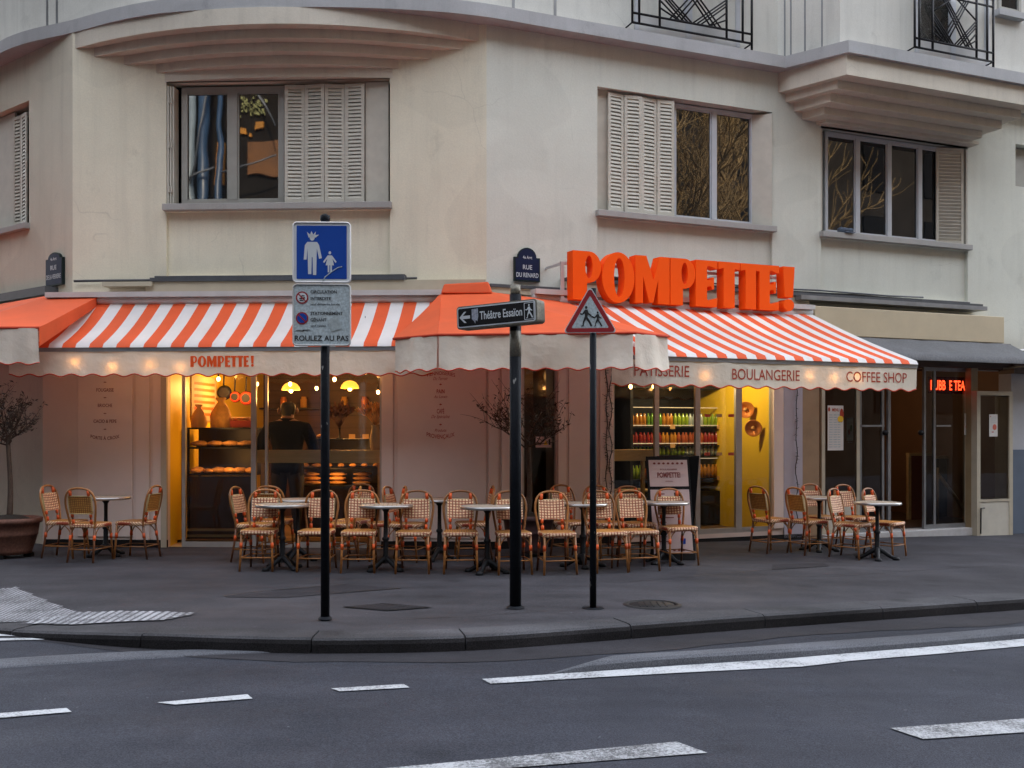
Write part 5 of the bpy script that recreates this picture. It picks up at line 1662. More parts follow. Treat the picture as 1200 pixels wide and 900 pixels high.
mb = MB(); flat_shape(mb, [tri(.172, .296, .008, .039)], lambda a, b: P_(a, b, .002)); mb.build('field', M['sign_grey'], pl)
mb = MB(); person_shape(mb, P_, -.035, .055, .185, 0, stride=True, d=.006); person_shape(mb, P_, .068, .055, .135, 0, stride=True, d=.006)
mb.tube([P_(-.0, .155, .006), P_(.035, .135, .006)], .006, 5); mb.build('children_figures', M['ink'], pl)

# enamel street-name plates
def plaque(fr, px0, px1, py0, py1, top, lines, label):
    n = .02
    u0, u1 = fr.u(px0, n), fr.u(px1, n)
    pm_ = (px0 + px1) / 2
    z0, z1, zt = fr.z(pm_, py1, n), fr.z(pm_, py0, n), fr.z(pm_, top, n)
    um, w, h = (u0 + u1) / 2, u1 - u0, z1 - z0
    rt_ = thing('street_plaque', label, 'street sign', fr(um, 0, z0), 0)
    hump = lambda e: [(-w / 2 + e, e), (w / 2 - e, e), (w / 2 - e, h - e), (w * .36, h - e)] + [(w * .36 * math.cos(t), h - e + (zt - z1) * math.sin(t)) for t in [math.pi * k / 10 for k in range(1, 10)]] + [(-w * .36, h - e), (-w / 2 + e, h - e)]
    mb = MB(); solid_shape(mb, [hump(0)], lambda a, b, d: fr(um + a, d, z0 + b), .005, .045); o = mb.build('plate', M['plaque_rim'], rt_)
    mb = MB(); flat_shape(mb, [hump(.018)], lambda a, b: fr(um + a, .048, z0 + b)); mb.build('enamel', M['plaque'], o)
    mb = MB()
    for s, yy, hh_, ww_ in lines:
        mb = MB(); lay_text(mb, s, lambda a, b: fr(um + a, .052, z0 + b), 0, h * yy, hh_ * h, ww_ * w, 'C', .015); mb.build('lettering', M['sign_white'], o)
plaque(FR, 602, 632, 302, 330, 290.5, [('4e Arrt', .94, .13, .36), ('RUE', .50, .19, .36), ('DU RENARD', .17, .19, .86)], 'navy street plaque reading Rue du Renard left of the big letters')
plaque(FL, 55.5, 75, 303, 335, 296, [('4e Arrt', .92, .12, .36), ('RUE', .58, .17, .36), ('DE LA VERRERIE', .25, .17, .86)], 'dark navy street plaque above the far left orange awning')

# ---------------------------------------------------------------- cafe chairs and tables
def chair_proto():
    rt_ = thing('bistro_chair', 'x', 'chair')
    mb = MB()          # seat: rounded woven pad, front at -y
    g = 8
    def seat_pt(a, b, z):
        x, y = a * .205, b * .205
        k = 1 - .10 * (b * .5 + .5)
        r = max(0, abs(a) + abs(b) - 1.55) * .10
        return (x * k - math.copysign(r * .5, a), y - math.copysign(r * .5, b), z)
    ring = []
    loop = [(-1 + 2 * k / g, -1) for k in range(g)] + [(1, -1 + 2 * k / g) for k in range(g)] + [(1 - 2 * k / g, 1) for k in range(g)] + [(-1, 1 - 2 * k / g) for k in range(g)]
    n = len(loop)
    lay = [(.94, .413), (1.0, .425), (1.0, .452), (.95, .462)]
    vs = [seat_pt(a * s_, b * s_, z) for s_, z in lay for a, b in loop]
    fs = [(i * n + j, i * n + (j + 1) % n, (i + 1) * n + (j + 1) % n, (i + 1) * n + j) for i in range(3) for j in range(n)]
    ms = []
    mb.add(vs, fs, 0, True)
    mb.add([seat_pt(a * .95, b * .95, .462) for a, b in loop], [tuple(range(n))], 1)
    mb.add([seat_pt(a * .94, b * .94, .413) for a, b in loop], [tuple(reversed(range(n)))], 1)
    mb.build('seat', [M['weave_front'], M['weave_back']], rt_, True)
    # hoop: up from the rear of the seat, over, and down
    def back_y(z): return .175 + max(0, z - .45) * .20
    hoop = []
    side = [(.150, .40), (.158, .46), (.172, .54), (.186, .63), (.192, .71), (.180, .79), (.150, .845), (.095, .882), (.0, .895)]
    for x, z in side: hoop.append((x, back_y(z), z))
    hoop += [(-x, y, z) for x, y, z in reversed(hoop[:-1])]
    mb = MB(); mb.tube(spline(hoop, 3), .0135, 8); mb.build('back_frame', M['cane'], rt_, True)
    for sx in (-1, 1):
        mb = MB(); mb.tube([(sx * .112, back_y(.45) + .004, .45), (sx * .118, back_y(.6) + .004, .60), (sx * .118, back_y(.8) + .004, .80), (sx * .112, back_y(.872), .872)], .010, 6); mb.build('back_upright', M['cane'], rt_, True)
    # woven panel, slightly dished; front face pale, rear face tan
    mb = MB(); gx, gz_ = 6, 6; V = []
    for s_ in (-1, 1):
        for i in range(gx + 1):
            for j in range(gz_ + 1):
                a = -1 + 2 * i / gx; z = .585 + .215 * j / gz_
                V.append((a * .148, back_y(z) - .012 * (1 - a * a) * -1 - .004 + s_ * .012, z))
    m = (gx + 1) * (gz_ + 1)
    q = lambda i, j: i * (gz_ + 1) + j
    mb.add(V[:m], [(q(i, j), q(i + 1, j), q(i + 1, j + 1), q(i, j + 1)) for i in range(gx) for j in range(gz_)], 0, True)
    mb.add(V[m:], [(q(i, j), q(i, j + 1), q(i + 1, j + 1), q(i + 1, j)) for i in range(gx) for j in range(gz_)], 1, True)
    edge = [q(i, 0) for i in range(gx)] + [q(gx, j) for j in range(gz_)] + [q(i, gz_) for i in range(gx, 0, -1)] + [q(0, j) for j in range(gz_, 0, -1)]
    mb.add(V, [(edge[k], edge[k - 1], m + edge[k - 1], m + edge[k]) for k in range(len(edge))], 2)
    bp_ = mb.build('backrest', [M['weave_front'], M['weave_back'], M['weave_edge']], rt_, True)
    mb = MB(); el = [Vector(V[m + e]) + Vector((0, .003, 0)) for e in edge]; mb.tube(el, .006, 5, 0, True); mb.build('backrest_edge', M['weave_edge'], bp_, True)
    # legs
    for sx in (-1, 1):
        mb = MB(); mb.tube([(sx * .172, -.165, .42), (sx * .178, -.178, .2), (sx * .186, -.195, 0)], [.014, .0135, .013], 8); mb.build('leg', M['cane'], rt_, True)
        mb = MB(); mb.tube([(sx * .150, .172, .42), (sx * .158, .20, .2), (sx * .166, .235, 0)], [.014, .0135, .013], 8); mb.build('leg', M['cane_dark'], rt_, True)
    # stretcher ring
    mb = MB(); z = .155
    F1, F2, B1, B2 = (-.18, -.182, z), (.18, -.182, z), (-.16, .207, z), (.16, .207, z)
    for a, b in ((F1, F2), (F1, B1), (F2, B2), (B1, B2)): mb.tube([a, b], .008, 6)
    mb.build('stretcher', M['cane'], rt_, True)
    for sx in (-1, 1):
        mb = MB(); mb.tube(spline([(sx * .177, -.172, .285), (sx * .150, -.168, .36), (sx * .10, -.16, .412)], 3), .007, 6); mb.build('brace', M['cane'], rt_, True)
        mb = MB(); mb.tube(spline([(sx * .176, -.170, .285), (sx * .172, -.13, .36), (sx * .168, -.07, .412)], 3), .007, 6); mb.build('brace', M['cane'], rt_, True)
        mb = MB(); mb.tube(spline([(sx * .156, .192, .285), (sx * .158, .14, .36), (sx * .16, .08, .412)], 3), .007, 6); mb.build('brace', M['cane'], rt_, True)
    mb = MB()
    def wrap(a, b, r): m2 = MB(); m2.tube([a, b], r, 8); m2.build('binding', M['bind'], rt_, True)
    for sx in (-1, 1):
        wrap((sx * .1755, -.171, .262), (sx * .1745, -.168, .325), .0185)
        wrap((sx * .155, .188, .262), (sx * .1535, .182, .325), .0185)
        wrap((sx * .115, back_y(.46) + .004, .465), (sx * .116, back_y(.5) + .004, .515), .018)
        wrap((sx * .118, back_y(.54) + .004, .542), (sx * .118, back_y(.58) + .004, .585), .018)
        wrap((sx * .118, back_y(.80) + .004, .80), (sx * .114, back_y(.865) + .002, .868), .019)
    return rt_
chair0 = chair_proto()
_first = {'c': True, 't': True}
def put_chair(x, y, yaw, label, group):
    z = pave_z(x, y)
    if _first['c']:
        _first['c'] = False
        chair0.location = (x, y, z); chair0.rotation_euler = (0, 0, yaw); chair0['label'] = label; chair0['group'] = group
        return chair0
    return dup(chair0, (x, y, z), yaw, label, group)
def table_proto():
    rt_ = thing('bistro_table', 'x', 'table')
    mb = MB(); mb.lathe([(.0, .745), (.285, .745), (.29, .743)], (0, 0, 0), 36, 0, None, False); mb.lathe([(.0, .716), (.28, .716)], (0, 0, 0), 36, 0); mb.build('tabletop', M['tabletop'], rt_, True)
    mb = MB(); mb.lathe([(.278, .714), (.298, .714), (.305, .72), (.305, .742), (.298, .748), (.287, .748)], (0, 0, 0), 40); mb.build('rim', M['table_rim'], rt_, True)
    mb = MB(); mb.lathe([(.05, .08), (.042, .14), (.03, .17), (.03, .30), (.027, .33), (.04, .345), (.04, .365), (.026, .38), (.022, .55), (.024, .66), (.05, .70), (.10, .714)], (0, 0, 0), 16); mb.build('column', M['castiron'], rt_, True)
    for k in range(4):
        a = R(45 + 90 * k); c, s = math.cos(a), math.sin(a)
        mb = MB(); mb.tube(spline([(c * .02, s * .02, .13), (c * .08, s * .08, .10), (c * .16, s * .16, .045), (c * .22, s * .22, .022)], 4), [.035, .034, .032, .031, .03, .029, .028, .027, .026, .025, .024, .024, .022], 8)
        mb.lathe([(.0, .0), (.045, .0), (.042, .03), (.02, .045), (0, .045)], (c * .23, s * .23, 0), 12); mb.build('foot', M['castiron'], rt_, True)
    return rt_
table0 = table_proto()
def put_table(x, y, yaw, label, group):
    z = pave_z(x, y)
    if _first['t']:
        _first['t'] = False
        table0.location = (x, y, z); table0.rotation_euler = (0, 0, yaw); table0['label'] = label; table0['group'] = group
        return table0
    return dup(table0, (x, y, z), yaw, label, group)
GF, GB, GL, GR = 'front row of cafe seats', 'back row of cafe seats', 'seats at the far left', 'seats on the right'
front = [(300, 670, 1), (367, 671, 0), (419, 672, 0), (483, 673, 2), (540, 673, 3), (604, 674, 10), (657, 674, 15), (718, 672, 17), (755, 670, 18), (802, 663.5, 17)]
flabel = ['cane chair facing the street, left end of the front row', 'cane chair facing the street directly behind the blue sign post', 'cane chair facing the street, next right of the blue sign post',
          'cane chair facing the street right of the second front table', 'cane chair facing the street left of the third front table', 'cane chair facing the street behind the theatre sign post',
          'cane chair facing the street between the theatre post and the triangle post', 'cane chair facing the street just right of the triangle post', 'cane chair facing the street, next to the rightmost front table', 'cane chair before the menu board at the right end of the front row']
for (px, py, yw), lb in zip(front, flabel):
    g = ground(px, py); a = R(yw + rng.uniform(-4, 4))
    put_chair(g.x - math.sin(a) * .195, g.y + math.cos(a) * .195, a, lb, GF)
tl = ['round bistro table at the left end of the front row', 'round bistro table in the front row right of the blue sign post', 'round bistro table in the front row left of the theatre sign post', 'round bistro table in the front row behind the triangle post', 'round bistro table in front of the menu board']
for (px, py), lb in zip(((331, 671), (452, 672), (571, 675), (683, 668), (778, 664)), tl):
    g = ground(px, py - 4); put_table(g.x, g.y, rng.uniform(0, 1), lb, GF)
# back row along the facade: (column, depth, yaw)
back = [(299, 12.95, 78, 'cane chair seen side-on at the back left, beside the glazing bars'), (322, 13.45, 175, 'cane chair with its back to the street behind the leftmost front table'),
        (397, 13.0, -80, 'cane chair seen side-on behind the blue sign post'), (413, 13.5, -20, 'cane chair against the pastry window right of the blue sign post'),
        (450, 13.1, -78, 'cane chair turned left at the back below the vase in the pastry window'), (477, 13.0, 75, 'cane chair turned right at the back beside the blush pilaster'), (553, 13.15, -82, 'cane chair turned left at the back below the right edge of the Provençaux panel'),
        (670, 13.35, 30, 'cane chair at the back against the blush panel left of the triangle post'), (710, 13.3, 25, 'cane chair at the back beside the vine garland and triangle post'), (746, 13.25, 20, 'cane chair at the back in front of the black edge of the menu board')]
for px, d, yw, lb in back:
    g = ground_at(px, d); put_chair(g.x, g.y, R(yw), lb, GB)
for px, d, lb in ((349, 13.05, 'round bistro table in the back row before the glazing bars'), (515, 13.1, 'round bistro table in the back row below the Provençaux panel')):
    g = ground_at(px, d); put_table(g.x, g.y, .4, lb, GB)
# left group
for px, d, yw, lb in ((78, 13.35, 82, 'cane chair at far left seen side-on nearest the clay pot'), (106, 13.0, 172, 'cane chair at far left with its back to the street'), (160, 13.3, -100, 'cane chair beside the yellow jamb, turned left to its table')):
    g = ground_at(px, d); put_chair(g.x, g.y, R(yw), lb, GL)
g = ground_at(124, 13.5); put_table(g.x, g.y, .2, 'round bistro table at the far left against the lettered panel', GL)
# right group
for px, d, yw, lb in ((903, 14.45, 122, 'cane chair in front of the yellow wall with copper lamps'), (948, 14.35, 118, 'cane chair in front of the lavender panel, back towards the street'), (963, 15.1, 24, 'cane chair at the back by the tall menu poster'), (1003, 15.15, 26, 'cane chair at the back before the beige window post'),
                      (998, 14.0, 46, 'pale fronted cane chair nearest the street in the right group'), (1038, 14.35, 44, 'rightmost cane chair, by the tea shop door')):
    g = ground_at(px, d); put_chair(g.x, g.y, R(yw), lb, GR)
for px, d, lb in ((1028, 13.9, 'round bistro table nearest the street in the right group'), (960, 14.75, 'round bistro table at the back of the right group')):
    g = ground_at(px, d); put_table(g.x, g.y, .5, lb, GR)

# ---------------------------------------------------------------- potted trees, garlands, menu board
def potted_tree(base, pr, ph, pot_mat, label, trunk_h, spread, leafy, seed, n1=9):
    r = random.Random(seed)
    rt_ = thing('potted_tree', label, 'potted tree', base)
    b = Vector(base)
    mb = MB(); mb.lathe([(.0, .05), (pr * .70, .05), (pr * .74, .10), (pr * .88, ph * .55), (pr * .90, ph * .56), (pr * .90, ph * .62), (pr * .95, ph - .07), (pr * 1.04, ph - .065), (pr * 1.05, ph - .01), (pr * .98, ph), (pr * .92, ph - .05), (pr * .9, ph - .09)], b, 32)
    mb.build('pot', pot_mat, rt_)
    mb = MB()
    for k in range(3): a = R(30 + 120 * k); mb.box(b + Vector((math.cos(a) * pr * .6, math.sin(a) * pr * .6, .025)), (.09, .09, .05))
    mb.build('pot_foot', M['black'], rt_)
    mb = MB(); mb.lathe([(.0, ph + .04), (pr * .4, ph + .02), (pr * .8, ph - .04), (pr * .93, ph - .05)], b, 24); mb.build('soil', M['soil'], rt_)
    top = b + Vector((r.uniform(-.04, .04), 0, trunk_h))
    tp = [b + Vector((0, 0, ph - .05)), b.lerp(top, .6) + Vector((.02, .01, 0)), top]
    mb = MB(); mb.tube(spline(tp, 4), [.04, .038, .036, .034, .032, .030, .029, .028, .027], 8); mb.build('trunk', M['bark'], rt_)
    br, lf = MB(), MB()
    def leaf(p, d, s):
        d = d.normalized(); sidev = d.cross(Vector((r.uniform(-1, 1), r.uniform(-1, 1), r.uniform(-1, 1)))).normalized()
        up_ = d.cross(sidev) * s * .12
        lf.add([p, p + d * s * .5 + sidev * s * .16 + up_, p + d * s, p + d * s * .5 - sidev * s * .16 + up_], [(0, 1, 2, 3)], 0)
    def grow(p, d, ln, rad, lev):
        pts = [p]; dd = d.normalized()
        for k in range(4):
            dd = (dd + Vector((r.uniform(-.3, .3), r.uniform(-.3, .3), r.uniform(-.12, .28)))).normalized()
            pts.append(pts[-1] + dd * ln / 4)
        br.tube(pts, [rad * (1 - .16 * k) for k in range(5)], 5)
        if lev > 0:
            for q in pts[1:]:
                for _ in range(2 if lev > 1 else 1):
                    nd = (dd + Vector((r.uniform(-1, 1), r.uniform(-1, 1), r.uniform(-.45, .7)))).normalized()
                    grow(q, nd, ln * r.uniform(.45, .75), rad * .55, lev - 1)
        if lev <= 1:
            for q in pts[1:]:
                for _ in range(leafy):
                    if r.random() < .5: leaf(q + Vector((r.uniform(-.02, .02), r.uniform(-.02, .02), r.uniform(-.02, .02))), Vector((r.uniform(-1, 1), r.uniform(-1, 1), r.uniform(-.6, .6))), r.uniform(.04, .075))
    for k in range(n1):
        a = 2 * math.pi * k / n1 + r.uniform(-.3, .3)
        grow(top - Vector((0, 0, r.uniform(0, .12))), Vector((math.cos(a), math.sin(a), r.uniform(.25, 1.2))), spread * r.uniform(.65, 1.1), .012, 2)
    br.build('crown', M['bark'], rt_)
    if lf.v: lf.build('leaves', M['leaf_dark'], rt_)
g = ground_at(11, 13.35)
potted_tree((g.x, g.y, pave_z(g.x, g.y)), .37, .50, M['terracotta'], 'bare little tree in a big brown clay pot at far left', 1.5, .50, 1, 4, 8)
g = ground_at(619, 13.55)
potted_tree((g.x, g.y, pave_z(g.x, g.y)), .33, .52, M['pot_mauve'], 'olive tree in a dull mauve pot behind the theatre sign post', 1.45, .62, 1, 9, 6)

def garland(fr, u, z0, z1, label, seed, spikes=150, ln=.05):
    r = random.Random(seed)
    mb = MB(); n = S + .05
    pts = [fr(u + .02 * math.sin(k * 1.3 + seed), n + .015 * math.cos(k * 1.1), z0 + (z1 - z0) * k / 24) for k in range(25)]
    mb.tube(pts, .007, 5)
    for k in range(spikes):
        t = r.uniform(0, 24 - 1e-6); i = int(t); p = pts[i].lerp(pts[i + 1], t - i)
        a = r.uniform(0, math.pi * 2); d = Vector((math.cos(a), math.sin(a) * .6, r.uniform(-.5, .6))) * ln * r.uniform(.5, 1.1)
        mb.tube([p, p + d], [.004, .002], 4)
        s_ = d.cross(Vector((0, 0, 1))); 
        if s_.length > 1e-5:
            s_ = s_.normalized() * ln * .22; q = p + d
            mb.add([q, q + d * .35 + s_, q + d * .8, q + d * .35 - s_], [(0, 1, 2, 3)])
    tag(mb.build('vine_garland', M['leaf_dark']), label, 'garland', 'vine garlands on the shopfront')
garland(FR, FR.u(709, S), .15, 2.75, 'thin dry vine garland hanging beside the drinks window', 2)
garland(FR, FR.u(713.5, S), .15, 2.6, 'second thin vine strand touching the drinks window frame', 5, 120, .04)
garland(FR, FR.u(931, S), .2, 2.7, 'sparse vine strand on the lavender panel', 8, 90, .035)

# A-board
g = ground_at(790, 13.25)
aw = R(10)
rt_ = thing('menu_board', 'leaning black menu board with pink POMPETTE! sheets and a drink picture', 'menu board', (g.x, g.y, pave_z(g.x, g.y)))
class Lean:
    def __init__(s, o, yaw, lean): s.o = Vector(o); s.M = Matrix.Rotation(yaw, 3, 'Z') @ Matrix.Rotation(-lean, 3, 'X')
    def __call__(s, a, b, d=0): return s.o + s.M @ Vector((a, -d, b))
gb = Vector((g.x, g.y, pave_z(g.x, g.y)))
L_ = Lean(gb, R(8), R(13)); bh = 1.32; bwid = .28
def lbox(mb, LL, a0, a1, b0, b1, d0, d1, mat=0):
    mb.hexa([LL(a0, b0, d1), LL(a1, b0, d1), LL(a1, b0, d0), LL(a0, b0, d0), LL(a0, b1, d1), LL(a1, b1, d1), LL(a1, b1, d0), LL(a0, b1, d0)], mat)
# the whole board is slanted sideways in the photo because the pair of legs is splayed
mb = MB(); lbox(mb, L_, -bwid, bwid, 0, bh, -.02, 0); fr_ = mb.build('board', M['black'], rt_, bevel=.004, fix=True)
L2 = Lean(gb + Vector((.06, .62, 0)), R(8), R(-13))
mb = MB(); lbox(mb, L2, -bwid, bwid, 0, bh, -.02, 0); mb.build('rear_board', M['black'], rt_, bevel=.004, fix=True)
mb = MB(); lbox(mb, L_, -bwid + .028, bwid - .028, .93, 1.27, .003, .006); s1 = mb.build('header_sheet', M['paper_pink'], rt_)
mb = MB()
fm = lambda a, b: L_(a, b, .010)
lay_text(mb, 'POMPETTE!', fm, 0, 1.045, .065, .30, 'C', .03); lay_text(mb, 'BOULANGERIE', fm, 0, 1.14, .018, .22, 'C', .01); flat_shape(mb, [[(-.05, 1.0), (.05, 1.0), (.05, .995), (-.05, .995)]], fm)
for k in range(7): flat_shape(mb, [ell(-.18 + .06 * k, 1.225, .018, .014, 10)], fm)
mb.build('lettering', M['text_maroon'], s1)
mb = MB(); lbox(mb, L_, -bwid + .028, bwid - .028, .08, .89, .003, .006); s2 = mb.build('menu_sheet', M['paper_pink'], rt_)
mb = MB()
for k in range(11):
    y = .84 - .06 * k
    w = .10 + .05 * ((k * 7) % 3)
    flat_shape(mb, [[(-.17, y), (-.17 + w, y), (-.17 + w, y - .012), (-.17, y - .012)]], fm)
for k in range(6): flat_shape(mb, [ell(-.17 + .06 * k, .125, .018, .012, 10)], fm)
mb.build('menu_text', M['text_maroon'], s2)
mb = MB(); flat_shape(mb, [[(.07, .70), (.13, .70), (.15, .85), (.05, .85)]], fm); mb.build('drink_picture', M['darkbrown'], s2)
mb = MB(); flat_shape(mb, [[(.10, .20), (.16, .20), (.165, .27), (.095, .27)]], fm); mb.build('cup_picture', M['sign_blue'], s2)

# ---------------------------------------------------------------- bulbs and lamps
def bulb(p, label, group, cord=.25, mat='bulb', r=.024):
    rt_ = thing('festoon_bulb', label, 'light bulb', p, 0, group)
    p = Vector(p)
    mb = MB(); mb.ball(p, (r, r, r * 1.35), 0, 10, 7); mb.build('bulb', M[mat], rt_)
    mb = MB(); mb.tube([p + Vector((0, 0, r)), p + Vector((0, 0, r + .05))], .014, 8); mb.tube([p + Vector((0, 0, r + .04)), p + Vector((0, 0, r + cord))], .004, 5); mb.build('socket', M['iron'], rt_)
for px in (91, 134, 178.5, 214):
    py = {91: 425, 134: 430, 178.5: 428, 214: 431}[px]
    n_ = nB - .07
    u, z = FC.uz(px, py, n_); bulb(FC(u, n_, z), 'small warm bulb glowing through the cream valance of the corner awning', 'bulbs behind the corner valance', .2)
for px, py in ((822, 440), (944, 440), (972, 442.5), (999, 442)):
    n_ = nD - .075
    u, z = FR.uz(px, py, n_); bulb(FR(u, n_, z), 'small warm bulb glowing through the cream valance of the rue awning', 'bulbs behind the rue valance', .2)
bl = [(256, 444, 14.75, 'left of the hanging pans'), (301, 450, 15.1, 'beside the first glazing bar'), (371, 455, 16.4, 'just left of the blue sign post'), (392, 444.5, 14.8, 'just right of the blue sign post'),
      (443, 459.5, 16.2, 'by the right edge of the pastry window'), (428, 436, 13.9, 'half hidden under the valance above the dried grasses'), (340, 450, 14.9, 'in front of the left lamp shade')]
for px, py, d, w in bl: bulb(wp3(px, py, d), 'bare warm bulb in the bakery window ' + w, 'bare bulbs in the bakery', 3.05 - wp3(px, py, d).z)
bulb(FR(FR.u(637, -.25), -.25, FR.z(637, 445, -.25)), 'bare warm bulb in the narrow middle window', 'bare bulbs in the bakery', .6)
for px in (739, 766): bulb(FR(FR.u(px, -.4), -.4, FR.z(px, 453, -.4)), 'bare warm bulb above the drinks window' + (' left of its first bar' if px == 766 else ' near its left edge'), 'bare bulbs in the bakery', .6)
def pendant(px, py, d, w, label):
    p = wp3(px, py, d)
    rt_ = thing('pendant_lamp', label, 'pendant lamp', p, 0, 'yellow pendant lamps')
    mb = MB(); pr = [(.015, .10), (.05, .095), (.10, .07), (.14, .02), (.155, -.03), (.15, -.032), (.13, .015), (.09, .06), (.02, .085)]
    k = w / .155
    mb.lathe([(a * k, b * k) for a, b in pr], p, 24); mb.build('lamp_shade', M['shade_glow'], rt_)
    mb = MB(); mb.ball(p + Vector((0, 0, -.04)), .03, 0, 10, 7); mb.build('bulb', M['bulb'], rt_)
    mb = MB(); mb.tube([p + Vector((0, 0, .09 * k)), Vector((p.x, p.y, 3.01))], .005, 5); mb.build('cord', M['iron'], rt_)
pendant(341, 455, 16.0, .14, 'left yellow glowing pendant lamp above the man in black')
pendant(410, 453, 16.6, .145, 'right yellow glowing pendant lamp above the dried flowers')
def lamp(p, e, col=(1, .47, .13), r=.12):
    l = bpy.data.lights.new('warm_light', 'POINT'); l.energy = e; l.color = col; l.shadow_soft_size = r
    o = bpy.data.objects.new('warm_light', l); o.location = p; COL.objects.link(o); return o
# ---------------------------------------------------------------- inside the bakery
ZF = .06
def on_floor(px, d): p = wp(px, d); return Vector((p.x, p.y, ZF))
# bread rack on the left
rk = thing('bread_rack', 'dark tiered bread rack behind the left pane', 'rack', on_floor(258, 15.3))
def rbox(mb, x0, x1, y0, y1, z0, z1): mb.box(((x0 + x1) / 2, (y0 + y1) / 2, (z0 + z1) / 2), (x1 - x0, y1 - y0, z1 - z0))
x0, x1 = wp(222, 15.0).x, wp(297, 15.0).x; y0, y1 = 14.95, 15.5
mb = MB()
for x in (x0, x1):
    for y in (y0, y1): rbox(mb, x - .015, x + .015, y - .015, y + .015, ZF, 1.62)
mb.build('frame', M['black'], rk)
shz = [zz(555.5, y0), zz(524, y0), zz(501, y0)]
for z in shz:
    mb = MB(); rbox(mb, x0 - .01, x1 + .01, y0 - .02, y1, z - .025, z); mb.build('shelf', M['black'], rk)
mb = MB(); rbox(mb, x0 - .005, x1 + .005, y0 + .01, y0 + .03, ZF, shz[0] - .03); mb.build('lower_panel', M['darkbrown'], rk)
mb = MB(); rbox(mb, x0, x1, y1 - .02, y1, shz[0], shz[2]); mb.build('back_panel', M['darkbrown'], rk)
def loaf(c, l, w, h, yaw, label, group, name='bread_loaf'):
    mb = MB(); Mx = Matrix.Rotation(yaw, 3, 'Z')
    vs, fs = [], []; ns_, nr = 10, 8
    for i in range(ns_ + 1):
        t = i / ns_; k = max(.08, math.sin(math.pi * min(max(t, .03), .97)) ** .5) * (1 + .06 * math.sin(t * 19))
        for j in range(nr):
            a = 2 * math.pi * j / nr
            vs.append(Vector(c) + Mx @ Vector(((t - .5) * l, math.cos(a) * w / 2 * k, h / 2 + math.sin(a) * h / 2 * k)))
    fs = [(i * nr + j, i * nr + (j + 1) % nr, (i + 1) * nr + (j + 1) % nr, (i + 1) * nr + j) for i in range(ns_) for j in range(nr)]
    fs += [tuple(range(nr - 1, -1, -1)), tuple(ns_ * nr + j for j in range(nr))]
    mb.add(vs, fs, 0, True)
    return tag(mb.build(name, M['bread']), label, 'bread', group)
br = random.Random(2)
for i in range(6):
    loaf((x0 + .1 + i * (x1 - x0 - .16) / 5, y0 + .11, shz[0] + .001), .24, .13, .085 + br.uniform(-.01, .015), R(br.uniform(-60, 60)), 'golden loaf in the row on the lower tier of the bread rack', 'loaves on the lower tier')
for i in range(4):
    loaf((x0 + .13 + i * (x1 - x0 - .24) / 3, y0 + .11, shz[1] + .001), .26, .14, .09, R(br.uniform(-20, 20)), 'brown crusted loaf in the row on the middle tier of the bread rack', 'loaves on the middle tier')
# paper bags and parcels on the rack top
def bag(px, py0, py1, d, w, mat, label, twist=.0):
    p = wp3(px, py1, d); h = (py1 - py0) / F * d
    mb = MB(); prof = [(.55, 0), (.62, .15), (.58, .4), (.46, .62), (.30, .78), (.2, .86), (.34, .97), (.28, 1.0)]
    r_ = random.Random(px); vs = []; sg = 14
    for k, (rr_, t) in enumerate(prof):
        for j in range(sg):
            a = 2 * math.pi * j / sg; q = rr_ * w * (1 + .16 * math.sin(a * 4 + k * .8) + .07 * math.sin(a * 9 + k * 2)) 
            vs.append(p + Vector((math.cos(a) * q + twist * t * .1, math.sin(a) * q * .7, t * h)))
    mb.add(vs, [(i * sg + j, i * sg + (j + 1) % sg, (i + 1) * sg + (j + 1) % sg, (i + 1) * sg + j) for i in range(len(prof) - 1) for j in range(sg)], 0, True)
    mb.add(vs[:sg], [tuple(reversed(range(sg)))])
    tag(mb.build('cloth_sack', mat), label, 'sack')
zt_ = shz[2]
pyt = 503 + (EYE - zt_) * F / 15.2
bag(259, 466, pyt, 15.2, .23, M['straw'], 'large tied straw coloured sack on top of the bread rack')
bag(233, 474, pyt, 15.25, .17, M['kraft'], 'small tied kraft sack at the left end of the bread rack top')
mb = MB(); p = wp3(284, 500, 15.2); mb.box((p.x, p.y, zt_ + .051), (.30, .2, .10)); b_ = tag(mb.build('tray', M['text_red'], bevel=.01, fix=True), 'red box on the bread rack top below the pans', 'box')
for i in range(3): loaf((p.x - .1 + .09 * i, p.y, zt_ + .102), .17, .08, .05, R(60), 'small roll on the red box below the pans', 'rolls on the red box', 'bread_roll')
# price board with scribbles on the yellow wall
mb = MB(); nn = -.5
a0 = FC(g0 + .006, nn - .35, 0); 
th_ = thing('price_board', 'pale striped price board on the yellow bakery wall', 'notice board', a0 + Vector((0, 0, 1.75)))
mb.hexa([FC(g0 + .006, nn, 1.72), FC(g0 + .02, nn, 1.72), FC(g0 + .02, nn - 1.1, 1.72), FC(g0 + .006, nn - 1.1, 1.72), FC(g0 + .006, nn, 2.38), FC(g0 + .02, nn, 2.38), FC(g0 + .02, nn - 1.1, 2.38), FC(g0 + .006, nn - 1.1, 2.38)]); mb.build('board', pmat('board_cream', (.42, .32, .16), .7), th_)
mb = MB()
for k in range(6): mb.quad(*[FC(g0 + .023, q, 1.80 + .09 * k + zq) for q, zq in ((nn - .1, 0), (nn - 1.0, 0), (nn - 1.0, .04), (nn - .1, .04))])
mb.build('print', M['text_orange'], th_)
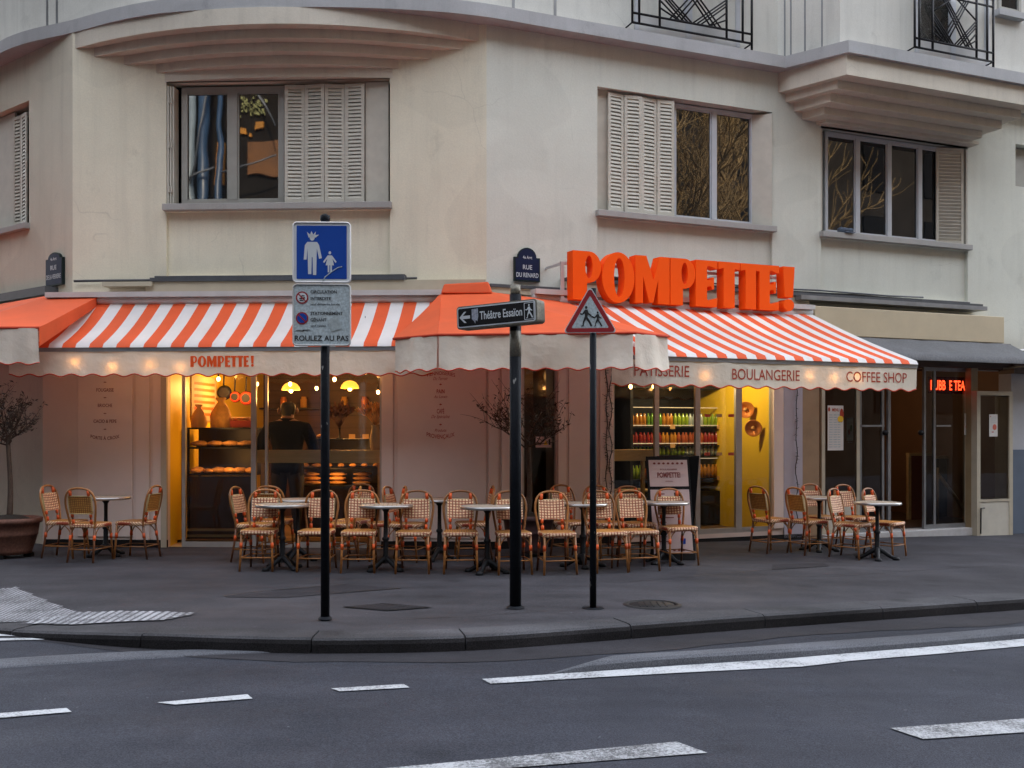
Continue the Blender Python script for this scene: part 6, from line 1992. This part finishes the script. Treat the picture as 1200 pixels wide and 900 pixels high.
# copper pans on hooks
for i, (px, py) in enumerate(((275, 465), (288, 466.5), (262, 460))):
    p = wp3(px, py, 16.4)
    rt_ = thing('frying_pan', ['red rimmed pan hanging left of the largest one', 'largest red rimmed pan hanging by the first glazing bar', 'dark skillet hanging above the straw sack'][i], 'pan', p, 0, 'hanging pans')
    Mx = Matrix.Rotation(R(90), 3, 'X')
    rr_ = (.085, .105, .11)[i]
    mb = MB(); mb.lathe([(.0, .0), (rr_ * .75, .0), (rr_, -.05), (rr_ * 1.04, -.05), (rr_ * .8, .015), (0, .015)], p, 24, 0, Mx); mb.build('pan_body', M['trim_red' if i < 2 else 'castiron'], rt_)
    mb = MB(); mb.lathe([(.0, -.004), (rr_ * .66, -.004)], p + Vector((0, -.02, 0)), 20, 0, Mx); mb.build('pan_base', M['castiron'], rt_)
    mb = MB(); mb.tube([p + Vector((0, 0, rr_)), p + Vector((.01, 0, rr_ + .22))], .012, 6); mb.build('handle', M['castiron'], rt_)
mb = MB(); a = wp3(250, 436, 16.4); b = wp3(298, 436, 16.4); mb.tube([a, b], .012, 6)
for q in (a, b): mb.tube([q, Vector((q.x, q.y, 3.02))], .008, 5)
tag(mb.build('pot_rail', M['castiron']), 'dark rail the pans hang from', 'rail')

# counter display with pastries, right half of the window
ct = thing('display_counter', 'glazed counter of pastries behind the pastry window', 'counter', on_floor(395, 15.6))
cx0, cx1 = wp(352, 15.5).x, wp(446, 15.3).x + .1
mb = MB(); rbox(mb, cx0, cx1, 15.25, 16.0, ZF, .78); mb.build('body', M['darkbrown'], ct)
for z in (.80, 1.05, 1.46):
    mb = MB(); rbox(mb, cx0, cx1, 15.2 if z < 1.4 else 15.35, 16.0, z - .02, z); mb.build('shelf', M['black'], ct)
mb = MB()
for x in (cx0 + .01, cx1 - .01): rbox(mb, x - .012, x + .012, 15.3, 15.33, .8, 1.46)
mb.build('support', M['black'], ct)
mb = MB(); rbox(mb, cx0, cx1, 15.97, 16.0, .8, 1.44); mb.build('back_panel', M['darkbrown'], ct)
for i in range(3):
    for j in range(3):
        loaf((cx0 + .2 + .36 * i + br.uniform(-.03, .03), 15.38, .801 + j * .062), .26, .13, .06, R(br.uniform(-12, 12)), f'flat golden bread in the {["left", "middle", "right"][i]} stack of the pastry counter', 'stacked breads in the counter')
for i in range(7):
    loaf((cx0 + .1 + i * .17, 15.36, 1.051), .16, .09, .06, R(br.uniform(20, 90)), 'small glazed pastry in the row on the upper counter shelf', 'pastries on the upper counter shelf', 'pastry')
for i, (px, py) in enumerate(((358, 482.5), (352, 489.5), (369, 519))):
    p = wp3(px, py, 15.7); p.z = 1.461 if i < 2 else 1.461
    loaf((wp(px, 15.6).x + .05 * i, 15.6, 1.461), .2, .11, .07, R(30 * i), ['round bun by the man in black', 'second bun beside the round one', 'bun beside the price cards'][i], 'buns on the counter top', 'bun')
for px in (359, 412, 428):
    mb = MB(); q = wp(px, 15.3); rbox(mb, q.x - .045, q.x + .045, 15.338, 15.345, 1.462, 1.53); tag(mb.build('price_card', M['kraft']), {359: 'small kraft price card nearest the man', 412: 'small kraft price card in the middle of the counter', 428: 'small kraft price card nearest the vase'}[px], 'price card', 'price cards on the counter')
# oak window bar
wb = thing('window_bar', 'pale oak bar running across the pastry window', 'bar', FC(FC.u(375, .1), .1, ZF))
u0, u1 = FC.u(299, .12), FC.u(446, .12); z1_, z0_ = FC.z(375, 527.5, .12), FC.z(375, 542.5, .12)
mb = MB(); mb.fbox(FC, u0, u1, .09, .12, z0_, z1_); mb.fbox(FC, u0, u1, -.13, .089, z1_ - .035, z1_ - .002); mb.build('top', M['oak_bar'], wb)
for u in (u0 + .05, u1 - .05):
    mb = MB(); mb.fbox(FC, u - .025, u + .025, -.12, -.07, ZF, z1_ - .036); mb.build('leg', M['oak'], wb)
w2 = thing('window_bar', 'pale oak bar in the drinks window left of the menu board', 'bar', FR(FR.u(742, 0), .1, ZF))
u0, u1 = FR.u(719, .12), FR.u(769, .12); z1_, z0_ = FR.z(745, 527, .12), FR.z(745, 540, .12)
mb = MB(); mb.fbox(FR, u0, u1, .09, .12, z0_, z1_); mb.fbox(FR, u0, u1, -.25, .089, z1_ - .035, z1_ - .002); mb.build('top', M['oak_bar'], w2)
for u in (u0 + .05, u1 - .05):
    mb = MB(); mb.fbox(FR, u - .025, u + .025, -.2, -.15, ZF, z1_ - .036); mb.build('leg', M['oak'], w2)
for px, lb in ((729, 'wooden stool under the drinks window bar, left one'), (748, 'wooden stool under the drinks window bar, right one')):
    p = FR(FR.u(px, -.45), -.45, ZF)
    st = thing('bar_stool', lb, 'stool', p, 0, 'stools at the drinks window')
    mb = MB(); mb.lathe([(0, .60), (.17, .60), (.18, .62), (.17, .64), (0, .64)], p, 18); mb.build('seat', M['oak'], st)
    for k in range(4):
        a = R(45 + 90 * k); mb = MB(); mb.tube([p + Vector((math.cos(a) * .12, math.sin(a) * .12, .6)), p + Vector((math.cos(a) * .19, math.sin(a) * .19, 0))], .016, 6); mb.build('leg', M['castiron'], st)
# vase with dried grasses standing on the bar
pb = FC(FC.u(440, -.03), -.03, FC.z(440, 527.5, .12))
vs_ = thing('vase', 'tall pale vase at the right end of the oak bar', 'vase', pb)
mb = MB(); mb.lathe([(0, 0), (.06, 0), (.075, .05), (.08, .16), (.06, .27), (.05, .31), (.062, .34), (.055, .34), (.045, .31), (.05, .2)], pb, 20); mb.build('body', pmat('vase_clay', (.42, .34, .22), .6, .15, 6), vs_)
def bouquet(p, n, r0, h, mat, label, seed, fan=.9, name='dried_bouquet'):
    r = random.Random(seed); mb = MB()
    for k in range(n):
        a = r.uniform(0, 6.28); t = r.uniform(.1, fan)
        d = Vector((math.cos(a) * t, math.sin(a) * t * .6, 1)).normalized(); ln = h * r.uniform(.7, 1.1)
        p1 = p + d * ln * .55; p2 = p + d * ln + Vector((math.cos(a), math.sin(a) * .5, -.4)) * ln * .16
        mb.tube([p, p1, p2], [.003, .003, .002], 4)
        s_ = d.cross(Vector((0, 1, .2))).normalized()
        for j in range(9):
            q = p1.lerp(p2, r.uniform(.1, 1)); e = (d + Vector((r.uniform(-.9, .9), r.uniform(-.9, .9), r.uniform(-.6, .6)))).normalized(); l_ = r0 * r.uniform(.7, 1.2)
            sd = e.cross(Vector((r.uniform(-1, 1), r.uniform(-1, 1), 1))).normalized() * l_ * .2
            mb.add([q, q + e * l_ * .5 + sd, q + e * l_, q + e * l_ * .5 - sd], [(0, 1, 2, 3)])
    tag(mb.build(name, mat), label, 'dried flowers')
bouquet(pb + Vector((0, 0, .33)), 34, .08, .34, M['straw'], 'golden dried grasses in the tall pale vase', 3, 1.0)
# russet dried bunch behind, standing in a glass
p = wp3(398, 515, 15.6); p.z = 1.462
mb = MB(); mb.lathe([(0, 0), (.05, 0), (.052, .01), (.012, .02), (.011, .14), (.03, .16)], p, 14); tag(mb.build('flower_stand', M['castiron']), 'thin stand holding the russet dried bunch on the counter', 'stand')
bouquet(p + Vector((0, 0, .15)), 30, .09, .36, M['dry_red'], 'dark russet dried bunch above the pastry counter', 6, .8)
# shelf along the back wall with jars, and a round ghost sign
sb = thing('wall_shelf', 'long dark shelf on the back wall of the bakery', 'shelf', FC(3.5, -4.1, 1.7))
mb = MB(); mb.fbox(FC, 1.5, 5.2, -4.17, -3.9, 1.95, 1.98); mb.build('board', M['darkbrown'], sb)
mb = MB()
for k in range(12): mb.fbox(FC, 1.42, 5.25, -4.175, -4.165, .3 + k * .22, .305 + k * .22)
mb.build('back_grooves', M['black'], sb)
for i in range(9):
    mb = MB(); q = FC(1.9 + .36 * i, -4.03, 1.982); mb.lathe([(0, 0), (.06, 0), (.06, .14), (.045, .17), (.05, .19), (0, .19)], q, 12); tag(mb.build('jar', M['straw' if i % 2 else 'copper']), 'small jar on the bakery back shelf', 'jar', 'jars on the back shelf')

# drinks cabinet
fd = thing('drinks_cabinet', 'tall open drinks cabinet with lit shelves behind the right glazing', 'drinks cabinet', FR(FR.u(800, -1.3), -1.3, ZF))
nF = -1.0; dF = .6
uF0, uF1 = FR.u(742, nF), FR.u(851, nF)
mb = MB(); mb.fbox(FR, uF0 - .05, uF0, nF - dF, nF, ZF, 2.55); mb.fbox(FR, uF1, uF1 + .05, nF - dF, nF, ZF, 2.55); mb.fbox(FR, uF0, uF1, nF - dF, nF - dF + .03, ZF, 2.55); mb.fbox(FR, uF0, uF1, nF - dF + .031, nF, 2.25, 2.55); mb.fbox(FR, uF0, uF1, nF - dF + .031, nF, ZF, .6)
mb.build('body', M['black'], fd)
rows = [(500, 487), (522, 508), (533.5, 529), (561, 547), (580, 575)]
shelfz = []
for k, (pyb, pyt_) in enumerate(rows):
    z = FR.z(790, pyb, nF - .05)
    shelfz.append(z)
    mb = MB(); mb.fbox(FR, uF0 + .001, uF1 - .001, nF - dF + .031, nF - .02, z - .02, z); mb.build('shelf', M['black'], fd)
    if k < 4:
        mb = MB(); zz_ = FR.z(790, pyt_ - 5, nF - .05); mb.fbox(FR, uF0 + .02, uF1 - .02, nF - .10, nF - .07, zz_ + .055, zz_ + .065); mb.build('light_strip', emit_mat('cabinet_strip', (1, .80, .50), .05), fd)
def bottle_mats(name, col):
    m, nt, b, out = new_mat(name)
    b.inputs['Base Color'].default_value = rgba(col); b.inputs['Roughness'].default_value = .12; b.inputs['Coat Weight'].default_value = .5
    return m
cols = {'green': bottle_mats('juice_green', (.10, .24, .015)), 'amber': bottle_mats('juice_amber', (.42, .17, .012)), 'lime': bottle_mats('juice_lime', (.22, .34, .02)), 'clear': bottle_mats('water_clear', (.35, .42, .42)), 'red': bottle_mats('juice_red', (.25, .015, .012)), 'coral': bottle_mats('juice_coral', (.34, .07, .02)), 'brown': bottle_mats('soda_brown', (.10, .03, .02))}
bm_ = {}
def bottle(u, z, kind, h, label, group):
    key = (kind, round(h, 3))
    c = FR(u, nF - .11, z)
    if key not in bm_:
        r_ = .033
        mb = MB(); mb.lathe([(0, 0), (r_, 0), (r_, h * .74), (r_ * .55, h * .86), (r_ * .52, h * .92), (r_ * .5, h * .93), (r_ * .5, h), (0, h)], (0, 0, 0), 12)
        o = mb.build('drink_bottle', cols[kind], None, True); bm_[key] = o.data
    else:
        o = bpy.data.objects.new('drink_bottle', bm_[key]); COL.objects.link(o)
    o.location = c
    tag(o, label, 'bottle', group)
nb_ = 24
order = [['amber'] * 3 + ['green'] * 3 + ['amber'] * 2 + ['lime'] * 3 + ['clear'] * 3 + ['lime'] * 4, ['red'] * 6 + ['amber'] * 3 + ['coral'] * 5 + ['red'] * 4, ['lime'] * 10 + ['clear'] * 8, ['lime'] * 2 + ['coral'] * 6 + ['brown'] * 4 + ['amber'] * 6]
nm_ = ['top', 'second', 'third', 'fourth']
for k in range(4):
    for i in range(nb_):
        if br.random() < .04: continue
        kd = order[k][i * 18 // nb_]
        bottle(uF0 + .05 + i * (uF1 - uF0 - .1) / (nb_ - 1) + br.uniform(-.008, .008), shelfz[k], kd, (.21, .21, .13, .22)[k], f'{kd} bottle on the {nm_[k]} shelf of the drinks cabinet', f'{kd} bottles on the {nm_[k]} cabinet shelf')
for i, (k, t) in enumerate(((0, .42), (1, .42), (0, .93), (3, .93))):
    mb = MB(); u = uF0 + (uF1 - uF0) * t; mb.fbox(FR, u - .045, u + .045, nF - .019, nF - .014, shelfz[k] - .035, shelfz[k] + .03)
    tag(mb.build('price_card', M['kraft']), ['price card in the middle of the top drinks shelf', 'price card in the middle of the second drinks shelf', 'price card at the right end of the top drinks shelf', 'price card at the right end of the fourth drinks shelf'][i], 'price card', 'price cards on the drinks shelves')
# sticker in the narrow window
st_ = thing('window_sticker', 'small pale sticker with a yellow warning triangle in the narrow window', 'sticker', FR(FR.u(637, S - .05), S - .05, FR.z(637, 525, S)))
u, z = FR.uz(637.5, 518, S - .05)
mb = MB(); mb.fbox(FR, u - .13, u + .11, S - .045, S - .042, z - .075, z + .075); mb.build('sheet', M['paper_pink'], st_)
mb = MB(); flat_shape(mb, [[(u + .02 - .035, z - .04), (u + .02 + .035, z - .04), (u + .02, z + .03)]], lambda a, b: FR(a, S - .039, b)); mb.build('triangle', M['yellow'], st_)
mb = MB(); flat_shape(mb, [ell(u - .07, z, .035, .045, 16), ell(u - .07, z, .026, .036, 16)], lambda a, b: FR(a, S - .039, b)); flat_shape(mb, [rrect(u + .065, z - .04, u + .095, z + .04, .008)], lambda a, b: FR(a, S - .039, b)); mb.build('symbols', M['ink'], st_)

# ---------------------------------------------------------------- man in black inside the window
def figure(loc, yaw):
    rt_loc = Vector(loc)
    me = bpy.data.meshes.new('person')
    J = {}; E = []; Rr = {}
    def add(n, p, r, par=None):
        J[n] = len(J); Rr[n] = (Vector(p), r)
        if par: E.append((J[par], J[n]))
    add('pelvis', (0, 0, .98), .155)
    add('waist', (0, .0, 1.12), .15, 'pelvis'); add('chest', (0, .01, 1.32), .185, 'waist'); add('upper', (0, .02, 1.46), .15, 'chest')
    add('neck', (0, .0, 1.575), .058, 'upper'); add('skull0', (0, -.02, 1.67), .082, 'neck'); add('skull', (0, -.02, 1.755), .098, 'skull0'); add('crown', (0, -.0, 1.82), .07, 'skull')
    for s, n in ((-1, 'L'), (1, 'R')):
        add('sh' + n, (s * .21, .015, 1.475), .085, 'upper'); add('up' + n, (s * .275, .03, 1.34), .075, 'sh' + n); add('el' + n, (s * .315, .03, 1.17), .062, 'up' + n)
        add('fo' + n, (s * .28, -.13, 1.10), .05, 'el' + n); add('wr' + n, (s * .225, -.25, 1.08), .034, 'fo' + n); add('pa' + n, (s * .20, -.32, 1.075), .036, 'wr' + n)
        for k in range(4):
            fx = s * (.175 + .018 * k)
            add(f'f{k}a' + n, (fx, -.375, 1.07), .0105, 'pa' + n); add(f'f{k}b' + n, (fx, -.40 - .006 * (1.5 - abs(k - 1.5)), 1.055), .0095, f'f{k}a' + n); add(f'f{k}c' + n, (fx, -.405, 1.03), .0085, f'f{k}b' + n)
        add('t0' + n, (s * .165, -.33, 1.08), .012, 'pa' + n); add('t1' + n, (s * .145, -.365, 1.075), .010, 't0' + n)
        add('hip' + n, (s * .095, 0, .90), .115, 'pelvis'); add('kn' + n, (s * .105, -.01, .50), .075, 'hip' + n); add('ca' + n, (s * .108, .01, .34), .066, 'kn' + n); add('an' + n, (s * .11, .015, .10), .045, 'ca' + n); add('to' + n, (s * .12, -.15, .04), .038, 'an' + n)
    names = list(J)
    me.from_pydata([Rr[n][0] for n in names], E, [])
    ob = bpy.data.objects.new('person', me); COL.objects.link(ob)
    sk = ob.modifiers.new('skin', 'SKIN'); sk.use_smooth_shade = True
    for i, n in enumerate(names):
        sv = me.skin_vertices[0].data[i]; r = Rr[n][1]
        sv.radius = (r * (1.15 if n in ('chest', 'waist', 'pelvis') else 1), r * (.78 if n in ('chest', 'waist', 'upper') else 1)); sv.use_root = (i == 0)
    ob.modifiers.new('sub', 'SUBSURF').levels = 2
    ob.modifiers['sub'].render_levels = 2
    dg = bpy.context.evaluated_depsgraph_get()
    m2 = bpy.data.meshes.new_from_object(ob.evaluated_get(dg))
    ob.modifiers.clear(); ob.data = m2
    for m in (M['jacket'], M['trousers'], M['skin'], M['hair']): m2.materials.append(m)
    while len(m2.materials) > 4: m2.materials.pop(index=0)
    for p in m2.polygons:
        c = p.center
        head = c.z > 1.56
        p.material_index = 3 if (c.z > 1.64 and c.y > -.075) or c.z > 1.80 else 2 if head or (c.y < -.26 and c.z < 1.2 and c.z > .9) else 0 if c.z > .86 else 1
        p.use_smooth = True
    ob.location = rt_loc; ob.rotation_euler = (0, 0, yaw); ob.scale = (1.24, 1.12, 1.06)
    tag(ob, 'person in a black jacket seen from behind inside the pastry window', 'person')
    mb = MB()
    for s in (-1, 1): mb.ball((s * .105, -.015, 1.70), (.018, .03, .042), 0, 8, 6)
    mb.ball((0, -.122, 1.70), (.016, .03, .028), 0, 8, 6)
    e = mb.build('ears_and_nose', M['skin'], ob, True)
    mb = MB()
    for s in (-1, 1): mb.ball((s * .035, -.108, 1.745), .012, 0, 8, 6)
    mb.box((0, -.108, 1.645), (.05, .012, .008)); mb.build('eyes_and_mouth', M['ink'], ob, True)
    mb = MB(); mb.lathe([(.075, 1.54), (.085, 1.585), (.078, 1.60), (.066, 1.56)], (0, .0, 0), 18); mb.build('collar', M['jacket'], ob, True)
p = on_floor(337, 15.03)
figure((p.x, p.y, ZF), R(180 - 5))

# things on the sills
u, z = FR.uz(987, 268.5, -.02)
for k in range(2):
    mb = MB(); c = FR(u + .075 * k, -.0, zR0)
    Mx = Matrix.Rotation(R(24 + 12 * k), 3, 'Z')
    mb.ball(c + Vector((0, 0, .045)), (.05, .13, .045), 0, 12, 8, Mx); mb.ball(c + Mx @ Vector((0, .06, .075)), (.045, .06, .04), 0, 10, 7, Mx); mb.box(c + Vector((0, 0, .008)), (.09, .25, .016), 0, Mx)
    tag(mb.build('shoe', M['greyblue']), ['left one of two dark shoes on the sill under the bay', 'right one of two dark shoes on the sill under the bay'][k], 'shoe', 'shoes on the window sill')

# ---------------------------------------------------------------- across the street (seen mirrored in the upper windows)
def opposite(label, loc): return thing('opposite_building', label, 'building', loc)
ob = opposite('tall dark building with blue pipes across the street, mirrored in the corner window', (-14, -22, ROAD_Z))
dark_render = pmat('opposite_render', (.022, .019, .017), .95, .35, .5, spec=0)
dark_pane = pmat('opposite_window', (.008, .008, .009), .9, .2, 2, spec=0)
mb = MB(); mb.box((-23, -27, 15), (50, 8, 32)); mb.build('wall', dark_render, ob)
mb = MB()
for x, r in ((-24.5, .5), (-19.35, .26), (-18.5, .16), (-13.2, .5), (-9, .4)): mb.tube([(x, -21.9, ROAD_Z), (x, -21.9, 23)], r, 16)
mb.build('blue_pipes', pmat('pipe_blue', (.030, .065, .13), .35, .2, 2), ob)
mb = MB()
for x in (-19.9, -11): mb.tube([(x, -21.7, ROAD_Z), (x, -21.7, 23)], .21, 14)
mb.build('pale_pipes', pmat('pipe_pale', (.20, .25, .29), .35, .2, 2), ob)
mb = MB()
for x, z, w_, h_ in ((-18.86, 15.1, .42, 2.1), (-17.65, 16.75, .34, .3), (-17.25, 16.55, .16, .2), (-16.85, 17.0, .36, .3)): mb.box((x, -22.9, z), (w_, .15, h_))
mb.build('ochre_panels', pmat('panel_ochre', (.50, .20, .015), .6, .3, 2), ob)
mb = MB(); mb.box((-16.5, -22.9, 15.3), (1.9, .12, 1.7)); mb.build('rust_panel', pmat('panel_rust', (.16, .06, .012), .6, .35, 1.2), ob)
mb = MB(); lr2 = random.Random(8)
for k in range(60): mb.box((-17.2 + lr2.gauss(0, .32), -22.9, 17.9 + lr2.gauss(0, .28)), (lr2.uniform(.03, .1), .1, lr2.uniform(.06, .2)))
mb.build('lattice', pmat('lattice_pale', (.30, .30, .12), .6, .4, 3), ob)
mb = MB()
for a_, b_ in (((-18.2, 14.2), (-15.4, 15.0)), ((-20.6, 13.9), (-18.6, 14.5)), ((-19.7, 13.8), (-18.9, 19)), ((-16.6, 19), (-15.6, 16.5))): mb.tube([(a_[0], -21.4, a_[1]), (b_[0], -21.4, b_[1])], .05, 6)
mb.build('steel_bracing', pmat('bracing_grey', (.12, .13, .15), .4, .2, 3), ob)
o2 = opposite('long dark building across the rue, mirrored behind the bare trees', FR(30, 36, -1))
mb = MB(); mb.fbox(FR, -12, 190, 31, 40, -2.5, 31); mb.build('wall', dark_render, o2)
mb = MB()
for i in range(16):
    for j in range(5): mb.fbox(FR, 5 + 4.3 * i, 6.4 + 4.3 * i, 30.9, 31.05, 2.5 + 4.0 * j, 5.1 + 4.0 * j)
mb.build('window', dark_pane, o2)
o3 = opposite('dark building on the other side of the side street, mirrored in the left window', FL(0, 15, ROAD_Z))
mb = MB(); mb.fbox(FL, -30, 14.5, 9.5, 22, -1, 29); mb.build('wall', dark_render, o3)
mb = MB()
for i in range(9):
    for j in range(4): mb.fbox(FL, -28 + 4.5 * i, -26.6 + 4.5 * i, 9.4, 9.55, 4 + 4 * j, 6.4 + 4 * j)
mb.build('window', dark_pane, o3)
def bare_tree(base, h, seed, label):
    r = random.Random(seed); rt_ = thing('street_tree', label, 'tree', base, 0, 'bare street trees across the road'); b = Vector(base)
    mb = MB(); mb.tube([b, b + Vector((.1, 0, h * .2)), b + Vector((0, .1, h * .38))], [.28, .24, .2], 10); mb.build('trunk', M['bark_gold'], rt_)
    br_ = MB()
    def grow(p, d, ln, rad, lev):
        pts = [p]; dd = d.normalized()
        for k in range(4):
            dd = (dd + Vector((r.uniform(-.25, .25), r.uniform(-.25, .25), r.uniform(-.05, .3)))).normalized(); pts.append(pts[-1] + dd * ln / 4)
        br_.tube(pts, [rad * (1 - .15 * k) for k in range(5)], 5, caps=False)
        if lev:
            for q in pts[2:]:
                for _ in range(2): grow(q, (dd + Vector((r.uniform(-.9, .9), r.uniform(-.9, .9), r.uniform(-.3, .6)))).normalized(), ln * r.uniform(.5, .75), rad * .55, lev - 1)
    for k in range(5):
        a = 1.26 * k + r.uniform(-.3, .3); grow(b + Vector((0, .1, h * .37)), Vector((math.cos(a), math.sin(a), 1.1)), h * .33, .13, 3)
    br_.build('crown', M['bark_gold'], rt_)
M['bark_gold'] = pmat('plane_bark', (.24, .155, .06), .8, .3, 4)
for i, (x, y, h) in enumerate(((17, -7, 17), (24, -3, 18), (31, -1, 17))):
    bare_tree((x, y, ROAD_Z + gz(x)), h, 20 + i, ['bare plane tree across the road, mirrored in the first rue window', 'bare plane tree across the road, mirrored beside its twin', 'bare plane tree farthest along the road, mirrored in the bay window'][i])

# ---------------------------------------------------------------- light and camera
for px, d, z, e in ((272, 15.95, 2.2, 11), (341, 16.1, 2.1, 11), (410, 16.5, 2.1, 14), (395, 14.95, 2.3, 2), (262, 14.82, 1.42 + .14, 1.3), (262, 14.82, 1.18, 1.3), (390, 15.1, .98, 1.6), (420, 15.1, 1.25, 1.2)):  # low lights in rack and counter are added unseen to brighten the bread
    p = wp(px, d); lamp((p.x, p.y, z), e * LAMP)
lamp(FR(ru(905) - .95, -.1, 2.5), 17 * LAMP, (1, .76, .40), .05)
lamp(FR(FR.u(637, -.25), -.2, 2.35), 1.2 * LAMP)
lamp(FR(7.6, -1.6, 2.4), 5 * LAMP, (1, .62, .35))
elev, az = R(32), R(12)
w = bpy.data.worlds.new('World'); scene.world = w; w.use_nodes = True
nt = w.node_tree; bg = nt.nodes['Background']
sky = nt.nodes.new('ShaderNodeTexSky'); sky.sky_type = 'NISHITA'; sky.sun_disc = False
sky.sun_elevation = elev; sky.sun_rotation = az; sky.dust_density = 2.5; sky.air_density = 1.0
hs = nt.nodes.new('ShaderNodeHueSaturation'); hs.inputs['Saturation'].default_value = .30
nt.links.new(sky.outputs[0], hs.inputs['Color']); nt.links.new(hs.outputs[0], bg.inputs[0]); bg.inputs[1].default_value = SKY
sl = bpy.data.lights.new('sun', 'SUN'); sl.energy = 2.0; sl.angle = R(.5); sl.color = (1, .84, .62)
so = bpy.data.objects.new('sun', sl); COL.objects.link(so)
dv = Vector((math.sin(az) * math.cos(elev), math.cos(az) * math.cos(elev), math.sin(elev)))
so.rotation_euler = (-dv).to_track_quat('-Z', 'Y').to_euler(); so.location = dv * 60
cam = bpy.data.cameras.new('camera'); co = bpy.data.objects.new('camera', cam); COL.objects.link(co)
co.location = (0, 0, EYE); co.rotation_euler = (R(90), 0, 0)
cam.sensor_width = 36; cam.lens = 36 * F / 1200; cam.shift_y = (HORIZON - 450) / 1200; cam.clip_end = 2000; cam.clip_start = .05
scene.camera = co
scene.view_settings.view_transform = 'Standard'; scene.view_settings.look = 'None'; scene.view_settings.gamma = 1
scene.view_settings.exposure = EXPO
scene.render.engine = 'CYCLES'
scene.cycles.use_denoising = True
scene.cycles.max_bounces = 8; scene.cycles.transparent_max_bounces = 12
scene.cycles.sample_clamp_indirect = 4.0
scene.cycles.caustics_reflective = False; scene.cycles.caustics_refractive = False
